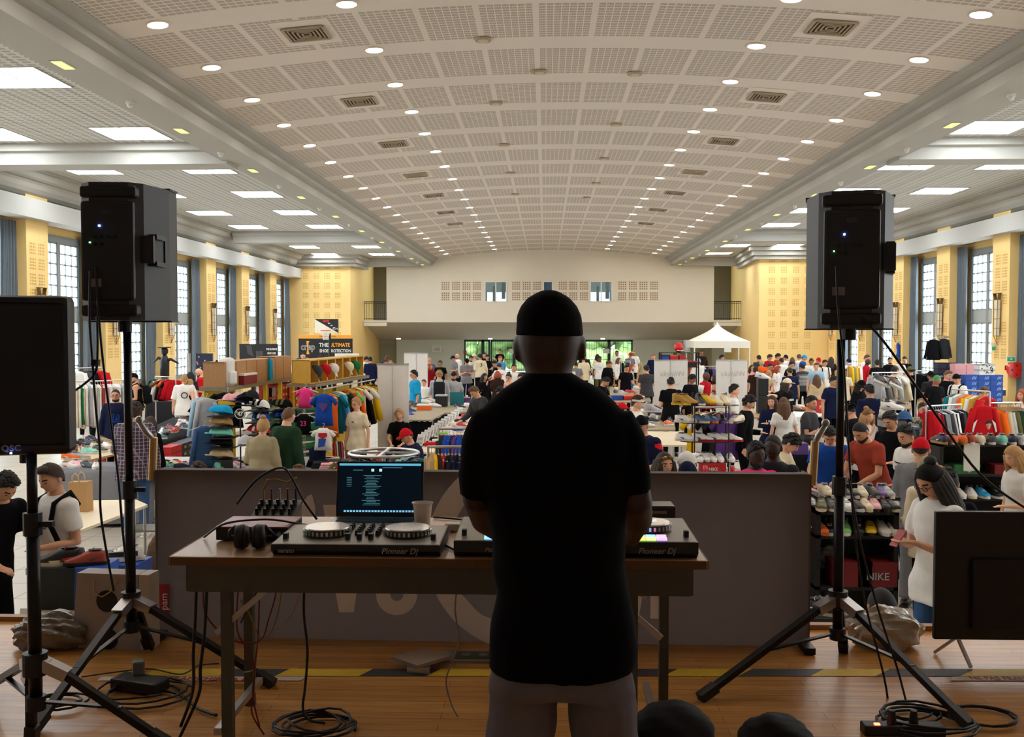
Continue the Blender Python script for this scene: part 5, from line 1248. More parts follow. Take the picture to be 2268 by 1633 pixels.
# ---- shoes
def shoe_protos():
    P = {}
    for kind in ('low', 'high', 'run'):
        L, n = .29, 14; secs = []
        hts = {'low': (.045,.055,.062,.075,.09,.098,.098,.092,.088), 'high': (.045,.055,.065,.085,.11,.135,.145,.145,.135), 'run': (.04,.052,.062,.078,.095,.10,.098,.10,.098)}[kind]
        wd__ = (.028,.042,.049,.048,.043,.040,.038,.037,.030)
        m = MB(); R = []
        for i, (h, w_) in enumerate(zip(hts, wd__)):
            y = -L/2+.012+(L-.024)*i/8; z0 = .024; R.append([m.addv((w_*cos(pi*j/10)*(1 if j in (0,10) else .98), y, z0+(h-z0)*sin(pi*j/10)**.8)) for j in range(11)])
        for i in range(8):
            for j in range(10): m.face((R[i][j], R[i][j+1], R[i+1][j+1], R[i+1][j]))
        m.face(R[0]); m.face(R[-1][::-1]); up = m.mesh('shoe_upper', paint('white'), True)
        out = []
        for k in range(24):
            a = 2*pi*k/24; y = sin(a)*L/2; w_ = .050*(1-.18*(y > 0)-.15*max(0, -cos(2*a))*0); out.append((cos(a)*w_*(.94 if y > 0 else 1.02)*(1-.12*math.exp(-((y-.03)/.05)**2)), y))
        th = .034 if kind == 'run' else .026
        s = MB().prism(out, 0, th, 'z').mesh('shoe_sole', paint('white'))
        l = MB()
        for k in range(5): y = -.055+.024*k; h = .068+.30*(k*.024)*.9; l.bar((-.018, y, h), (.018, y, h), .005, .004)
        l.tube([(0,.055,h+.004), (.02,.045,h+.016), (.028,.035,h), (.004,.05,h+.002), (-.02,.045,h+.016), (-.028,.035,h)], .0022, 4)
        la = l.mesh('laces', paint('white')); t = MB()
        t.prism([(.02,.03), (.05,.035), (.085,.055), (.03,.045)], .0478, .0495, 'x').prism([(.02,.03), (.05,.035), (.085,.055), (.03,.045)], -.0495, -.0478, 'x')
        o_ = MB().ell((0, .055, hts[5]+.002), (.026,.05,.006), 10, 4).mesh('opening', BLACK)
        P[kind] = (up, s, la, t.mesh('side_flash', BLACK), o_)
    return P
SHP = shoe_protos(); _seen = {}
def shoe(px, py, z, face, cols, place_, kind='low', sc=1.0, d=None, full=True, lab=None, p=None, tilt=0):
    """cols: upper, sole, laces/flash"""
    if p is None: p = atz(px, py, z) if d is None else aty(px, py, d)
    u, s, l = (list(cols)+['white'])[:3]
    if lab is None:
        desc = '%s %s' % (wd(u), {'low': 'sneaker', 'high': 'high top sneaker', 'run': 'running shoe'}[kind])
        if s != u: desc += ' with %s sole' % wd(s)
        k = (desc, place_); _seen[k] = _seen.get(k, 0)+1
        lab = '%s %s' % (desc, place_) if _seen[k] == 1 else '%s %s, %s such' % (desc, place_, ORD[_seen[k]-1])
    a = SHP[kind]; o = place(a[0], 'sneaker', None, p, radians(face), lab, 'shoe', 'sneakers '+place_, rot=(radians(tilt), 0, radians(face)), sc=sc, mats=[paint(u)])
    place(a[1], 'sole', o, mats=[paint(s)])
    if full:
        place(a[2], 'laces', o, mats=[paint(l)]); place(a[3], 'side_flash', o, mats=[paint(l)]); place(a[4], 'opening', o)
    return o
def sbox(p, rz, size, c, lidc, lab, group=None, txt=None, tc='white', end=None, lidh=.03, name='shoe_box'):
    w_, d_, h_ = size; o = MB().box((0,0,h_/2), (w_, d_, h_)).build(name, mat('card_'+c, LC[c], .6, noise=.05), None, loc=p, rz=rz, label=lab, cat='box', group=group)
    MB().box((0,0,h_-lidh/2+.001), (w_+.008, d_+.008, lidh)).build('lid', mat('card_'+lidc, LC[lidc], .6, noise=.05), o)
    if end: MB().box((w_*.12, -d_/2-.003, h_*.42), (w_*.42, .004, h_*.36)).build('size_label', mat('card_'+end, LC[end], .6), o)
    if txt: text(txt, h_*.42, mat('card_'+tc, LC[tc], .6), o, (-w_*.0, -d_/2-.006, h_*.42), FRONT, 'lettering', bold=.001)
    return o
# ---- garments on hangers (plane x, hanging point at origin)
def garment_protos():
    G = {}
    for k, (hw, ln, sl, slw) in {'tee': (.23,.70,.20,.058), 'jacket': (.25,.72,.60,.07), 'dress': (.19,1.0,0,0), 'vest': (.20,.72,0,0), 'kid': (.16,.45,.11,.042)}.items():
        m = MB(); zs = (-.06, -.10, -.16, -.30, -ln*.7, -ln)
        ws = (.07, hw*.75, hw*.92, hw*.86, hw*.9, hw*1.0); th = (.02,.035,.045,.04,.038,.045)
        n = 20; R = []
        for z, w_, t_ in zip(zs, ws, th): R.append([m.addv((w_*math.copysign(abs(cos(2*pi*j/n))**.8, cos(2*pi*j/n)), (t_+(.008*sin(j*2.3) if z < -.3 else 0))*sin(2*pi*j/n), z)) for j in range(n)])
        for a in range(len(R)-1):
            for j in range(n): m.face((R[a][j], R[a][(j+1)%n], R[a+1][(j+1)%n], R[a+1][j]))
        m.face(R[0]); m.face(R[-1][::-1])
        if sl:
            for s in (-1, 1): sd = .72 if k != 'jacket' else .22; m.tube([(s*hw*.72,0,-.115), (s*(hw*.72+sl*sd*.5),0,-.115-sl*(1-sd*.35)*.5), (s*(hw*.72+sl*sd),0,-.115-sl*(1-sd*.3))], [slw*.8, slw*.8, slw*.78], 8)
        G[k] = m.mesh('garment', cloth('black'), True)
    h = MB().tube([(0,0,-.05), (0,0,-.02), (.015,0,-.005), (.018,0,.012), (0,0,.022), (-.012,0,.012)], .0025, 5); h.bar((0,0,-.05), (-.2,0,-.11), .014, .012).bar((0,0,-.05), (.2,0,-.11), .014, .012)
    G['hanger'] = h.mesh('hanger', WOOD); return G
GP = garment_protos()
def garment(p, rz, kind, c, lab, group, hc='wood', ln=1.0, trim=None, w_=1.0):
    hm = {'wood': WOOD, 'yellow': paint('yellow'), 'white': paint('white'), 'steel': CHROME}[hc]
    o = place(GP[kind], {'tee': 't_shirt', 'jacket': 'jacket', 'dress': 'long_garment', 'vest': 'jersey', 'kid': 'small_garment'}[kind], None, p, rz, lab, 'clothing', group, sc=(w_, 1, ln), mats=[cloth(c)])
    q = place(GP['hanger'], 'hanger', o, mats=[hm], sc=(1/w_, 1, 1/ln))
    if trim: 
        m = MB(); hw = .2; m.box((0,0,-.35), (hw*1.93,.088,.05)); m.build('trim_band', cloth(trim), o)
    return o
def rack(label, p0, p1, z, group=None):
    """free standing rail from p0 to p1"""
    c = (p0+p1)/2; d = p1-p0; L = Vector((d.x, d.y)).length; e = empty('clothes_rack', (c.x, c.y, 0), atan2(d.y, d.x), label, 'clothes rack', group)
    MB().cyl((-L/2, 0, z), (L/2, 0, z), .014).build('rail', CHROME, e)
    for s in (-1, 1): MB().cyl((s*L/2, 0, 0), (s*L/2, 0, z+.01), .015).box((s*L/2, 0, .03), (.05, .5, .03)).build('upright', CHROME, e)
    return e
def hang(rk, kinds, cols, desc, group, hc='wood', ln=1.0, jit=.02, seed=1, spread=1.0, off=0, names=None, z=None):
    L = (Vector(rk[1])-Vector(rk[0])); n = len(cols); rd = random.Random(seed); ang = atan2(L.y, L.x); cnt = {}
    for i, c in enumerate(cols):
        t = .04+.92*(i+.5)/n; p = Vector(rk[0])+L*t; p.z = rk[2]-.022
        cnt[c] = cnt.get(c, 0)+1; k = kinds[i % len(kinds)]; nm = {'tee': 'T-shirt', 'jacket': 'jacket', 'dress': 'long garment', 'vest': 'jersey', 'kid': 'small top'}[k]
        lab = '%s %s %s, %s on the rail' % (wd(c), nm, desc, ORD[i])
        garment(p, ang+pi/2+rd.uniform(-.22, .22)+off, k, c, lab, group, hc, ln*rd.uniform(.93, 1.05))
def rk_px(a, b, z): p, q = atz(*a, z), atz(*b, z); return (p, q, z)
def rollup(label, px0, px1, py, zt, c='white', rz=0, txt=None):
    a, b = atz(px0, py, zt), atz(px1, py, zt); w_ = (b-a).length; e = empty('banner_stand', ((a.x+b.x)/2, (a.y+b.y)/2, 0), atan2(b.y-a.y, b.x-a.x), label, 'banner')
    MB().box((0,0,(zt+.08)/2), (w_, .012, zt-.08)).build('banner_sheet', mat('vinyl_'+c, LC[c], .5, noise=.03), e)
    MB().box((0,0,.04), (w_+.03,.12,.08), bev=.01).box((0,0,zt+.01), (w_+.01,.03,.03)).build('cassette', CHROME, e)
    MB().cyl((0,-.06,.05), (0,-.02,zt-.0), .008).bar((-.12,-.2,.02), (.0,-.06,.02), .02, .02).bar((.12,-.2,.02), (0,-.06,.02), .02, .02).build('pole', CHROME, e)
    if txt:
        for t_, sz, x, z in txt: text(t_, sz, mat('faint_ink', rgb(188,180,172), .6), e, (x, -.009, z), (pi/2, 0, 0), 'lettering', shear=.3).scale = (-1, 1, 1)
    return e

# ================================================================ left side of the hall
table_px('market table covered with grey cloth left of the plaid shirt person', [(100,1050),(345,1046),(350,1024),(150,1024)], .76, 'grey', 'grey')
table_px('bare pale trestle table running back at the left with loose shoes', [(141,1032),(262,1004),(240,972),(140,984)], .77, 'beige')
table_px('white folding table with a brown paper bag near the stage at the left', [(150,1185),(327,1118),(302,1107),(120,1110)], .75, 'cream')
table_px('pale bench table at the stage foot carrying shoe boxes at the left', [(40,1385),(172,1385),(172,1350),(45,1348)], .72, 'khaki')
table_px('long display table covered with dark cloth beside the navy shoe boxes', [(338,985),(440,953),(440,925),(385,925),(336,948)], .90, 'charcoal', 'charcoal', .06)
table_px('far display table covered with charcoal cloth by the left windows', [(324,894),(384,890),(378,872),(324,874)], .76, 'charcoal', 'charcoal')
PL = 'on the grey clothed table at the left'
for a, b, f, c in ((154,1038,100,('white','white','red')), (196,1036,70,('dgrey','dgrey')), (212,1038,20,('white','white')), (172,1034,60,('lpink','white'))): shoe(a, b, .765, f, c, PL)
PL = 'on the bare pale table at the left'
for a, b, f, c in ((158,1018,100,('orange','white')),(168,1016,70,('purple','white')),(178,1017,110,('lgrey','white')),(150,1010,60,('navy','white')),(186,1001,40,('red','white')),(199,1004,80,('mint','white')),(200,987,60,('navy','navy')),(178,990,120,('black','white')),(212,994,50,('beige','white')),(165,999,20,('brown','brown')),(222,1000,70,('dgrey','white')),(188,985,130,('dgrey','black')),(221,985,80,('black','white')),(156,990,60,('red','white')),(208,978,100,('navy','white')),(236,992,40,('white','white')),(148,1001,90,('brown','tan')),(230,980,80,('tan','white'))): shoe(a, b, .775, f, c, PL, sc=1.05)
rd = random.Random(4)
for k in range(9): sbox(atz(165+9*k, 1046-3*k, .0)+Vector((0,.5,.12*(k % 3))), .2, (.2,.3,.115), 'red', 'red', 'red shoe box under the pale table at the left, %s of the row' % ORD[k], 'red boxes under the pale table')
# brown paper bag and the near goods
p = atz(180, 1132, .75); e = empty('paper_bag', p, radians(-8), 'brown paper carrier bag with raised handles on the white folding table', 'bag')
KR = mat('kraft_paper', rgb(186,146,98), .75, noise=.06); MB().prism([(-.11,0),(.11,0),(.10,.33),(-.12,.32)], -.06, .06, 'y').build('bag_body', KR, e)
for y in (-.055, .055): MB().tube([(-.06,y,.31),(-.065,y,.38),(-.03,y,.42),(.0,y,.40),(.02,y,.31)], .008, 6).build('handle', mat('kraft_light', rgb(205,176,132), .7), e, True)
p = atz(120, 1347, .72); sbox(p+Vector((0,.1,0)), 0, (.34,.3,.30), 'black', 'black', 'large black shoe box under the black sneaker at the left', lidh=.05)
q_ = atz(192, 1347, .72); b_ = sbox(q_+Vector((0,.1,0)), 0, (.25,.3,.30), 'blue', 'blue', 'blue box with three pale stripes and a small flower mark under the brown shoe', lidh=.05)
m = MB(); [m.box((-.09+.025*k, -.152, .11), (.010, .003, .18)) for k in range(6)]; m.build('stripe', mat('box_stripe', rgb(70,110,180), .6), b_)
shoe(0, 0, 0, -80, ('black','cream','red'), '', 'run', 1.25, lab='black knitted running shoe with a red heel block on the large black box', p=p+Vector((.02,.05,.302)))
shoe(0, 0, 0, -75, ('terra','black','brown'), '', 'low', 1.1, lab='brown leather sneaker with a blue tag on the blue striped box', p=q_+Vector((-.02,.05,.302)))
shoe(0, 0, 0, 120, ('lgrey','white'), '', 'low', 1.0, lab='pale grey sneaker behind the brown leather one', p=q_+Vector((-.14,.16,.302)))
p = atz(278, 1240, .80)
for k in range(3): sbox(Vector((p.x, p.y, .265*k)), 0, (.32,.32,.26), 'blue', 'blue', 'plain blue box in the stack under the black and white sneaker, %s from the floor' % ORD[k], 'stacked plain blue boxes', lidh=.05)
shoe(0, 0, 0, -72, ('white','white','black'), '', 'low', 1.28, lab='large black and white sneaker standing on the plain blue box', p=Vector((p.x-.02, p.y-.02, .797)))
MB().box((0,-.0,.05), (.098,.2,.03)).build('black_panel', BLACK, bpy.data.objects['sneaker'] if 0 else [o for o in COL.objects if o.name.startswith('sneaker')][-1])
lp = 0; lump('basket', 345, 1290, .3, .25, .5, mat('wicker', rgb(84,60,42), .8, noise=.4, ns=60), 'dark brown woven basket behind the barrier end', 'basket', .03, 3, z=0)
# bench chair
p = atz(318, 1170, .45); e = empty('folding_chair', (p.x, p.y, 0), .2, 'grey metal folding chair beside the white folding table', 'chair'); CG = mat('chair_grey', rgb(150,152,146), .35, .5)
MB().box((0,0,.45), (.4,.4,.025), bev=.008).build('seat', CG, e); MB().box((.19,.0,.72), (.02,.38,.2), bev=.008).build('backrest', CG, e)
for x in (-.18,.18):
    for y in (-.18,.18): MB().cyl((x,y,0), (x*.9,y*.9,.44 if x < 0 else .8), .011, n=8).build('leg', CG, e)
# navy boxes with cream labels, and red ones
E0, E1 = atz(348, 986, .9), atz(441, 958, .9); dd = (E1-E0); ang = atan2(dd.y, dd.x)
n_ = 0
for i in range(8):
    for j in range(7):
        p = E0+dd*((i+.5)/8); p = Vector((p.x, p.y+.19, .02+.118*j)); red = i < 2
        sbox(p, ang, (dd.length/8-.012, .30, .11), 'red' if red else 'navy', 'red' if red else 'navy', '%s shoe box under the dark clothed table, column %s, %s from the floor' % ('red' if red else 'navy', ORD[i], ORD[j]), 'shoe boxes under the dark clothed table', end=None if red else 'khaki', lidh=.035)
PL = 'on the dark clothed display table'
for a, b, f, c in ((345,966,60,('white','white','purple')),(352,972,80,('teal','white')),(360,960,20,('white','lgrey')),(367,962,30,('dgrey','black')),(388,958,0,('red','white')),(377,953,40,('dred','white')),(396,946,10,('white','white','red')),(412,950,60,('navy','white')),(410,940,80,('white','white','pink')),(424,945,100,('white','white')),(432,938,60,('beige','white')),(402,936,30,('purple','white'))): shoe(a, b, .905, f, c, PL, sc=1.1)
PL = 'on the far charcoal table'
cs = [('blue','white'),('red','white'),('cyan','white'),('white','white'),('dgrey','white'),('black','white'),('orange','white'),('navy','white')]
for k in range(9): shoe(328+6.3*k, 886+(k % 2)*3-1, .765, 60, cs[k % 8], PL, sc=1.15, full=False)
# low shelf above
P0, P1 = atz(328, 868, 1.02), atz(386, 862, 1.02); c = (P0+P1)/2
e = empty('display_shelf', (c.x, c.y, 0), 0, 'dark shelf of shoes above the far charcoal table', 'shelf'); MB().box((0,0,1.0), ((P1-P0).length,.35,.03)).build('shelf_board', BLACK, e)
for s in (-1, 1): MB().box((s*(P1-P0).length/2,.1,.5), (.04,.04,1.0)).build('upright', BLACKM, e)
for k in range(8): shoe(0, 0, 0, 50, cs[(k*3+1) % 8], 'on the dark shelf by the left windows', sc=1.1, full=False, p=P0.lerp(P1, (k+.5)/8))
r1 = rk_px((158,846), (290,842), 1.72); rack('chrome clothes rack of pale garments behind the navy hoodie person', *[r1[0], r1[1]], 1.72)
hang(r1, ['dress'], ['cream','white','green','cream','white','lgrey','white','cream','lgrey','white','terra','lpink','lpink','white','lgrey','cream','white','white','lgrey','cream','white','white'], 'in the pale clothes row', 'pale long garments on the left rack', 'white', .9, seed=3)
r2 = rk_px((344,834), (389,836), 1.6); rack('short clothes rack beside the window, above the far shoe shelf', r2[0], r2[1], 1.6)
hang(r2, ['jacket','tee'], ['black','green','white','terra','black','orange','dred','black','red'], 'on the short rack by the left windows', 'garments on the short left rack', 'wood', .8, seed=5)
r3 = rk_px((160,816), (228,815), 1.9); rack('dark frame rack with a red jacket by the left windows', r3[0], r3[1], 1.9)
hang(r3, ['jacket'], ['white','dgrey','black','red','red'], 'on the dark frame rack at the left', 'garments on the dark frame rack', 'wood', .8, seed=6, off=1.2)
sbox(atz(180, 972, 0)+Vector((0,3.0,0)), .1, (.5,.4,.45), 'tan', 'tan', 'brown cardboard carton on the floor under the pale clothes rack', name='carton')
sbox(atz(180, 972, 0)+Vector((.7,3.2,0)), .0, (.35,.4,.35), 'dgreen', 'dgreen', 'dark green box on the floor under the pale clothes rack', name='carton')
p = aty(365, 845, 33); e = empty('statue', (p.x, p.y, 0), 0, 'black figure sculpture with outstretched arms in front of the left window column', 'sculpture')
m = MB().tube([(0,0,0),(0,0,1.3)], [.25,.12]); m.tube([(0,0,1.2),(0,0,1.75),(.02,0,1.95)], [.16,.17,.07]); m.ell((.0,0,2.08), (.13,.13,.14)); m.tube([(0,0,1.75),(.25,-.05,1.8),(.5,0,1.65)], [.07,.05,.03]); m.tube([(0,0,1.75),(-.22,0,1.85),(-.38,0,1.7)], [.07,.05,.03]); m.box((0,0,2.2), (.34,.34,.03)); m.build('figure_body', BLACK, e, True)
# banners far left
def board(label, px0, px1, y0, y1, d, c, cat='banner', name='hanging_banner', legs=True, th=.03):
    a, b = aty(px0, y0, d), aty(px1, y1, d); e = empty(name, ((a.x+b.x)/2, d, 0), 0, label, cat); MB().box((0,0,(a.z+b.z)/2), (b.x-a.x, th, a.z-b.z)).build('sheet', mat('vinyl_'+c, LC[c], .55, noise=.06), e)
    if legs:
        for s in (-1, 1): MB().cyl((s*(b.x-a.x)/2, .04, 0), (s*(b.x-a.x)/2, .04, a.z), .02, n=8).build('post', STEEL, e)
    return e, (b.x-a.x), a.z, b.z
e, w_, z1, z0 = board('black banner reading THE ULTIMATE SHOE CARE behind the brown crates', 530, 615, 762, 812, 40, 'black')
for i, (t_, c_) in enumerate((('THE ULTIMATE','white'),('SHOE CARE','white'),('CUREPROTECT','orange'),('REFRESH','orange'))): text(t_, .11, paint(c_), e, (w_/2-.24, -.03, z1-.22-.17*i), FRONT, 'lettering', sx=.62, bold=.004)
MB().prism([(-.5,z1-.05),(-.3,z1-.05),(-.2,z1-.55),(-.45,z1-.4)], -.025, -.02, 'y').box((.05,-.022,z1-.6), (.3,.006,.6)).build('grey_motif', paint('dgrey'), e)
e, w_, z1, z0 = board('black and orange banner reading THE ULTIMATE SHOE PROTECTION in front of the yellow block', 661, 781, 750, 800, 48, 'black')
OR = mat('banner_orange', rgb(240,160,50), .6); MB().box((0,.0,z1+.09), (w_,.03,.16)).box((0,.0,z0-.06), (w_,.03,.14)).build('orange_border', OR, e)
text('CREPPROTECT.COM', .09, BLACK, e, (.1,-.022,z1+.09), FRONT, 'lettering')
text('crep', .46, WHITEP, e, (-w_/2+.48,-.03,z1-.42), FRONT, 'lettering', bold=.012, sx=.85); text('crep', .46, BLACK, e, (-w_/2+.48,-.036,z1-.42), FRONT, 'lettering', bold=-.004, sx=.85)
MB().prism([(-w_/2+.4,z1-.12),(-w_/2+.56,z1-.12),(-w_/2+.50,z1-.25),(-w_/2+.5,z1-.6),(-w_/2+.56,z1-.78),(-w_/2+.40,z1-.78),(-w_/2+.44,z1-.5)], -.024, -.02, 'y').build('orange_ribbon', OR, e)
text('THE', .26, WHITEP, e, (-.08,-.03,z1-.33), FRONT, 'lettering', bold=.008); text('ULTIMATE', .26, OR, e, (.72,-.03,z1-.33), FRONT, 'lettering', bold=.008, sx=.85); text('SHOE PROTECTION', .21, WHITEP, e, (.50,-.03,z1-.62), FRONT, 'lettering', bold=.006, sx=.84)
# basketball hoop
D_ = 45.5; a, b = aty(697, 707, D_), aty(750, 738, D_); cx = (a.x+b.x)/2
e = empty('basketball_hoop', (cx, D_, 0), 0, 'basketball backboard half white half black with a red rim in front of the yellow block', 'basketball hoop')
w_, h_ = b.x-a.x, a.z-b.z; MB().box((0,0,(a.z+b.z)/2), (w_,.04,h_)).build('backboard', mat('board_cream', rgb(235,225,205), .4), e)
MB().prism([(-w_/2,a.z),(w_/2,a.z),(w_/2,b.z)], -.03, -.022, 'y').build('black_corner', BLACK, e)
MB().box((-.02,-.034,a.z-.09), (.3,.004,.1)).build('red_patch', paint('red'), e); m = MB(); [m.box((.12+.12*k,-.034,a.z-.2-.1*k), (.1,.004,.03)) for k in range(3)]; m.build('white_mark', WHITEP, e); text('ADN', .12, WHITEP, e, (w_/2-.16,-.034,b.z+.2), FRONT, 'lettering')
MB().tube([(.02+.23*cos(2*pi*k/18), -.3+.23*sin(2*pi*k/18), b.z+.12) for k in range(18)], .015, 6, closed=True).bar((.02,-.08,b.z+.12), (.02,0,b.z+.12), .1, .03).build('rim', paint('red'), e)
m = MB()
for k in range(12):
    for s in (-1, 1): m.tube([(.02+.23*cos(2*pi*k/12), -.3+.23*sin(2*pi*k/12), b.z+.12), (.02+.12*cos(2*pi*(k+s*2)/12), -.3+.12*sin(2*pi*(k+s*2)/12), b.z-.32)], .008, 4)
m.build('net', WHITEP, e); MB().cyl((.12,.12,0), (.12,.12,b.z+.2), .07, .05).bar((.12,.1,b.z+.2), (.0,0,b.z+.35), .06, .06).build('pole', BLACKM, e)
e, w_, z1, z0 = board('navy cloth panel with small red motifs behind the red polo shirt', 434, 471, 783, 822, 30, 'navy')
m = MB(); rd = random.Random(9); [m.box((rd.uniform(-w_/2.3,w_/2.3),-.02,rd.uniform(z0+.05,z1-.05)), (.04,.006,.04)) for _ in range(9)]; m.build('motif', paint('lpink'), e)
board('narrow grey banner stand in front of the left curtains', 414, 420, 783, 825, 32, 'lgrey')
board('plain white board standing in front of the black and orange banner', 742, 795, 783, 812, 36, 'white', 'board', 'display_board')

# ---------------------------------------------------------------- centre left stall
YP = mat('yellow_panel', rgb(226,186,20), .6); OSB = mat('osb_board', rgb(172,128,84), .7, noise=.22, ns=30); OWD = mat('old_plank', rgb(128,116,96), .7, noise=.2, ns=10)
A0, A1 = atz(500, 858, 1.88), atz(672, 832, 1.88); dA = A1-A0; LA_ = dA.length; aA = atan2(dA.y, dA.x)
e = empty('shelf_unit', (A0.x, A0.y, 0), aA, 'long plank shelf unit with yellow panels behind the person in the green jacket', 'shelf unit')
MB().box((LA_/2,.2,1.85), (LA_,.44,.06)).build('top_plank', OWD, e); MB().box((LA_*.16,.35,.92), (LA_*.32,.03,1.8)).build('yellow_panel', YP, e)
for t in (.0, .32, .46, .66, .84, .995): MB().box((LA_*t,.02,.92), (.07,.06,1.84)).build('yellow_post', YP if t > .4 else OWD, e)
for z in (1.0, .5): MB().box((LA_*.66,.3,z), (LA_*.66,.4,.03)).build('shelf_board', OWD, e)
MA = Matrix.Translation(A0) @ Matrix.Rotation(aA, 4, 'Z'); fa = lambda x, y, z: (MA @ Vector((x, y, z-1.88)))
n_ = 0
for s0, s1, nc in ((.665, .83, 4), (.85, .985, 3)):
    for i in range(nc):
        for j in range(6):
            x = LA_*(s0+(s1-s0)*(i+.5)/nc); n_ += 1
            sbox(fa(x, .26, 1.02+.125*j), aA, (LA_*(s1-s0)/nc-.015,.32,.12), 'red', 'dred' if (i+j) % 3 == 0 else 'red', 'red shoe box with white end label on the plank shelf unit, column %s, %s up' % (ORD[(0 if s0 < .7 else 4)+i], ORD[j]), 'red shoe boxes on the plank shelf unit', end='white', lidh=.03)
for k in range(7):
    x = LA_*(.07+.118*k); tall = .38 if k < 5 else .40
    c = empty('wooden_crate', fa(x+.14*0, .2, 1.88), aA, 'upright chipboard crate on the plank shelf unit, %s from the white backpack' % ORD[k], 'crate', 'chipboard crates on the shelf unit'); w_ = LA_*.113
    m = MB(); m.box((0,-.16,tall/2), (w_,.02,tall)).box((0,.16,tall/2), (w_,.02,tall)).box((-w_/2+.01,0,tall/2), (.02,.3,tall)).box((w_/2-.01,0,tall/2), (.02,.3,tall)).box((0,0,tall-.01), (w_,.3,.02)); m.build('crate_body', OSB, c)
lump_ = MB().prism([(-.08,.0),(.07,0),(.05,.33),(-.07,.38)], -.02, .02, 'y'); lump_.build('blue_cloth', cloth('cyan'), None, loc=fa(LA_*.52, .0, 1.89), rz=aA, label='bright blue garment draped over the chipboard crates', cat='clothing')
p = fa(LA_*.23, .02, 1.883); sbox(p, aA, (.6,.16,.17), 'dred', 'white', 'low red and white patterned box in front of the crates', name='patterned_box')
p = fa(.25, .08, 1.883); e = empty('backpack', p, aA-.1, 'large white backpack with dark trim on the end of the plank shelf unit', 'backpack')
MB().box((0,0,.22), (.3,.18,.44), bev=.06).box((0,-.1,.13), (.22,.06,.2), bev=.025).build('bag_body', cloth('white'), e, True); MB().box((0,.02,.41), (.2,.14,.05), bev=.02).tube([(-.1,.1,.4),(-.12,.16,.25),(-.1,.1,.05)], .02).tube([(.1,.1,.4),(.12,.16,.25),(.1,.1,.05)], .02).box((.155,0,.14), (.03,.12,.16), bev=.012).build('dark_trim', cloth('navy'), e, True)
# pouches in the dark bay
rd = random.Random(6)
for k in range(12): MB().box((0,0,-.08), (.11,.03,.16), bev=.01).build('pouch', cloth(['dgrey','khaki','black','lgrey','dgreen','sky'][k % 6]), None, loc=fa(LA_*(.47+.045*(k % 4)), .06, 1.74-.19*(k//4)), rz=aA, label='small packed accessory hanging in the dark bay beside the red boxes, row %s, %s' % (ORD[k//4], ORD[k % 4]), cat='accessory', group='accessories hanging in the dark bay')
# hanging jackets at the left end
for px_, py_, c, nm, d_ in ((447,872,'lblue','pale blue and grey track jacket hanging on the end of the yellow panel',13.9), (457,874,'lgrey','light grey jacket hanging beside the pale blue one',13.8), (452,935,'denim','dark blue denim jacket hanging low at the yellow panel',13.6)):
    garment(aty(px_, py_, d_), .5, 'jacket', c, nm, None, 'white', .92, w_=.6)
garment(aty(504, 862, 13.9), -.1, 'tee', 'black', 'black T-shirt with a yellow oval print hanging above the caps', None, 'white', .8, w_=1.05)
o = [x for x in COL.objects if x.get('label','').startswith('black T-shirt with a yellow oval')][0]; MB().cyl((0,-.052,-.34), (0,-.048,-.34), .13, n=24).build('oval_print', paint('yellow'), o).scale = (1,1,.8)
b2 = MB().cyl((0,-.056,-.34), (0,-.052,-.34), .09, n=6).build('oval_inner', BLACK, o); b2.scale = (1,1,.5)
# table at the barrier foot
table_px('long low display table behind the barrier with small shoes and caps', [(345,1042),(760,1048),(750,1012),(345,1012)], .76, 'lgrey')
PL = 'on the low table behind the barrier'
cs = [('red','white'),('white','white','red'),('black','white'),('white','white','blue'),('orange','white'),('dgrey','white'),('lpink','white'),('mint','white'),('white','lgrey'),('navy','white'),('lgreen','white'),('black','black'),('beige','white')]
for k in range(24):
    px_ = 350+7.9*k
    if 425 < px_ < 440: continue
    shoe(px_, 1030+(k*7 % 10), .765, 20+37*k % 150, cs[(k*5) % 13], PL, sc=.95, full=k % 2 == 0)
shoe(618, 1036, .765, 60, ('blue','white','orange'), PL, 'run', 1.0); shoe(606, 1032, .765, 60, ('red','white'), PL, 'run', 1.0)
for k, (a, b, c) in enumerate(((700,1034,'black'),(712,1038,'charcoal'),(722,1026,'lpink'),(734,1028,'beige'),(730,1040,'lpink'),(745,1032,'dgrey'),(716,1028,'beige'))): 
    p = atz(a, b, .765+.0); m = MB(); [m.box((0,0,.02+.03*j), (.26-.01*j,.2,.028), .1*j, bev=.01) for j in range(3)]; m.build('folded_clothes', cloth(c), None, True, loc=p, label='%s pile of folded clothes on the low table, %s towards the laptop' % (wd(c), ORD[k]), cat='clothing', group='folded clothes on the low table')
p = atz(694, 1030, .765); MB().cyl((0,0,0), (0,0,.16), .05, .05, 16).build('jar', paint('red'), None, loc=p, label='red and white jar on the low table beside the folded clothes', cat='jar')
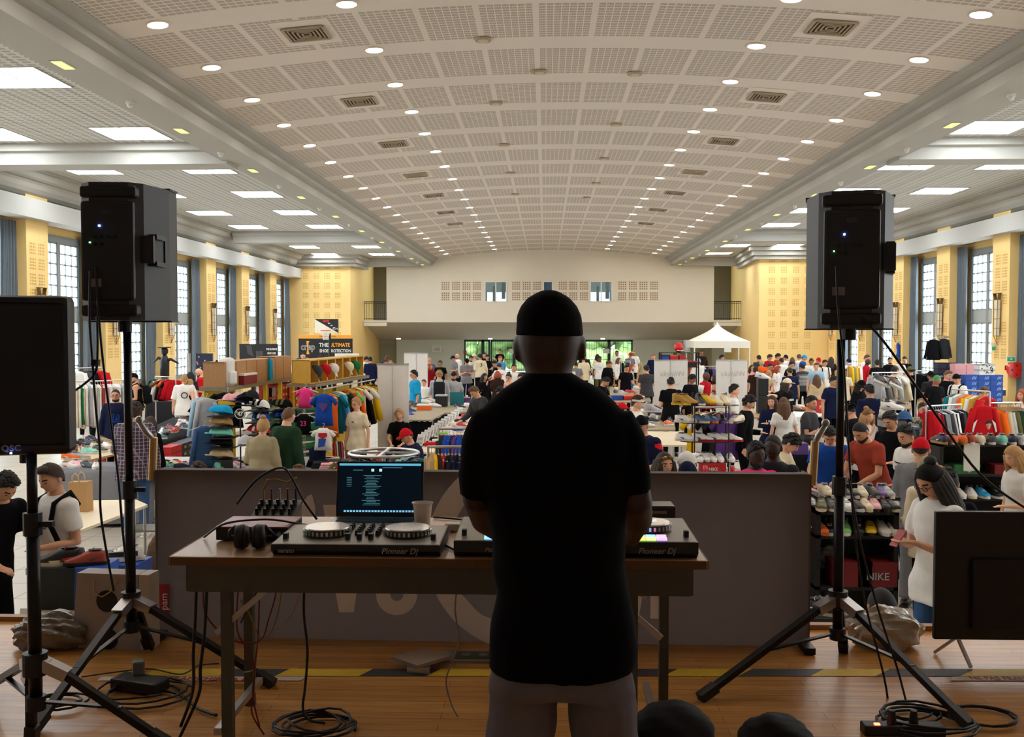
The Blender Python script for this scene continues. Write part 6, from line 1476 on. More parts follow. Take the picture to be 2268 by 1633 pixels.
# cap racks
CAPM = MB(); Mx = None
def caps_proto():
    me = hair_mesh('cap'); return me
CAPP = caps_proto()
def cap_at(p, rz, c, lab, group, sc=1.0): return place(CAPP, 'cap', None, p, rz, lab, 'cap', group, sc=sc, mats=[cloth(c)])
def cap_tower(label, px0, px1, rows, d, cols_, nper, nm):
    a, b = aty(px0, rows[-1]+14, d), aty(px1, rows[0]-14, d); cx = (a.x+b.x)/2; w_ = b.x-a.x
    e = empty('cap_rack', (cx, d, .78), 0, label, 'display rack', 'black cap racks')
    MB().box((0,.15,(b.z-.78)/2), (w_*.5,.03,b.z-.78)).build('back_panel', BLACK, e)
    for i, y in enumerate(rows):
        z = aty(px0, y, d).z; MB().box((0,0,z-.78-.01), (w_,.3,.012)).build('shelf_board', BLACK, e)
        for k in range(nper):
            c = cols_[i % len(cols_)]
            if isinstance(c, tuple): c = c[k % len(c)]
            x = cx-w_/2+.07+(w_-.16)*(k+.5)/nper
            cap_at(Vector((x, d-.05, z+.02)), radians(-70+6*k), c, '%s cap on the %s, shelf %s from the top, %s along' % (wd(c), nm, ORD[i], ORD[k]), 'caps on the '+nm, .9)
    return e
cap_tower('black cap rack with stacked caps in front of the yellow panel', 468, 520, (920, 945, 968, 990, 1016), 13.4, ['cyan','tan','mint','black','beige'], 6, 'black cap rack')
cap_tower('second cap rack with patterned caps behind the tan jacket person', 550, 602, (908, 935, 962, 990), 13.9, [('white','black'),('white','blue','navy'),('red','white'),('navy','black')], 5, 'patterned cap rack')
cap_tower('third cap rack with dark caps beside the pink garment', 602, 652, (905, 930, 958), 14.6, [('black','olive'),('navy','blue'),('black','navy')], 5, 'dark cap rack')
for k, (a, b, c) in enumerate(((508,893,'lpink'),(520,893,'lpink'),(535,895,'navy'),(545,890,'black'),(558,885,'charcoal'))): cap_at(aty(a, b, 13.7), radians(-60), c, '%s cap on the upper black ledge, %s along' % (wd(c), ORD[k]), 'caps on the upper ledge')
MB().box((0,.1,0), (.5,.25,.012)).build('ledge', BLACK, None, loc=aty(528, 899, 13.75), label='narrow black ledge above the caps', cat='shelf')
p = aty(531, 917, 13.1); e = empty('round_sign', p, 0, 'round black sign with white 47 between the cap racks', 'sign'); MB().cyl((0,0,0),(0,.012,0),.075,n=28).build('disc', BLACK, e)
MB().tube([(.066*cos(2*pi*k/28),-.004,.066*sin(2*pi*k/28)) for k in range(28)], .005, 5, closed=True).build('ring', WHITEP, e); text("'47", .075, WHITEP, e, (0,-.006,0), FRONT, 'lettering', bold=.003); MB().cyl((0,.02,.775-p.z),(0,.02,0),.01).build('post', BLACKM, e)
cap_at(aty(543, 990, 12.9), radians(30), 'lgrey', 'light grey knitted beanie hanging beside the tan jacket', None, 1.15)
# pink, blue and white display garments
def bigtee(px_, py_, d_, c, lab, kind='tee', ln=1.0, w_=1.0, hc='white', rz=0): garment(aty(px_, py_, d_), rz, kind, c, lab, None, hc, ln, w_=w_); return [x for x in COL.objects if x.get('label') == lab][0]
bigtee(676, 853, 14.6, 'pink', 'bright pink baby bodysuit on a white hanger with a pale round print', 'kid', .78, .68)
o = bigtee(717, 866, 14.2, 'blue', 'blue T-shirt with a large red emblem hanging at the stall front', 'tee', .74, .62); MB().prism([(-.09,-.24),(.09,-.24),(.11,-.29),(0,-.42),(-.11,-.29)], -.052, -.047, 'y').build('emblem_print', paint('purple'), o)
o = bigtee(716, 941, 13.9, 'white', 'white child T-shirt with a red and blue print under the blue one', 'kid', .82, .85); MB().prism([(-.07,-.14),(.07,-.14),(.08,-.2),(0,-.25),(-.08,-.2)], -.048, -.044, 'y').build('emblem_print', paint('red'), o); MB().prism([(-.07,-.24),(.06,-.24),(.03,-.38),(-.08,-.4)], -.05, -.046, 'y').build('blue_print', paint('blue'), o)
o = bigtee(673, 910, 14.4, 'black', 'black garment with pink numbers below the pink bodysuit', 'kid', .8, .75); text('23', .13, paint('pink'), o, (0,-.05,-.24), FRONT, 'lettering', bold=.002)
bigtee(703, 985, 14.0, 'navy', 'dark navy track trousers hanging below the white child T-shirt', 'vest', .5, .7)
B0, B1 = atz(700, 852, 1.86), atz(818, 832, 1.86); dB = B1-B0; LB = dB.length; aB = atan2(dB.y, dB.x); MBm = Matrix.Translation(B0) @ Matrix.Rotation(aB, 4, 'Z'); fb = lambda x, y, z: (MBm @ Vector((x, y, z-1.86)))
e = empty('shelf_unit', (B0.x, B0.y, 0), aB, 'plank shelf unit with open wooden cubbies above a row of jerseys', 'shelf unit'); MB().box((LB/2,.25,1.84), (LB,.5,.05)).build('top_plank', OWD, e)
MB().box((LB*.55,.42,.85), (LB*.9,.03,1.7)).build('yellow_panel', YP, e); MB().cyl((LB*.03,-.1,1.78), (LB,-.1,1.78), .012).build('rail', CHROME, e)
for t in (0, .5, 1): MB().box((LB*t,.2,.9), (.06,.06,1.8)).build('post', OWD, e)
for k in range(7):
    x = LB*(.07+.14*k); w_ = LB*.14; c = empty('wooden_cubby', fb(x, .25, 1.86), aB, 'open wooden cubby on the jersey unit, %s from the stage side' % ORD[k], 'crate', 'open cubbies above the jerseys'); h_ = .40
    m = MB(); m.box((-w_/2+.012,0,h_/2), (.024,.3,h_)).box((w_/2-.012,0,h_/2), (.024,.3,h_)).box((0,0,h_-.01), (w_,.3,.02)).box((0,0,.01), (w_,.3,.02)).box((0,.15,h_/2), (w_,.02,h_)); m.build('crate_body', mat('ply_gold', rgb(206,160,60), .6, noise=.12, ns=10), c)
    if k in (0,1,2,4,5): cp_ = cap_at(fb(x, .1, 2.06), aB, ['dgrey','red','white','navy','cream','green'][k], '%s cap standing upright in an open cubby, %s from the stage side' % (['dark grey','red and green','white','navy','cream'][k if k < 3 else k-1], ORD[k]), 'caps in the open cubbies', 1.0); cp_.rotation_euler = (radians(70), 0, aB)
hang((fb(.1,-.1,1.78), fb(LB,-.1,1.78), 1.78), ['vest','tee','jacket'], ['orange','teal','sky','white','dgreen','red','red','lgreen','orange','brown','white','black','yellow','white','yellow','black','black','black'], 'on a yellow hanger at the centre stall', 'jerseys on the centre stall rail', 'yellow', 1.05, seed=8)
for k, c in enumerate(('red','cream','navy','red','white','dred','red','black')): 
    p = atz(742+5*k, 1024-k*.5, .45); MB().prism([(-.05,0),(.06,0),(.05,.3),(-.01,.36),(-.05,.3)], -.012, .012, 'x').build('skate_deck', paint(c), None, loc=p, rz=.5, label='%s board leaning upright in the row below the jerseys, %s along' % (wd(c), ORD[k]), cat='board', group='boards leaning below the jerseys').rotation_euler = (-.15, 0, .6)
# green boxes
for i in range(3):
    for j in range(8):
        b_ = sbox(Vector((fb(-.15, .5, 0).x-.36+.36*i, fb(0,.5,0).y+.1, .23+.155*j)), 0, (.34,.3,.15), 'dgreen' if j % 2 else 'green', 'green', 'green shoe box with white swoop behind the pink bodysuit, column %s, %s up' % (ORD[i], ORD[j]), 'green shoe boxes')
        MB().prism([(-.16,.03),(.05,.06),(.16,.09),(.0,.08),(-.12,.07)], -.156, -.152, 'y').build('white_swoop', WHITEP, b_)
for k in range(3): sbox(Vector((fb(-.15,.5,0).x-.36+.36*k, fb(0,.5,0).y+.12, .0)), 0, (.34,.4,.225), 'black', 'black', 'black crate under the green boxes, %s along' % ORD[k], 'black crates under the green boxes', name='carton')
r4 = rk_px((640,822), (690,818), 1.85); rack('far clothes rack between the crates and the cubbies', r4[0], r4[1], 1.85); hang(r4, ['tee'], ['black','lgrey','red','white','black','lblue','white','red','black','white'], 'on the far rack behind the green boxes', 'garments on the far centre rack', 'steel', .7, seed=12)
# white roll-ups
rollup('tall white banner stand seen from behind beside the jersey rail', 836, 905, 808, 2.1, 'white')
rollup('white banner stand further back behind the blue T-shirt person', 895, 947, 783, 2.1, 'white')
rollup('white banner stand with a faint logo seen from behind, behind the black T-shirt person', 1449, 1523, 799, 2.0, 'white', txt=[('Witlicks', .19, .05, 1.66), ('Regarder', .06, .12, 1.4), ('O', .22, .14, 1.05)])
rollup('second white banner stand with a faint logo, right of the red sleeved shirt', 1586, 1655, 799, 2.0, 'white', txt=[('Witlicks', .19, .05, 1.66), ('contact', .06, .12, 1.4), ('O', .16, .12, 1.05)])
# circular rack
p = atz(850, 1003, 1.42); e = empty('round_clothes_rack', (p.x, p.y, 0), 0, 'round chrome clothes rack in front of the cream polo person', 'clothes rack')
R_ = .37; MB().tube([(R_*cos(2*pi*k/40), R_*sin(2*pi*k/40), 1.42) for k in range(40)], .016, 8, closed=True).build('ring_rail', CHROME, e, True)
MB().bar((-R_,0,1.42), (R_,0,1.42), .03, .02).bar((0,-R_,1.42), (0,R_,1.42), .03, .02).build('cross_bar', CHROME, e); MB().cyl((0,0,0), (0,0,1.42), .02).box((0,0,.03), (.6,.05,.04)).box((0,0,.03), (.05,.6,.04)).build('pole', CHROME, e)
for k in range(14):
    a = 2*pi*k/14+.1; c = ['teal','navy','lblue','dgrey','terra','black','navy','olive','dred','black','charcoal','denim','lgreen','navy'][k]
    garment(Vector((p.x+R_*cos(a), p.y+R_*sin(a), 1.405)), a+.1, 'tee', c, '%s T-shirt on the round chrome rack, %s around from the right' % (wd(c), ORD[k]), 'garments on the round rack', 'wood', .9, w_=.8)
# coats in front
r5 = rk_px((948,990), (1040,990), 1.55); rack('nearer clothes rack of coats left of the person at the controllers', r5[0], r5[1], 1.55)
hang(r5, ['jacket'], ['tan','yellow','dbrown','red','charcoal','black','navy','black','navy','khaki','black'], 'on the nearer coat rack', 'coats on the nearer rack', 'wood', 1.0, seed=15)
r6 = rk_px((972,950), (1060,950), 1.55); rack('farther clothes rack of blue jackets behind the coats', r6[0], r6[1], 1.55)
hang(r6, ['jacket'], ['charcoal','blue','blue','navy','purple','blue','khaki','black','dgreen','navy'], 'on the farther coat rack', 'jackets on the farther rack', 'wood', .95, seed=16)
# counters centre
table_px('L shaped counter covered with black cloth behind the seated person', [(905,930),(955,930),(986,914),(1075,912),(1075,888),(905,893)], .90, 'khaki', None); 
P = [atz(a, b, .9) for a, b in ((905,930),(955,930),(986,914),(1075,912))]; m = MB()
for i in range(3): m.quad((P[i].x,P[i].y+.02,0),(P[i+1].x,P[i+1].y+.02,0),(P[i+1].x,P[i+1].y+.02,.86),(P[i].x,P[i].y+.02,.86))
m.build('counter_cloth', cloth('black'), label='black cloth hanging down the front of the L shaped counter', cat='tablecloth')
PL = 'on the L shaped counter'
for a, b, f, c, k in ((910,914,60,('navy','white'),'low'),(920,905,80,('dgrey','white'),'low'),(930,889,70,('green','green'),'high'),(952,890,80,('white','white'),'low'),(945,893,60,('white','cream'),'low'),(908,922,30,('blue','white'),'high'),(964,902,80,('white','lgrey'),'low'),(915,898,50,('black','white'),'low'),(1020,905,60,('black','white'),'low'),(1040,902,60,('white','white'),'low')): shoe(a, b, .905, f, c, PL, k, 1.15)
sbox(atz(940, 908, .905), .05, (.34,.22,.12), 'white', 'orange', 'white and orange shoe box on the L shaped counter under the green shoe', txt='', lidh=.04) if 0 else sbox(atz(940, 908, .905), .05, (.34,.24,.13), 'orange', 'white', 'orange shoe box with white lid on the L shaped counter', lidh=.03)
sbox(atz(978, 900, .905), 0, (.28,.28,.28), 'black', 'lgrey', 'large black box with pale lid on the L shaped counter', lidh=.03); sbox(atz(1012, 898, .905), 0, (.34,.05,.33), 'teal', 'teal', 'dark teal poster box standing on the L shaped counter', name='poster_box'); sbox(atz(1034, 897, .905), 0, (.16,.04,.2), 'purple', 'lpink', 'small lilac framed picture standing on the counter', name='framed_picture')
table_px('long pale table of placards running back left of the person at the controllers', [(922,1002),(1040,1002),(1090,885),(1054,885)], .80, 'cream')
for k in range(18):
    t = k/17; a = 928+(1052-928)*t; b = 988+(893-988)*t; p = atz(a, b, .80); e = empty('placard', p, radians(-35), 'white lined placard leaning on the long pale table, %s from the stage' % ORD[k], 'placard', 'placards along the long table')
    c = MB().box((0,0,.10), (.15,.012,.2)).build('card', WHITEP, e); c.rotation_euler = (-.35,0,0); m = MB(); [m.box((0,-.007,.04+.022*j), (.12,.003,.008)) for j in range(6)]; m.build('printed_lines', mat('ink_grey', rgb(90,90,90), .6), c)
cs = ['red','white','lpink','black','orange','white','lgreen','white','blue','lpink','white','red','white','black','white','lpink']
for k in range(26):
    t = (k+.5)/26; a = 952+(1062-952)*t+(k % 3)*14*(1-t*.5); b = 990+(890-990)*t; c = cs[k % 16]
    if k % 3: shoe(a, b, .805, 40+k*23 % 120, (c, 'white'), 'on the long table of placards', sc=.95, full=False)
    else: MB().box((0,0,.03), (.22,.18,.06), .2, bev=.02).build('folded_clothes', cloth(c), None, True, loc=atz(a, b, .805), label='%s folded garment on the long table of placards, %s from the stage' % (wd(c), ORD[k//3]), cat='clothing', group='folded garments on the placard table')
# ================================================================ right side of the hall
table_px('display table with the tiered shoe stand behind the barrier', [(1442,1058),(1642,1058),(1640,1038),(1440,1038)], .76, 'khaki')
SD_ = 13.6; zt_ = [aty(1570, y, SD_).z for y in (1020, 976, 935, 896)]
a, b = aty(1506, 1020, SD_), aty(1636, 1020, SD_); W_ = b.x-a.x; cx = (a.x+b.x)/2
e = empty('shoe_stand', (cx, SD_, .765), 0, 'dark metal stand with four tiers of sneakers on the table behind the barrier', 'shoe stand')
ST2 = mat('stand_brown', rgb(66,44,40), .4, .5)
for z in zt_:
    m = MB(); z -= .765; n = 28; out = [(W_/2*cos(2*pi*k/n), .17*sin(2*pi*k/n)) for k in range(n)]; m.prism(out, z-.016, z-.004, 'z'); m.build('tier', ST2, e)
m = MB()
for x in (-.22, .24): m.cyl((x*W_/.8,.1,0), (x*W_/.8,.1,zt_[-1]-.765+.16), .011); m.cyl((x*W_/.8,-.12,0), (x*W_/.8,-.12,zt_[-1]-.765), .009)
m.build('post', ST2, e)
rows_ = [(0, [1548,1562,1576,1594,1618], [('white','white','grey'),('white','lgrey'),('white','white','red'),('white','white','teal'),('white','white','teal')], (5,5,10,0,0), 'low', 'bottom tier'),
 (1, [1520,1556,1590,1620], [('white','white','blue'),('white','red','blue'),('white','red','blue'),('white','red','blue')], (80,80,80,70), 'run', 'third tier'),
 (2, [1518,1551,1576,1599,1625,1633], [('white','white','dgrey'),('denim','cream','brown'),('denim','orange','cream'),('black','purple','black'),('lgrey','cream','dgrey'),('cream','brown','tan')], (80,40,20,0,-30,-40), 'low', 'second tier'),
 (3, [1512,1526,1550,1568,1586,1606], [('gold','yellow','black'),('gold','black','yellow'),('black','white','white'),('yellow','orange','white'),('cream','cream','terra'),('cream','beige','terra')], (80,70,10,60,20,10), 'high', 'top tier')]
for r_, xs_, cc, ff, kd, nm in rows_:
    for x_, c_, f_ in zip(xs_, cc, ff): p = aty(x_, 1000, SD_-.03); shoe(0, 0, 0, f_, c_, 'on the shoe stand %s' % nm, kd, 1.12, p=Vector((p.x, p.y, zt_[r_]-.004)))
b_ = sbox(atz(1577, 1047, .765), 0, (.34,.2,.14), 'red', 'red', 'red box with white lettering under the shoe stand', txt='NIKE', lidh=.03)
for px_, l_ in ((1562, 'left'), (1622, 'right')): p = atz(px_, 1052, .765); e = MB().cyl((0,0,0), (0,0,.12), .033, n=16).build('drink_can', paint('red'), None, True, loc=p, label='red drink can standing on the table at the %s leg of the shoe stand' % l_, cat='can'); MB().cyl((0,0,.12), (0,0,.124), .028, n=16).build('can_lid', CHROME, e)
table_px('bare cream table right of the person at the controllers', [(1440,986),(1536,986),(1512,956),(1428,956)], .76, 'cream')
table_px('table heaped with sneakers in front of the black T-shirt person', [(1398,952),(1496,952),(1490,898),(1396,904)], .76, 'khaki')
table_px('farther sneaker table behind the headband person', [(1352,892),(1442,888),(1432,852),(1350,858)], .76, 'khaki')
rd = random.Random(21); pal = [('white','white','dgrey'),('red','white'),('black','white'),('lgrey','white'),('orange','white'),('white','white','red'),('dgrey','black'),('navy','white'),('beige','white'),('white','lgrey','blue')]
for k in range(24): shoe(1404+rd.uniform(0, 80), 906+rd.uniform(0, 40), .765, rd.uniform(0, 180), pal[k % 10], 'on the heaped sneaker table', sc=1.1, full=k % 3 == 0)
for k in range(18): shoe(1358+rd.uniform(0, 72), 861+rd.uniform(0, 26), .765, rd.uniform(0, 180), pal[(k*3) % 10], 'on the farther sneaker table', sc=1.15, full=False)
for a, b, c, lc, lab in ((1483,930,'dred','tan','dark red shoe box with a tan lid at the corner of the sneaker table'), (1447,920,'navy','white','navy and white box among the sneakers'), (1366,886,'blue','blue','blue shoe box on the farther sneaker table'), (1392,886,'red','orange','red shoe box with orange lid on the farther sneaker table'), (1408,884,'orange','orange','orange shoe box on the farther sneaker table')): sbox(atz(a, b, .765), .15, (.32,.24,.13), c, lc, lab)
for k in range(2): shoe(1345+14*k, 893+5*k, .77, 70, ('red','white','white'), 'beside the left shoulder sneaker pile, behind the person at the controllers', 'low', 1.4, full=True, lab='%s red and white sneaker just right of the person at the controllers' % ('upper' if k == 0 else 'lower'))
cap_at(atz(1378, 920, .80)+Vector((0,0,.1)), .8, 'red', 'red cap lying just right of the shoulder of the person at the controllers', None, 1.4)
shoe(1446, 913, .90, 80, ('lgrey','white','pink'), '', 'high', 1.5, lab='large grey high top sneaker with a pink lace tag beside the black T-shirt person')
# hanging yellow and dark shirts behind the stand
q0, q1 = aty(1535,902,15.8), aty(1618,902,15.8); r7 = (q0, q1, q0.z); rack('clothes rail behind the tiered shoe stand', r7[0], r7[1], r7[2])
for k, (t, c) in enumerate(((.15,'yellow'),(.35,'white'),(.55,'black'),(.75,'charcoal'),(.92,'purple'))): garment(r7[0].lerp(r7[1], t)-Vector((0,0,.022)), .3, 'tee', c, '%s T-shirt on the rail behind the shoe stand' % wd(c), 'shirts behind the shoe stand', 'wood', 1.2)
# metal shelf with boxes, red helmet
D_ = 26; a, b = aty(1462, 781, D_), aty(1545, 781, D_); cx = (a.x+b.x)/2; W_ = b.x-a.x
e = empty('metal_shelf', (cx, D_, 0), 0, 'dark metal shelf with blue and orange boxes above the first white banner', 'shelf'); m = MB()
for z in (2.18, 1.80): m.box((0,0,z), (W_,.4,.02))
for x in (-W_/2, -.1, W_/2): m.box((x,-.18,1.1), (.03,.03,2.18)).box((x,.18,1.1), (.03,.03,2.18))
m.build('shelf_frame', BLACKM, e)
for k, (x, z, c, lc, w_) in enumerate(((-.33,0,'navy','blue',.2),(-.33,.16,'blue','navy',.2),(-.1,0,'orange','red',.2),(-.1,.16,'red','orange',.2),(.1,.0,'blue','red',.18),(.12,.15,'red','red',.15),(.36,.0,'black','red',.3))): sbox(Vector((cx+x-.05, D_-.05, 1.812+z)), 0, (w_,.3,.145), c, lc, '%s box with %s lid on the dark metal shelf, %s' % (wd(c), wd(lc), 'upper layer' if z > .1 else 'lower layer'), 'boxes on the dark metal shelf')
p = aty(1503, 780, D_); e = empty('helmet', (p.x, p.y, 2.19), .3, 'red helmet on top of the dark metal shelf', 'helmet'); MB().ell((0,0,.13), (.12,.15,.135), 16, 12).build('shell', mat('helmet_red', rgb(214,20,30), .2), e, True); MB().tube([(-.1,-.1,.05),(0,-.17,.04),(.1,-.1,.05)], .012).build('face_guard', WHITEP, e)
p = aty(1521, 780, D_); MB().box((0,0,.16), (.16,.16,.32)).build('acrylic_case', mat('acrylic', rgb(210,214,216), .1, alpha=.35), None, loc=(p.x, p.y, 2.19), label='clear display case beside the red helmet', cat='display case')
# pop-up canopy
D_ = 44; a, b = aty(1537, 765, D_), aty(1662, 765, D_); W_ = b.x-a.x; cx = (a.x+b.x)/2
e = empty('pop_up_canopy', (cx, D_+W_/2, 0), 0, 'white pop up canopy tent with a pointed roof before the back wall', 'canopy tent'); TM = mat('tent_white', rgb(232,228,214), .7)
m = MB(); n = 12; hz = a.z; pk = aty(1598, 713, D_).z
rr = []
for i in range(9):
    t = i/8; s = (1-t)**1.6*.97+.0; z = hz+.18+(pk-hz-.18)*t; s = max(s, .02); rr.append([m.addv((x*W_/2*s, y*W_/2*s, z)) for x, y in ((-1,-1),(1,-1),(1,1),(-1,1))])
for i in range(8):
    for j in range(4): m.face((rr[i][j], rr[i][(j+1)%4], rr[i+1][(j+1)%4], rr[i+1][j]))
m.face(rr[-1]); m.build('roof', TM, e)
m = MB(); q = W_/2
for x0, y0, x1, y1 in ((-q,-q,q,-q),(q,-q,q,q),(q,q,-q,q),(-q,q,-q,-q)): m.quad((x0,y0,hz-.12),(x1,y1,hz-.12),(x1,y1,hz+.19),(x0,y0,hz+.19))
m.build('valance', TM, e)
for x in (-1, 1):
    for y in (-1, 1): MB().box((x*q*.98, y*q*.98, hz/2), (.05,.05,hz)).build('leg', WHITEP, e)
MB().box((.25,-q-.01,hz-.2), (.32,.005,.22)).build('paper_notice', WHITEP, e)
# tall black loudspeaker column on a table
table_px('market table under the tall black speaker box, right of the second white banner', [(1660,925),(1720,925),(1712,905),(1660,905)], .76, 'tan')
p = atz(1688, 915, .765); e = empty('speaker_box', p, 0, 'tall black box column with a sneaker on top right of the second white banner', 'speaker box'); z = aty(1688, 838, p.y).z-.765; MB().box((0,0,z/4), (.24,.24,z/2-.01), bev=.006).box((0,0,z*.75), (.24,.24,z/2-.01), bev=.006).build('case', BLACK, e)
shoe(0,0,0, 70, ('white','white','black'), '', 'run', 1.35, lab='white and black sneaker on top of the tall black box column', p=p+Vector((0,-.02,z)), tilt=10)
table_px('white market table with a red box in front of the pointing person', [(1740,925),(1850,920),(1838,900),(1738,903)], .76, 'white')
sbox(atz(1822, 914, .765), .1, (.24,.32,.32), 'red', 'red', 'tall red box with white lettering on the white market table', txt='NIKE', lidh=.06)
for k in range(7): shoe(1760+8*k, 906+(k % 2)*5, .765, 50, pal[(k*4+2) % 10], 'on the white market table', sc=1.15, full=False)
table_px('right hand market table with shoes under the red track jacket rack', [(1900,905),(2020,905),(2010,880),(1900,882)], .76, 'tan')
for k in range(9): shoe(1908+11*k, 890+(k % 3)*4, .765, 60, pal[(k*7+1) % 10], 'on the table under the red jackets', sc=1.2, full=False)
for k, (a, b, c, s) in enumerate(((1952,852,('dgrey','white','gold'),1.5),(1984,858,('brown','white','tan'),1.5))): shoe(0,0,0, 120+10*k, c, '', 'run', s, lab='%s running shoe displayed high on a stand beside the red jacket person' % ('dark grey and gold' if k == 0 else 'brown and cream'), p=aty(a, b, 18), tilt=20)
e = empty('shoe_pedestal', aty(1968, 905, 18), 0, 'thin stand holding two shoes up behind the navy pullover person', 'stand'); e.location.z = 0; q0, q1 = aty(1952,852,18), aty(1984,858,18); MB().cyl((q0.x-e.location.x,0,0), (q0.x-e.location.x,0,q0.z), .012).cyl((q1.x-e.location.x,0,0), (q1.x-e.location.x,0,q1.z), .012).box((0,0,.02), (.5,.3,.03)).build('pole', STEEL, e)
# stacked boxes tower
p = aty(1975, 940, 14.2)
for k, (c, lc, t_) in enumerate((('red','red',None),('red','dred',None),('red','red',None),('red','red',None),('dred','black',None),('black','black','NIKE'),('lgrey','dgrey',None))): sbox(Vector((p.x, p.y, .62+.122*k)), 0, (.33,.24,.12), c, lc, '%s shoe box in the tall stack by the camouflage T-shirt person, %s up' % (wd(c), ORD[k]), 'shoe boxes in the tall stack', txt=t_, tc='red')
for k in range(5): sbox(Vector((p.x, p.y, .123*k+.002)), 0, (.33,.24,.12), 'dgrey', 'dgrey', 'grey shoe box at the base of the tall stack, %s up' % ORD[k], 'boxes at the base of the tall stack')
for k in range(2): shoe(0,0,0, 75, ('white','white','navy' if k else 'red'), '', 'run', 1.15, lab='white running shoe on the tall box stack, %s' % ('blue trimmed one above' if k else 'red trimmed one below'), p=Vector((p.x-.02+.02*k, p.y, 1.478+.115*k)))
p2 = aty(2003, 940, 14.0)
for k in range(9): sbox(Vector((p2.x+.02, p2.y, .002+.152*k)), 0, (.30,.24,.15), 'black' if k > 5 else 'white', 'denim' if k > 5 else 'dred', '%s box in the stack under the blue and grey cap, %s up' % ('black' if k > 5 else 'white', ORD[k]), 'boxes in the stack under the cap')
cap_at(Vector((p2.x, p2.y, 1.43)), -.6, 'denim', 'blue and grey cap on top of the black boxes', None, 1.2)
# pink, patterned and blue boxes by the right windows
BD = 24.5
def boxwall(px0, px1, y0, y1, nc, nr, c, lc, nm, grp, pat=None, d=BD, txt=None, base=None):
    a, b = aty(px0, y1, d), aty(px1, y0, d); w_ = (b.x-a.x)/nc; h_ = (b.z-a.z)/nr
    for i in range(nc):
        for j in range(nr):
            o = sbox(Vector((a.x+w_*(i+.5), d, a.z+h_*j)), 0, (w_-.012,.3,h_-.004), c, lc, '%s, column %s, %s up' % (nm, ORD[i], ORD[j]), grp, lidh=h_*.28, txt=txt if (i+j) % 3 == 1 else None)
            if pat == 'stripe':
                m = MB(); [m.prism([(.02+.035*q-.02,.02),(.035+.035*q-.02,.02),(.065+.035*q-.02,h_*.68),(.05+.035*q-.02,h_*.68)], -.1525, -.1515, 'y') for q in range(3)]; m.build('stripe', mat('pale_stripe', rgb(150,190,230), .6), o)
            elif pat == 'spot':
                rd_ = random.Random(i*7+j); m = MB(); [m.box((rd_.uniform(-w_/2.4,w_/2.4),-.152,rd_.uniform(.02,h_*.9)), (.03,.004,.025)) for _ in range(10)]; m.build('pattern', paint('navy'), o)
boxwall(2108, 2162, 806, 870, 2, 5, 'lpink', 'lpink', 'pink shoe box by the right window', 'pink boxes by the right window', d=BD+1)
boxwall(2163, 2198, 806, 830, 1, 2, 'white', 'lgrey', 'white patterned box on top of the blue ones', 'patterned boxes', 'spot', d=BD)
boxwall(2132, 2216, 830, 890, 3, 5, 'blue', 'blue', 'blue striped shoe box by the right window', 'blue striped boxes by the right window', 'stripe')
boxwall(2072, 2112, 803, 850, 2, 4, 'navy', 'black', 'dark navy shoe box left of the pink ones', 'dark boxes left of the pink ones', d=BD+1.5, txt='FILA')
for lab, a0, a1, y_, z_, c_ in (('pale counter carrying the blue boxes by the right window', 2100, 2225, 888, None, 'tan'),):
    z_ = aty(2150, 890, BD).z; a, b = aty(a0, 890, BD), aty(a1, 890, BD); e = empty('market_table', ((a.x+b.x)/2, BD+.3, 0), 0, lab, 'table'); MB().box((0,.2,z_-.03), (b.x-a.x+.4,1.6,.05)).build('tabletop', mat('top_tan', LC['tan']), e)
    for x in (-1,1):
        for y in (-.5,.9): MB().cyl((x*(b.x-a.x)/2,y,0), (x*(b.x-a.x)/2,y,z_-.05), .02).build('leg', STEEL, e)
table_px('far white table under the right windows', [(2025,832),(2100,834),(2098,820),(2024,819)], .95, 'lgrey')
table_px('pale wooden table with a box by the fire hose', [(2180,884),(2216,884),(2216,866),(2180,866)], .85, 'beige')
sbox(atz(2204, 876, .855), .1, (.45,.35,.2), 'navy', 'white', 'navy box on the pale table by the fire hose'); sbox(atz(2190, 879, .855), -.1, (.45,.3,.16), 'tan', 'tan', 'flat cardboard box on the pale table by the fire hose', name='carton')
# right racks
r8 = rk_px((2052,900), (2128,896), 1.5); rack('clothes rail of grey and black hoodies right of the camouflage T-shirt person', r8[0], r8[1], 1.5)
hang(r8, ['jacket'], ['red','dred','black','grey','grey','dgrey','lgrey','black','white','charcoal','black','dgrey','black','navy'], 'on the hoodie rail', 'hoodies on the right rail', 'steel', 1.0, seed=31)
r9 = rk_px((2108,862), (2192,868), 1.70); rack('chrome clothes rack with a red track jacket facing the stage', r9[0], r9[1], 1.70)
hang(r9, ['jacket'], ['teal','white','lgrey','orange','yellow','white','gold','red'], 'on the rack of the red track jacket', 'jackets on the chrome rack', 'wood', 1.05, seed=33)
o = garment(aty(2178, 890, 14.2), .0, 'jacket', 'red', 'red track jacket with white trim hanging face on at the right', None, 'wood', .85, w_=.78)
m = MB(); [m.prism([(s*.13,-.30),(s*.20,-.36),(s*.225,-.5),(s*.205,-.52),(s*.17,-.40)][::s], -.055, -.048, 'y') for s in (-1,1)]; m.build('white_trim', WHITEP, o)
r10 = rk_px((2192,893), (2262,892), 1.5); rack('clothes rail of orange and green jackets at the right', r10[0], r10[1], 1.5)
hang(r10, ['jacket'], ['orange','terra','beige','lgrey','green','olive','dgreen','navy','denim','black','navy'], 'on the far right rail', 'jackets on the far right rail', 'wood', 1.2, seed=35, off=.6)
r11 = rk_px((1932,826), (2008,825), 1.75); rack('chrome clothes rack behind the red varsity jacket person', r11[0], r11[1], 1.75)
hang(r11, ['jacket','tee'], ['lgrey','white','grey','navy','beige','white','lgrey','white','cream','lgrey'], 'on the rack behind the varsity jacket', 'garments behind the varsity jacket', 'steel', .9, seed=37)
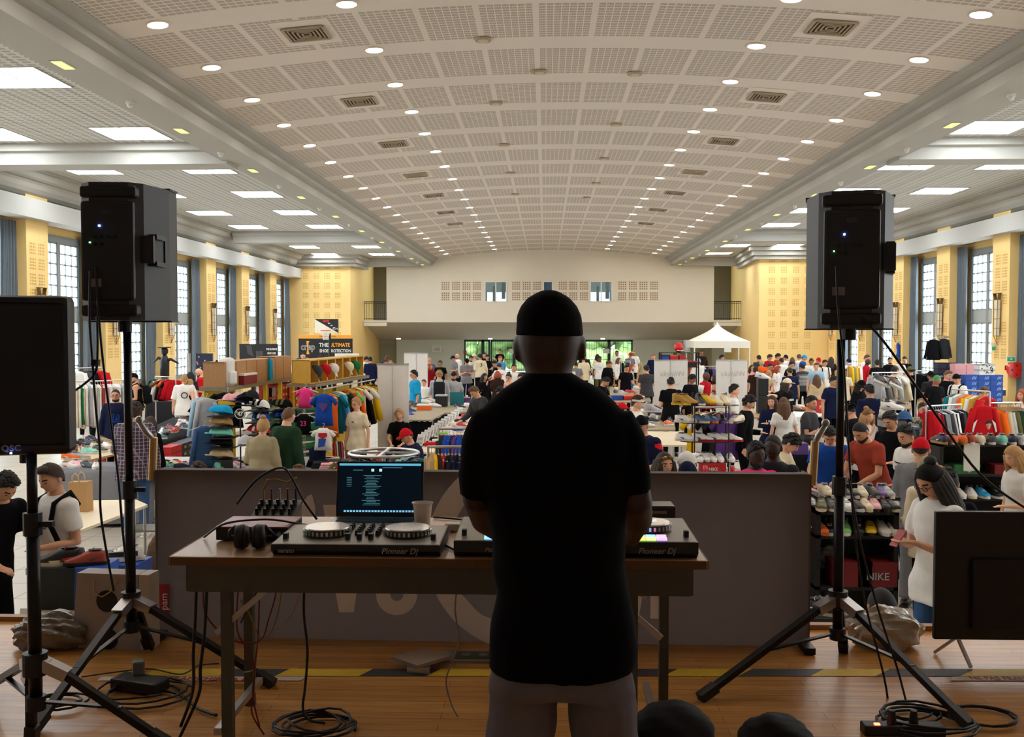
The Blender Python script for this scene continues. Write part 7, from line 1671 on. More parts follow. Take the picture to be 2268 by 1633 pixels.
r12 = rk_px((2028,822), (2070,820), 1.7); rack('rack of black T-shirts under the right window', r12[0], r12[1], 1.7)
for k in range(4): garment(r12[0].lerp(r12[1], .12+.25*k)-Vector((0,0,.022)), 0, 'tee', ['black','dgrey','black','beige'][k], '%s T-shirt on the rack under the right window, %s along' % (['black','dark grey','black','beige'][k], ORD[k]), 'T-shirts under the right window', 'steel', 1.0, w_=.9)
r13 = rk_px((1878,806), (1906,806), 1.75); rack('short rack of yellow clothes beside the white cap person', r13[0], r13[1], 1.75)
hang(r13, ['jacket'], ['gold','yellow','khaki','yellow','gold','white'], 'on the short rack of yellow clothes', 'yellow clothes on the short rack', 'steel', 1.0, seed=39)
r14 = rk_px((1560,812), (1610,812), 1.6); rack('far rack of dark clothes between the two white banners', r14[0], r14[1], 1.6)
hang(r14, ['jacket'], ['navy','black','purple','grey','red','black','lgrey'], 'on the far rack between the banners', 'clothes between the banners', 'steel', .8, seed=41)
r15 = rk_px((1376,800), (1396,800), 1.65); rack('small rack of bright clothes beside the back doors', r15[0], r15[1], 1.65)
hang(r15, ['jacket'], ['black','lgreen','purple','navy','teal'], 'on the small rack by the back doors', 'clothes by the back doors', 'steel', .8, seed=42)
# jackets and jersey hung on the right columns
for px_, py_, d_, c, lab, ln, w_ in ((2068,748,34.7,'black','black puffer jacket hung high on the right wall column',1.1,.9), (2090,746,34.7,'charcoal','second dark jacket hung high beside the black puffer',1.1,.8), (1983,756,36.0,'blue','blue sleeveless jersey with number 3 hung high on the column',1.0,.8)):
    o = garment(aty(px_, py_, d_) if 'jersey' not in lab else Vector((14.24, 39.75, aty(px_, py_, 39.7).z)), -.2 if 'jersey' not in lab else -pi/2, 'vest' if 'jersey' in lab else 'jacket', c, lab, None, 'steel', ln, w_=w_)
    if 'jersey' not in lab: MB().bar((0,0,0), (14.3-o.location.x, 34.97-o.location.y, 0), .02, .02).build('wall_hook', STEEL, None, loc=o.location, label='steel hook holding the %s' % lab.split(' hung')[0], cat='hook')
    if 'jersey' in lab: text('3', .26, paint('white'), o, (0,-.055,-.42), FRONT, 'lettering', bold=.004); MB().box((0,-.05,-.2), (.14,.006,.04)).build('name_bar', paint('red'), o)
# safety signs and hose reel on the right wall column
def wall_item(name, px_, py_, x, lab, cat): p = atx(px_, py_, x); return empty(name, p, pi/2*-1, lab, cat)
GR = mat('sign_green', rgb(30,140,90), .5, emit=rgb(30,150,90), es=.3)
p = aty(2239, 796, 30.46); e = empty('exit_sign', (p.x, p.y, p.z), 0, 'green and white running figure exit sign on the right column', 'sign'); MB().box((0,0,0), (.27,.02,.2)).build('panel', WHITEP, e); MB().box((0,-.012,0), (.23,.004,.12)).build('green_field', GR, e); MB().prism([(-.05,.0),(-.02,.0),(-.02,-.02),(.02,-.02),(.02,.0),(.06,.0),(.02,.03),(-.02,.03)], -.016, -.014, 'y').build('pictogram', WHITEP, e)
p = atx(2200, 768, 14.22); e = empty('emergency_box', (p.x, p.y, p.z), 0, 'green and white emergency light box on the right column', 'sign'); MB().box((0,0,.08), (.16,.1,.1), bev=.01).box((0,-.02,-.06), (.13,.03,.14)).build('case', WHITEP, e); MB().box((0,-.04,-.06), (.1,.004,.11)).build('green_field', GR, e)
p = aty(2230, 815, 30.46); e = empty('safety_notice', (p.x, p.y, p.z), 0, 'small red and white safety notice under the exit sign', 'sign'); MB().box((0,0,0), (.13,.01,.15)).build('panel', paint('red'), e); MB().box((.02,-.007,.0), (.07,.004,.11)).build('white_field', WHITEP, e)
p = aty(2252, 820, 30.28); e = empty('fire_hose_reel', (p.x, p.y, p.z), 0, 'red round fire hose reel on the right wall', 'fire hose reel'); MB().cyl((0,0,0), (0,.16,0), .24, n=32).cyl((0,-.01,0), (0,.0,0), .06, n=16).build('drum', mat('reel_red', rgb(214,40,30), .3), e); m = MB(); [m.cyl((.14*cos(t),-.006,.14*sin(t)), (.14*cos(t),.0,.14*sin(t)), .035, n=12) for t in (0,1.57,3.14,4.71)]; m.build('drum_hole', mat('reel_dark', rgb(120,20,16), .5), e); MB().box((0,.2,0), (.1,.1,.1)).build('bracket', paint('red'), e)
for px_, py_, lab, c in ((1030,780,'small red and blue alarm notice left of the back doors','red'), (830,776,'small red fire notice on the left double doors','red')): p = aty(px_, py_, 61.9); e = empty('wall_notice', (p.x, p.y, p.z), 0, lab, 'sign'); MB().box((0,0,0), (.2,.02,.22)).build('panel', paint(c), e); MB().box((.03,-.014,.03), (.08,.004,.1)).build('blue_field', paint('blue'), e)
p = aty(968, 773, 61.9); e = empty('wall_notice', (p.x, p.y, p.z), 0, 'white printed paper notice on the sage wall left of the back doors', 'sign'); MB().box((0,0,0), (.6,.02,.42)).build('paper', WHITEP, e); m = MB(); [m.box((0,-.013,.12-.08*k), (.4-.05*(k % 2),.003,.02)) for k in range(4)]; m.build('printed_lines', mat('ink_grey', rgb(90,90,90)), e)
for px_, lab in ((1343, 'white paper sheet taped on the right part of the back doors'), (1135, 'white paper sheet taped on the glass left of the head')): p = aty(px_, 778, 61.85); MB().box((0,0,0), (.42,.006,.3)).build('paper_sheet', WHITEP, None, loc=(p.x, 61.99, p.z), label=lab, cat='paper')
for px_, lab in ((883,'left of the back doors'),(1086,'above the left back doors'),(1335,'above the right back doors'),(1555,'near the canopy tent')): p = aty(px_, 749, 61.6); e = empty('exit_light', (p.x, p.y, 2.34), 0, 'small lit emergency exit lamp %s' % lab, 'emergency light', 'lamps over the back wall'); MB().box((0,0,0), (.3,.08,.1)).build('case', WHITEP, e); MB().box((0,-.045,0), (.26,.01,.07)).build('lens', mat('exit_lens', (1,.9,.8), .5, emit=(1,.85,.7), es=3) if px_ != 1555 else mat('exit_green', (.2,1,.5), .5, emit=(.3,1,.5), es=3), e)
# easels and dress form
for px_, lab in ((1351,'wooden easel standing left of the grey T-shirt person'),(1419,'second wooden easel beside the denim dress person')):
    p = atz(px_, 806, 1.55); e = empty('easel', (p.x, p.y, 0), .2, lab, 'easel'); EW = mat('easel_wood', rgb(196,160,112), .6)
    for a in ((-.32,0),(.32,0)): MB().bar((a[0],0,0), (a[0]*.1,0,1.6), .035,.03).build('leg', EW, e)
    MB().bar((0,.5,0), (0,.02,1.5), .03,.03).build('leg', EW, e); MB().box((0,-.03,.75), (.5,.04,.04)).build('ledge', EW, e); MB().box((0,-.06,1.0), (.34,.02,.44)).build('board', mat('kraft_paper', rgb(186,146,98)), e)
p = atz(1270, 822, 1.62); e = empty('dress_form', (p.x, p.y, 0), 0, 'cream dress form torso just right of the head of the person at the controllers', 'mannequin')
m = MB().loft([((0,0,z), a, b) for z, a, b in ((.82,.16,.11),(1.0,.13,.095),(1.2,.17,.12),(1.38,.19,.11),(1.44,.14,.09),(1.48,.06,.06),(1.6,.055,.055))], n=24); m.build('torso', cloth('cream'), e, True); MB().cyl((0,0,0),(0,0,.85),.02).box((0,0,.02),(.4,.4,.03)).build('pole', STEEL, e)
# ---------------------------------------------------------------- black shelving right
SB = mat('shelf_black', rgb(18,17,18), .7)
def shelving(label, px0, px1, d, rows_px, dep=.34, toppx=None):
    a, b = aty(px0, rows_px[0], d), aty(px1, rows_px[0], d); W_ = b.x-a.x; cx = (a.x+b.x)/2; e = empty('shelving_unit', (cx, d+dep/2, 0), 0, label, 'shelving unit'); zz = []
    for i, y in enumerate(rows_px): z = aty(px0, y, d).z; zz.append(z); MB().box((0,0,z-.015), (W_,dep,.03)).build('shelf_board', SB, e)
    for s in (-1, 1): MB().box((s*(W_/2-.02),0,zz[0]/2), (.04,dep,zz[0])).build('side_panel', SB, e)
    MB().box((0,dep/2,zz[0]/2), (W_,.02,zz[0]-.05)).build('back_panel', SB, e)
    return zz
zz = shelving('black shelving unit of sneakers between the barrier and the person on the phone', 1808, 1992, 8.6, (1133, 1186, 1300))
# stepped top row
a, b = aty(1808, 1100, 8.85), aty(1992, 1100, 8.85); MB().box((0,0,-.015), (b.x-a.x,.26,.03)).build('shelf_board', SB, None, loc=((a.x+b.x)/2, 8.95, a.z), label='raised black shelf board behind the upper sneaker row', cat='shelf'); 
PL = 'on the top row of the black shelving'
for px_, c in ((1831,('cream','white')),(1850,('dgrey','white')),(1868,('charcoal','white')),(1907,('cream','cream')),(1930,('charcoal','lgrey')),(1950,('purple','lpink')),(1962,('lgrey','white')),(1882,('black','white'))): shoe(0,0,0, rd.uniform(-12,12), c, PL, 'low', 1.05, p=Vector((aty(px_,1100,8.88).x, 8.88, a.z)))
PL = 'on the second row of the black shelving'
for px_, c in ((1822,('olive','cream')),(1841,('dgrey','cream','cream')),(1874,('white','white','black')),(1895,('black','white')),(1918,('cream','cream')),(1939,('lpink','black','white')),(1958,('black','black')),(1972,('black','cream'))): shoe(0,0,0, rd.uniform(-15,15), c, PL, 'low', 1.08, p=Vector((aty(px_,1133,8.68).x, 8.72, zz[0])))
PL = 'on the lower row of the black shelving'
for px_, c in ((1817,('orange','orange')),(1839,('black','lgrey')),(1874,('lgreen','white')),(1903,('black','black')),(1930,('yellow','black','black')),(1957,('white','white')),(1980,('white','cream'))): shoe(0,0,0, rd.uniform(-15,15), c, PL, 'low', 1.12, p=Vector((aty(px_,1186,8.68).x, 8.72, zz[1])))
for k, (px_, c, lab) in enumerate(((1880,'dred','dark red box with pale lettering on the bottom of the black shelving'),(1935,'dred','second dark red box on the bottom of the black shelving'))): sbox(Vector((aty(px_,1300,8.7).x, 8.74, zz[2])), 0, (.34,.28,.22), c, c, lab, txt='NIKE' if k else None, tc='lgrey', lidh=.04)
lump('clear_bag', 1835, 1262, .26, .2, .2, mat('bag_clear', rgb(130,122,112), .15, noise=.3, ns=14), 'clear plastic bag with shoes on the low shelf behind the barrier end', 'bag', .18, 13, z=zz[2]+.1)
sbox(Vector((aty(1845,1400,7.6).x, 7.75, 0)), 0, (.42,.4,.48), 'dred', 'black', 'large dark red box with black lid on the floor behind the right tripod', name='carton', lidh=.12)
for k, c in enumerate((('navy','cream'),('blue','white'),('red','white'),('dgrey','white'))): shoe(0,0,0, 60+20*k, c, 'on the dark red carton behind the right tripod', sc=1.15, p=Vector((aty(1818+17*k,1290,7.7).x, 7.68+.05*(k % 2), .482)))
zz = shelving('black shelving unit with a row of sneakers on top at the right', 2082, 2330, 10.7, (984, 1050, 1103, 1160))
PL = 'atop the right black shelving'
for px_, c in ((2040,None),(2082,('navy','gold')),(2104,('orange','white')),(2130,('orange','gold','black')),(2144,('terra','white')),(2167,('cream','white')),(2190,('dgrey','white')),(2217,('mint','white')),(2239,('navy','white')),(2257,('lgrey','white')),(2272,('cream','white'))):
    if c: shoe(0,0,0, rd.uniform(170,190), c, PL, 'low', 1.1, p=Vector((aty(px_,984,10.78).x, 10.8, zz[0])))
for px_, c, lab, w_ in ((2138,'green','bright green shoe box with white lettering on the right shelving',.27),(2230,'dred','dark red box on the right shelving at the right edge',.3)): sbox(Vector((aty(px_,1050,10.75).x, 10.82, zz[1])), 0, (w_,.24,.10), c, c, lab, txt='mega' if c == 'green' else None)
MB().box((0,0,.0), (.17,.02,.30)).build('white_board', WHITEP, None, loc=Vector((aty(2151,1010,10.7).x, 10.69, aty(2151,1012,10.7).z)), label='white card hanging on the front of the right shelving', cat='card')
for k, c in enumerate(('olive','dgreen','dgrey')): shoe(0,0,0, 70, (c,'black'), 'lying on the right shelving beside the green box', sc=1.0, p=Vector((aty(2090+10*k,1050,10.75).x, 10.8, zz[1])), full=False)
shoe(0,0,0, 60, ('yellow','yellow','black'), '', sc=1.1, lab='yellow sneaker on the right shelving beside the green box', p=Vector((aty(2080,1040,10.6).x+.05, 10.7, zz[1])))
PL = 'on the third row of the right shelving'
for px_, c in ((2095,('lgrey','white')),(2125,('white','white')),(2152,('white','cream')),(2176,('cyan','white')),(2204,('black','white','lgreen')),(2226,('blue','blue','white'))): shoe(0,0,0, rd.uniform(-10,10), c, PL, 'low', 1.1, p=Vector((aty(px_,1103,10.75).x, 10.78, zz[2])))
PL = 'on the lowest row of the right shelving'
for px_, c in ((2110,('dgrey','black')),(2160,('charcoal','lgreen')),(2195,('black','lgreen'))): shoe(0,0,0, rd.uniform(-10,10), c, PL, 'low', 1.1, p=Vector((aty(px_,1160,10.75).x, 10.78, zz[3])), full=False)
# near left shadow table items and black clothed counter at the barrier's right end
table_px('display table covered with black cloth just right of the bright pink T-shirt person', [(1735,1010),(1830,1012),(1828,985),(1740,985)], .95, 'black', 'black', .5)
shoe(1790, 1005, .955, 60, ('cream','cream','white'), '', 'low', 1.3, lab='cream sneaker on the black clothed table beside the grey T-shirt person')
sbox(atz(1768, 1005, .955), .1, (.2,.24,.16), 'purple', 'purple', 'purple box on the black clothed table'); shoe(1802, 990, .955, 70, ('black','white','black'), '', 'high', 1.3, lab='black high boot shoe on the black clothed table')
# ================================================================ the crowd
T, J, B_ = 'trousers', 'jeans', 'black'
N = [  # px, top, height, pose, facing, skin, hair, top, bottom, label, sex, hq, extra
(297,826,1.78,'look',-75,1,('capback','black'),('tank','black'),(T,B_),'person in black tank top and cap with a black backpack at the left','m',1,[('beard',),('pack','black','black backpack with pale straps on the person in the tank top')]),
(256,861,1.74,'stand',15,1,('crop',0),('long','navy'),(J,'black'),'person in glasses and navy hoodie with a blue print before the pale clothes','m',1,[('glasses',),('beard',),('print','f','@',.17,'blue',.27)]),
(299,890,1.84,'look',190,1,('curly',1),('jacket','charcoal'),(J,'denim'),'person in purple plaid shirt seen from behind beside the left tripod','m',1,[('plaid',)]),
(332,921,1.58,'look',170,1,('long',1),('jacket','black'),(J,'blue'),'long haired person in black beside the plaid shirt person','f',0,[]),
(408,828,1.76,'stand',200,0,('crop',3),('oversize','white'),('shorts','beige'),'person in white T-shirt with a dark round print on the back and beige shorts','m',1,[('print','b','O',.22,'dgrey',.26)]),
(420,839,1.64,'look',150,0,('pony',3),('tank','black'),('wide','brown'),'person with ponytail, black top and brown trousers beside the white T-shirt','f',1,[('bag','lgrey','grey bag slung across the person with ponytail')]),
(422,823,1.70,'stand',170,1,('long',0),('tee','charcoal'),(J,'black'),'dark haired person behind the person with ponytail','f',0,[]),
(441,815,1.80,'look',-80,0,('bald',0),('polo','red'),(T,'khaki'),'person in red polo shirt at the left of the white backpack','m',1,[('beard',2)]),
(217,831,1.72,'look',180,1,('cap','black'),('tee','black'),(J,B_),'person in black cap behind the rack of pale clothes','m',0,[]),
(191,824,1.74,'stand',200,1,('short',5),('tee','grey'),(J,B_),'person in grey behind the rack of pale clothes','m',0,[]),
(113,1024,1.74,'look',-30,1,('quiff',1),('tee','white'),(J,'black'),'person in white T-shirt with backpack straps near the stage, looking down','m',1,[('straps','black'),('print','f','O',.10,'grey',.30)]),
(8,1046,1.76,'browse',60,1,('short',0),('tee','black'),(J,'black'),'person in black T-shirt leaning in at the left edge','m',0,[]),
(479,804,1.75,'stand',10,1,('short',0),('tee','dgrey'),(J,B_),'person whose dark hair shows above the first chipboard crates','m',0,[]),
(506,803,1.76,'stand',170,1,('short',0),('tee','black'),(J,B_),'person whose black hair shows above the third chipboard crate','m',0,[]),
(583,924,1.66,'look',175,0,('bun',3),('jacket','khaki'),(J,'denim'),'person in tan jacket with a wrapped blond bun seen from behind','f',1,[('scarf','tan')]),
(639,900,1.78,'look',150,0,('crop',2),('jacket','dgreen'),(T,'black'),'person in dark green jacket with cropped hair behind the barrier','m',1,[]),
(437,1024,1.62,'look',180,1,('curly',1),('tee','dgrey'),(J,B_),'person whose brown curls just show above the barrier below the caps','m',0,[]),
(661,1031,1.60,'look',180,1,('short',2),('tee','dgrey'),(J,B_),'person whose brown hair just shows above the barrier below the green jacket','m',0,[]),
(789,879,1.68,'stand',-25,0,('bun',3),('polo','cream'),(J,'navy'),'person in cream polo shirt and glasses standing at the jersey stall','f',1,[('glasses',),('print','f','m',.06,'dred',.36)]),
(884,904,1.34,'sit',-5,0,('pony',3),('tee','black'),(J,'navy'),'seated person in black T-shirt with a gold print in front of the white banner','f',1,[('print','f','47',.10,'gold',.22)]),
(901,949,1.40,'sitlow',-60,1,('cap','red'),('jacket','navy'),(J,'navy'),'seated person in red cap and navy and red shirt beside the round rack','m',1,[('stripes','red',4)]),
(652,794,1.76,'stand',150,0,('short',5),('tee','white'),(J,B_),'person in white beside the black and orange banner','m',0,[]),
(661,793,1.78,'look',40,0,('short',2),('tee','black'),(J,B_),'person in black T-shirt before the black and orange banner, head bowed','m',0,[]),
(671,783,1.92,'stand',10,0,('crop',4),('tee','olive'),(J,B_),'tall person in headband before the black and orange banner','m',0,[('headband','white')]),
(681,793,1.76,'face',-30,1,('short',3),('tee','black'),(J,B_),'person touching the face before the black and orange banner','m',0,[]),
(709,787,1.80,'look',180,1,('short',1),('tee','red'),(J,B_),'person in red T-shirt behind the cubbies','m',0,[]),
(712,796,1.72,'look',30,1,('short',0),('tee','white'),(J,B_),'person in white T-shirt behind the cubbies','m',0,[]),
(723,788,1.78,'look',-20,1,('short',0),('tee','gold'),(J,B_),'dark haired person in patterned shirt behind the cubbies','m',0,[]),
(768,796,1.72,'look',0,1,('cap','black'),('tee','dgrey'),(J,B_),'person in black cap below the plain white board','m',0,[]),
(811,790,1.74,'look',60,1,('curly',0),('tee','white'),(J,B_),'person in white beside the navy waistcoat','m',0,[]),
(820,791,1.78,'look',190,1,('short',0),('jacket','navy'),(J,B_),'person in navy waistcoat seen from behind near the left double doors','m',0,[]),
(854,795,1.74,'look',-60,1,('cap','dgrey'),('tee','denim'),(J,B_),'person in grey cap near the left double doors','m',0,[]),
(857,787,1.82,'stand',180,1,('short',2),('tee','navy'),(J,B_),'taller person behind the grey cap near the left double doors','m',0,[]),
(865,798,1.62,'stand',180,0,('long',3),('tee','cream'),(J,B_),'blond person above the white banner stand','f',0,[]),
(874,802,1.55,'stand',20,1,('short',1),('tee','terra'),(J,B_),'short person right of the blond one by the white banner','m',0,[]),
(917,820,1.78,'stand',-70,1,('short',0),('oversize','cyan'),(J,'navy'),'person in bright blue T-shirt standing sideways in the centre','m',1,[('glasses',)]),
(940,841,1.40,'stand',-20,0,('short',2),('tee','white'),(J,B_),'short person in white T-shirt beside the bright blue T-shirt','m',0,[]),
(973,820,1.76,'look',185,0,('curly',3),('jacket','lgrey'),(J,'navy'),'curly blond person in pale jacket with a dark backpack','m',1,[('pack','charcoal','dark backpack on the curly blond person')]),
(1005,824,1.70,'stand',0,1,('cap','dbrown'),('tee','lgrey'),(J,'navy'),'person in dark cap and pale grey T-shirt leaning on the counter','m',1,[('beard',)]),
(951,791,1.80,'stand',170,1,('bald',5),('tee','denim'),(J,B_),'person in denim shirt beside the far white banner','m',0,[]),
(954,806,1.60,'look',20,1,('bob',4),('tee','dred'),(J,B_),'person in dark red behind the short person in white','f',0,[]),
(975,799,1.68,'stand',0,2,('short',0),('tee','black'),(J,B_),'person in black behind the far shoe shelf','m',0,[]),
(1004,788,1.78,'look',-60,1,('cap','navy'),('tee','grey'),(J,B_),'person in navy cap left of the back doors','m',0,[]),
(1013,783,1.84,'stand',-50,0,('bald',0),('tee','white'),(J,B_),'person in white T-shirt in profile before the sage wall','m',0,[('beard',2)]),
(1034,794,1.80,'phone',10,1,('cap','black'),('tee','grey'),(J,'navy'),'person in black cap and striped grey T-shirt looking at a phone','m',1,[('stripes','lgrey',7)]),
(1043,788,1.80,'look',30,1,('short',1),('tee','white'),(J,B_),'person in white behind the striped grey T-shirt','m',0,[('beard',)]),
(1050,783,1.84,'stand',-20,0,('cap','white'),('tee','lgrey'),(J,B_),'person in white cap before the back doors','m',0,[]),
(1063,784,1.88,'look',200,1,('short',0),('long','cream'),(J,'black'),'person in cream sweater with number 3 on the back','m',1,[('print','b','3',.20,'black',.34),('beard',)]),
(1073,781,1.84,'stand',0,1,('short',0),('tee','black'),(J,B_),'person in black behind the number 3 sweater','m',0,[]),
(1079,786,1.78,'look',0,1,('short',0),('tee','black'),(J,B_),'person in black T-shirt left of the entrance glass','m',0,[]),
(1107,774,1.80,'stand',0,1,('short',0),('tee','black'),(J,B_),'person standing in the entrance doorway','m',0,[]),
(1108,788,1.80,'look',20,0,('quiff',4),('tee','sky'),(J,B_),'person in light blue T-shirt','m',0,[]),
(1096,799,1.80,'browse',-60,1,('short',0),('tee','black'),(J,'black'),'person in black T-shirt bending over the tables, centre','m',1,[]),
(1106,806,1.74,'browse',200,1,('short',1),('tee','white'),(J,B_),'person in white T-shirt with a small back print bending forward','m',0,[('print','b','wx',.09,'dred',.33)]),
(1102,821,1.66,'look',185,1,('bob',4),('long','dbrown'),(J,B_),'person with auburn bob in dark brown seen from behind','f',1,[]),
(1073,826,1.66,'face',40,1,('longwavy',0),('long','black'),(J,'black'),'person with dark wavy hair in black, hand on the mouth','f',1,[]),
(1127,826,1.66,'look',-30,0,('bun',1),('tank','black'),(J,B_),'person with hair bun and glasses in black vest','f',1,[('glasses',)]),
(1138,807,1.74,'stand',10,1,('short',0),('tee','white'),(J,B_),'person in white T-shirt behind the hair bun person','m',0,[]),
(1153,827,1.70,'look',-10,0,('short',1),('tee','red'),(J,B_),'person in red T-shirt just left of the neck of the person at the controllers','m',1,[]),
(1109,856,1.72,'look',-30,0,('curly',0),('tee','black'),(J,B_),'curly dark haired person looking down left of the black shoulder','m',1,[]),
(1051,855,1.78,'browse',-55,0,('quiff',2),('jacket','dgrey'),(J,B_),'person in dark grey zip sweater looking down at the placards','m',1,[]),
(1294,782,1.84,'stand',180,1,('short',0),('jacket','charcoal'),(J,B_),'person in charcoal jacket right of the head of the person at the controllers','m',0,[]),
(1323,784,1.78,'stand',-160,1,('long',0),('tee','cream'),(J,B_),'person in cream behind the smiling person in white','f',0,[]),
(1328,789,1.78,'stand',10,3,('short',0),('tee','white'),(T,'olive'),'person in white T-shirt with a small blue print, facing the stage','m',1,[('print','f','~',.14,'cyan',.34)]),
(1292,790,1.76,'look',200,1,('cap','charcoal'),('oversize','cream'),(J,B_),'person in cap and cream patterned shirt near the head','m',0,[]),
(1275,800,1.74,'look',180,1,('short',0),('tee','grey'),(J,B_),'person in grey T-shirt just right of the head of the person at the controllers','m',0,[]),
(1348,799,1.74,'look',30,1,('curly',2),('long','black'),('wide','khaki'),'person in black with a black handbag between the easels','f',1,[('bag','black','large black handbag on the arm of the person between the easels')]),
(1366,777,1.90,'stand',0,2,('short',0),('tee','white'),(J,B_),'tall person in white T-shirt before the right back doors','m',0,[]),
(1370,792,1.72,'stand',60,0,('longwavy',2),('long','white'),(J,B_),'long haired person in white blouse left of the denim dress','f',0,[]),
(1403,777,1.88,'stand',185,2,('curly',3),('oversize','white'),(J,'black'),'person in white T-shirt with a headband seen from behind','m',1,[('headband','white')]),
(1396,781,1.84,'look',20,1,('cap','terra'),('tee','grey'),(J,B_),'person in rust cap beside the headband person','m',0,[]),
(1447,784,1.80,'look',0,0,('crop',4),('tee','navy'),(J,B_),'person in navy behind the first white banner','m',0,[]),
(1388,808,1.70,'look',20,1,('short',0),('tee','black'),(J,B_),'person in black T-shirt left of the denim dress','m',0,[]),
(1398,806,1.66,'look',50,0,('longwavy',4),('dress','denim'),('skirt','denim'),'person with long auburn hair in a denim dress','f',1,[]),
(1432,809,1.78,'look',180,0,('short',0),('tee','dgrey'),(T,'black'),'person in grey T-shirt with white S shapes at the waist, seen from behind','m',1,[('print','b','SSS',.13,'white',-.02)]),
(1341,836,1.72,'browse',60,1,('short',0),('tee','black'),(J,B_),'person in black T-shirt leaning over the farther sneaker table','m',1,[]),
(1412,876,1.74,'stand',70,0,('short',1),('tee','white'),(J,B_),'person with white headband and white T-shirt in profile','m',1,[('headband','white')]),
(1421,920,1.74,'look',-40,1,('capback','black'),('oversize','navy'),(J,B_),'person in black cap and navy and red T-shirt right of the person at the controllers','m',1,[('sleeve_trim','red')]),
(1471,1000,1.66,'stand',20,0,('bob',1),('tee','black'),(J,B_),'person with sunglasses pushed up, face just above the barrier','f',1,[('shades',)]),
(1523,1000,1.66,'look',-60,0,('capback','white'),('tee','beige'),(J,B_),'person in white cap just above the barrier','m',1,[]),
(1524,1022,1.60,'look',-50,0,('cap','navy'),('tee','tan'),(J,B_),'person in navy cap with white edge just above the barrier','m',1,[]),
(1486,836,1.78,'hold',178,0,('short',0),('tee','black'),(J,'black'),'person in plain black T-shirt seen from behind before the white banner','m',1,[]),
(1547,794,1.80,'stand',185,1,('capback','lblue'),('oversize','white'),(J,B_),'person in pale blue backwards cap and white T-shirt between the banners','m',1,[]),
(1533,829,1.74,'look',40,2,('curly',0),('jacket','black'),(J,B_),'curly haired person in black jacket beside the first white banner','m',1,[]),
(1564,823,1.76,'stand',50,3,('bald',0),('tee','red'),(J,B_),'person in red and white sleeved shirt between the banners','m',1,[('sleeve_trim','white')]),
(1583,829,1.66,'stand',-90,0,('bob',1),('tank','terra'),(J,B_),'person in orange top at the edge of the second banner','f',0,[]),
(1626,851,1.76,'stand',85,0,('short',0),('tee','white'),(J,'black'),'person in white T-shirt in profile before the second banner','m',1,[]),
(1659,875,1.74,'look',70,0,('curly',0),('long','black'),(T,'black'),'person in black shirt with dark curls beside the shoe stand','m',1,[]),
(1710,875,1.66,'cross',-10,0,('long',1),('long','navy'),(J,'navy'),'long haired person in navy sweatshirt with arms crossed','f',1,[('print','f','LIKE71',.075,'white',.30)]),
(1736,879,1.66,'stand',180,0,('long',2),('tee','white'),(J,B_),'person with long light brown hair seen from behind','f',1,[]),
(1675,978,1.74,'stand',15,4,('short',0),('tee','pink'),(J,'black'),'person in bright pink T-shirt just above the barrier','m',1,[('beard',)]),
(1712,960,1.80,'stand',-30,4,('crop',0),('tee','charcoal'),(J,'black'),'person in black speckled T-shirt just above the barrier','m',1,[]),
(1554,776,1.90,'stand',0,2,('short',0),('jacket','dbrown'),(J,B_),'person in brown jacket beside the dark metal shelf','m',0,[]),
(1516,791,1.76,'stand',0,2,('short',0),('tee','terra'),(J,B_),'person behind the boxes of the dark metal shelf','m',0,[]),
(1599,786,1.80,'stand',60,1,('curly',0),('tee','beige'),(J,B_),'curly person above the second white banner','m',0,[]),
(1665,808,1.68,'stand',20,0,('longwavy',1),('tee','lpink'),('skirt','black'),'person in pale pink top left of the tall black box column','f',1,[]),
(1674,812,1.70,'stand',170,1,('short',1),('tee','dbrown'),(J,B_),'person in dark T-shirt behind the tall black box column','m',0,[]),
(1681,787,1.84,'look',180,1,('short',0),('tee','dgrey'),(J,B_),'person in grey T-shirt in the far right crowd by the canopy','m',0,[]),
(1687,797,1.76,'look',0,1,('cap','beige'),('tee','orange'),(J,B_),'person in beige cap and orange T-shirt in the far right crowd','m',0,[]),
(1705,785,1.86,'look',30,1,('curly',1),('tee','red'),(J,B_),'curly person in red in the far right crowd','m',0,[]),
(1706,805,1.74,'look',20,1,('short',1),('tee','red'),(J,'navy'),'person in glasses and red T-shirt beside the tall black box column','m',1,[('glasses',)]),
(1703,822,1.64,'browse',20,0,('long',3),('tee','beige'),(J,'denim'),'blond person leaning beside the tall black box column','f',0,[]),
(1723,783,1.88,'look',60,1,('curly',0),('tee','terra'),(J,B_),'curly dark person in rust T-shirt in the far right crowd','m',0,[]),
(1723,809,1.68,'look',50,0,('longwavy',4),('tee','white'),(J,B_),'auburn haired person in white behind the white cap person','f',0,[]),
(1731,793,1.80,'look',180,1,('short',1),('tee','white'),(J,B_),'brown haired person in white in the far right crowd','m',0,[]),
(1741,786,1.84,'look',200,1,('cap','navy'),('tee','white'),(J,B_),'person in navy hat and white T-shirt in the far right crowd','m',0,[]),
(1755,791,1.74,'stand',180,0,('long',2),('tee','lgrey'),(J,B_),'long brown haired person in the far right crowd','f',0,[]),
(1753,801,1.74,'look',30,1,('short',0),('tee','black'),(J,B_),'person in black T-shirt behind the green cap','m',0,[]),
(1749,814,1.74,'look',180,1,('capback','olive'),('tee','navy'),(J,B_),'person in green cap and navy T-shirt seen from behind','m',1,[]),
(1770,785,1.86,'look',180,1,('short',2),('tee','white'),(J,B_),'brown haired person left of the blue cap','m',0,[]),
(1781,786,1.86,'look',60,1,('cap','cyan'),('tee','blue'),(J,B_),'person in bright blue cap and blue T-shirt','m',1,[]),
(1777,806,1.72,'look',190,1,('short',0),('tee','dgrey'),(J,'black'),'person in black and white striped T-shirt seen from behind','m',1,[('stripes','white',9)]),
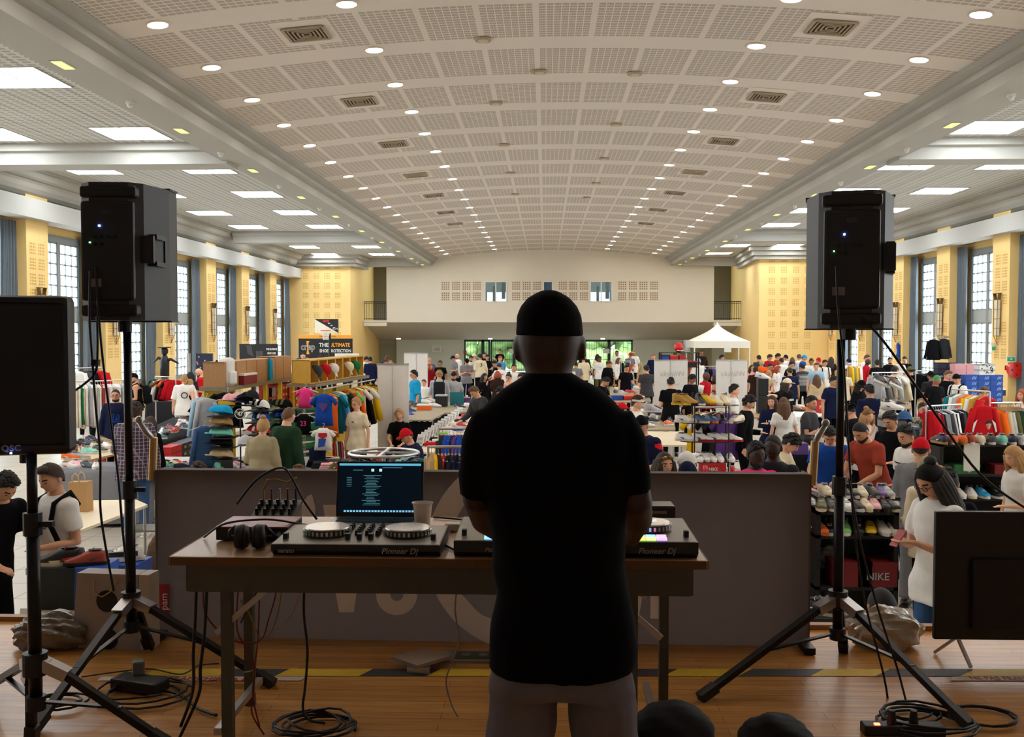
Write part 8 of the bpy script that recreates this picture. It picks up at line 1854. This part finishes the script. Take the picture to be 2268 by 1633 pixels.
(1797,794,1.80,'look',-20,2,('short',0),('tee','white'),(J,B_),'person in white T-shirt with a dark bag before the right windows','m',1,[('bag','black','black bag across the person in white near the blue cap')]),
(1813,792,1.82,'look',0,1,('cap','red'),('tee','brown'),(J,B_),'person in red cap in the far right crowd','m',0,[]),
(1827,797,1.80,'look',10,1,('short',0),('tee','white'),(J,'lblue'),'person in white T-shirt and pale jeans with a backpack strap','m',1,[('straps','black')]),
(1808,804,1.78,'stand',-10,0,('quiff',1),('tee','lblue'),(J,B_),'person in light blue T-shirt facing the stage, right crowd','m',1,[]),
(1809,829,1.66,'stand',180,0,('long',2),('long','beige'),(J,B_),'person with long straight brown hair and beige top seen from behind','f',1,[]),
(1841,790,1.82,'look',150,1,('long',1),('tee','dbrown'),(J,B_),'person in dark brown beside the right loudspeaker pole','f',0,[]),
(1743,838,1.76,'point',40,0,('cap','cream'),('oversize','black'),('wide','khaki'),'person in cream cap and black T-shirt pointing to the right','m',1,[('hair','longwavy',1),('print','f','CREPA',.06,'white',.33)]),
(1847,833,1.78,'look',25,1,('short',0),('tee','navy'),(T,'black'),'person in navy jersey left of the right loudspeaker pole','m',1,[]),
(1797,877,1.74,'cross',55,1,('short',0),('tee','dgrey'),(J,'black'),'person in dark grey T-shirt with arms crossed behind the barrier','m',1,[]),
(1752,961,1.66,'browse',60,0,('curly',0),('tee','cream'),(J,B_),'curly haired person in cream T-shirt bending behind the bright pink T-shirt person','m',1,[]),
(1880,794,1.80,'look',-10,1,('cap','navy'),('tee','white'),(J,B_),'person in navy cap and white T-shirt right of the loudspeaker pole','m',1,[('print','f','-',.2,'red',.25)]),
(1868,815,1.74,'stand',-20,2,('short',0),('tee','cream'),(J,B_),'person in cream T-shirt partly behind the right loudspeaker pole','m',0,[]),
(1883,897,1.70,'browse',200,1,('capback','black'),('tee','black'),(J,B_),'person in black cap seen from behind right of the loudspeaker pole','m',1,[]),
(1920,786,1.92,'look',40,0,('short',2),('tee','white'),(J,B_),'tall person in white behind the bright red jacket','m',0,[]),
(1922,794,1.84,'look',60,4,('bald',0),('long','red'),(J,'red'),'person in bright red jacket looking down','m',1,[]),
(1943,797,1.80,'stand',170,1,('short',0),('tee','black'),(J,B_),'person in black T-shirt with a white back print right of the red jacket','m',1,[('print','b','x',.22,'white',.3)]),
(1971,792,1.82,'stand',0,1,('short',0),('tee','black'),(J,B_),'person in black T-shirt below the blue jersey','m',1,[('beard',)]),
(1991,792,1.82,'look',150,1,('short',1),('tee','white'),(J,B_),'person in white T-shirt left of the curtained right window','m',0,[]),
(2004,790,1.84,'look',-40,1,('short',0),('tee','black'),(J,B_),'dark haired person in black looking left by the right window','m',1,[]),
(1980,813,1.78,'stand',180,1,('short',0),('long','red'),(J,B_),'person in red varsity jacket with yellow collar seen from behind','m',1,[]),
(1984,811,1.76,'look',-60,1,('short',2),('tee','beige'),(J,B_),'person facing the red varsity jacket','m',0,[]),
(2016,812,1.78,'look',185,1,('bucket','olive'),('tee','black'),(J,'black'),'person in olive bucket hat and black T-shirt seen from behind','m',1,[]),
(1907,842,1.70,'look',30,0,('bucket','black'),('long','black'),(J,B_),'long haired person in black hat with a white band','f',1,[('hair','longwavy',0)]),
(1926,851,1.80,'look',180,1,('short',0),('long','navy'),(J,B_),'person in dark navy pullover seen from behind, right of the pole','m',1,[]),
(2075,830,1.80,'look',20,2,('crop',6),('tee','black'),(J,B_),'person in black T-shirt looking down before the blue boxes','m',1,[]),
(2062,822,1.78,'look',180,2,('cap','black'),('tee','charcoal'),(J,B_),'person in black cap beside the pink boxes','m',0,[]),
(2099,820,1.82,'look',20,0,('quiff',2),('tee','black'),(J,B_),'person in black T-shirt with a white leaf print beside the blue boxes','m',1,[('print','f','adidas',.09,'white',.12)]),
(2101,808,1.84,'look',-10,1,('cap','black'),('tee','white'),(J,B_),'person in black cap before the pink boxes','m',0,[]),
(2119,828,1.78,'look',-60,1,('capback','black'),('tee','white'),(J,B_),'person in black cap and white T-shirt with dark straps by the blue boxes','m',1,[('straps','black')]),
(2042,892,1.58,'stand',5,0,('short',1),('tee','olive'),(J,B_),'person in glasses and camouflage T-shirt','m',1,[('glasses',),('camo',)]),
(1922,904,1.66,'face',20,0,('bun',3),('tee','white'),(J,B_),'smiling person with sunglasses pushed up on blond hair','f',1,[('shades',),('hair','longwavy',3)]),
(1973,911,1.76,'hold',-50,1,('short',0),('polo','black'),(J,B_),'person in black polo shirt with a raised hand, in profile','m',1,[]),
(2008,940,1.76,'look',-75,1,('short',0),('polo','white'),(J,B_),'person in white and black striped polo shirt looking left','m',1,[('beard',),('stripes','black',6)]),
(1907,934,1.80,'browse',-60,1,('crop',0),('tee','terra'),(J,B_),'person in terracotta T-shirt leaning over the shelving','m',1,[('beard',)]),
(2040,969,1.72,'look',150,1,('cap','red'),('long','grey'),(T,'grey'),'person in red cap and grey sweatshirt seen from behind','m',1,[]),
(2057,1011,1.66,'look',190,1,('cap','khaki'),('long','cream'),(J,B_),'person in grey cap and cream long top behind the curly haired person','m',1,[]),
(2063,1024,1.86,'phone',-65,1,('bun',0),('tee','white'),(J,'denim'),'person in glasses, white top and jeans looking at a red phone','f',1,[('glasses',),('hair','longwavy',0)]),
(2100,1037,1.66,'look',150,1,('short',0),('tee','black'),(J,B_),'dark haired person behind the curly haired person on the phone','m',0,[]),
(2185,925,1.52,'look',-5,0,('long',1),('tee','olive'),(J,B_),'long haired person bowed behind the row of sneakers at the right','f',1,[]),
(2180,857,1.72,'look',-30,0,('curly',2),('tee','dgrey'),(J,B_),'curly brown haired person behind the chrome clothes rack','m',0,[]),
(2247,985,1.66,'look',-80,0,('long',3),('tee','white'),(J,B_),'blond person in white T-shirt with a red label print at the right edge','f',1,[]),
(2264,861,1.72,'stand',-60,0,('long',4),('tee','cream'),(J,B_),'auburn haired person in cream at the right edge','f',0,[]),
(1955,1300,1.18,'sitlow',180,2,('crop',0),('tee','black'),(J,B_),'person with dark cropped hair crouching behind the plastic bag','m',1,[]),
(1838,945,1.70,'browse',-20,1,('short',0),('polo','blue'),(J,B_),'person in bright blue polo shirt bending behind the right barrier end','m',1,[]),
]
PHONE = MB().box((0,0,0), (.07,.14,.009), bev=.003).mesh('phone', mat('phone_red', rgb(150,30,40), .3))
for a in N:
    px_, yt, hh, pose, fc, sk, hr, tp, bt, lab, sx, hq = a[:12]; ex = a[12]
    o = None
    basic = [x for x in ex if x[0] not in ('plaid','straps','camo','scarf')]
    o = person(px_, yt, hh/1.0 if pose not in ('sit','sitlow') else 1.74, pose, fc, sk, hr, tp, bt, lab, sx, bool(hq), basic, shoes='white' if (px_ % 2) else 'black')
    for x in ex:
        if x[0] == 'straps':
            m = MB(); s = skel(pose, sx); m.M = s['T']
            for s_ in (-1, 1): m.tube([(s_*.10,.12,.42),(s_*.11,.05,.54),(s_*.115,-.10,.48),(s_*.12,-.148,.32),(s_*.16,-.10,.14)], .020, 6)
            m.build('backpack_strap', cloth(x[1]), o, True)
        elif x[0] == 'scarf': q = place(hair_mesh('crop'), 'headscarf', o, mats=[cloth('tan')]); q.matrix_local = skel(pose, sx)['HM'] @ Matrix.Scale(1.08, 4)
        elif x[0] in ('plaid', 'camo'):
            for c in o.children:
                if c.name.split('.')[0] in ('jacket', 't_shirt'):
                    m_, t_, b_ = newmat(x[0]+'_fabric'); tc = t_.nodes.new('ShaderNodeTexCoord'); sp = t_.nodes.new('ShaderNodeSeparateXYZ'); t_.links.new(tc.outputs['Object'], sp.inputs[0]); nn = NT(t_)
                    if x[0] == 'plaid':
                        p1, _ = nn.pulse(sp.outputs['X'], .045, .12); p2, _ = nn.pulse(sp.outputs['Z'], .045, .12); p3, _ = nn.pulse(sp.outputs['Y'], .045, .12); f_ = nn.m('MAXIMUM', nn.m('MAXIMUM', p1, p2), nn.m('MULTIPLY', p3, .5)); c1, c2 = rgb(54,42,58), rgb(160,148,162)
                    else: no_ = t_.nodes.new('ShaderNodeTexNoise'); no_.inputs['Scale'].default_value = 16; t_.links.new(tc.outputs['Object'], no_.inputs['Vector']); f_ = nn.m('GREATER_THAN', no_.outputs[0], .53); c1, c2 = rgb(150,148,128), rgb(64,66,54)
                    mx = t_.nodes.new('ShaderNodeMix'); mx.data_type = 'RGBA'; t_.links.new(f_, mx.inputs[0]); mx.inputs[6].default_value = (*c1, 1); mx.inputs[7].default_value = (*c2, 1); t_.links.new(mx.outputs[2], b_.inputs['Base Color']); b_.inputs['Roughness'].default_value = .9
                    c.material_slots[0].material = m_
    if pose == 'phone':
        s = skel(pose, sx); h_ = (s['A'][-1][2]+s['A'][1][2])/2+Vector((0,-.09,.03)); w0 = Matrix.Translation(o.location) @ Matrix.Rotation(radians(fc), 4, 'Z') @ Matrix.Scale(o.scale.x, 4)
        p = w0 @ h_; place(PHONE, 'phone', None, p, rot=(radians(50), 0, radians(fc)), label='red phone held by the %s' % ('person in glasses and white top' if px_ > 2000 else 'person in the striped grey T-shirt'), cat='phone')
bpy.data.scenes.remove(TMPS)
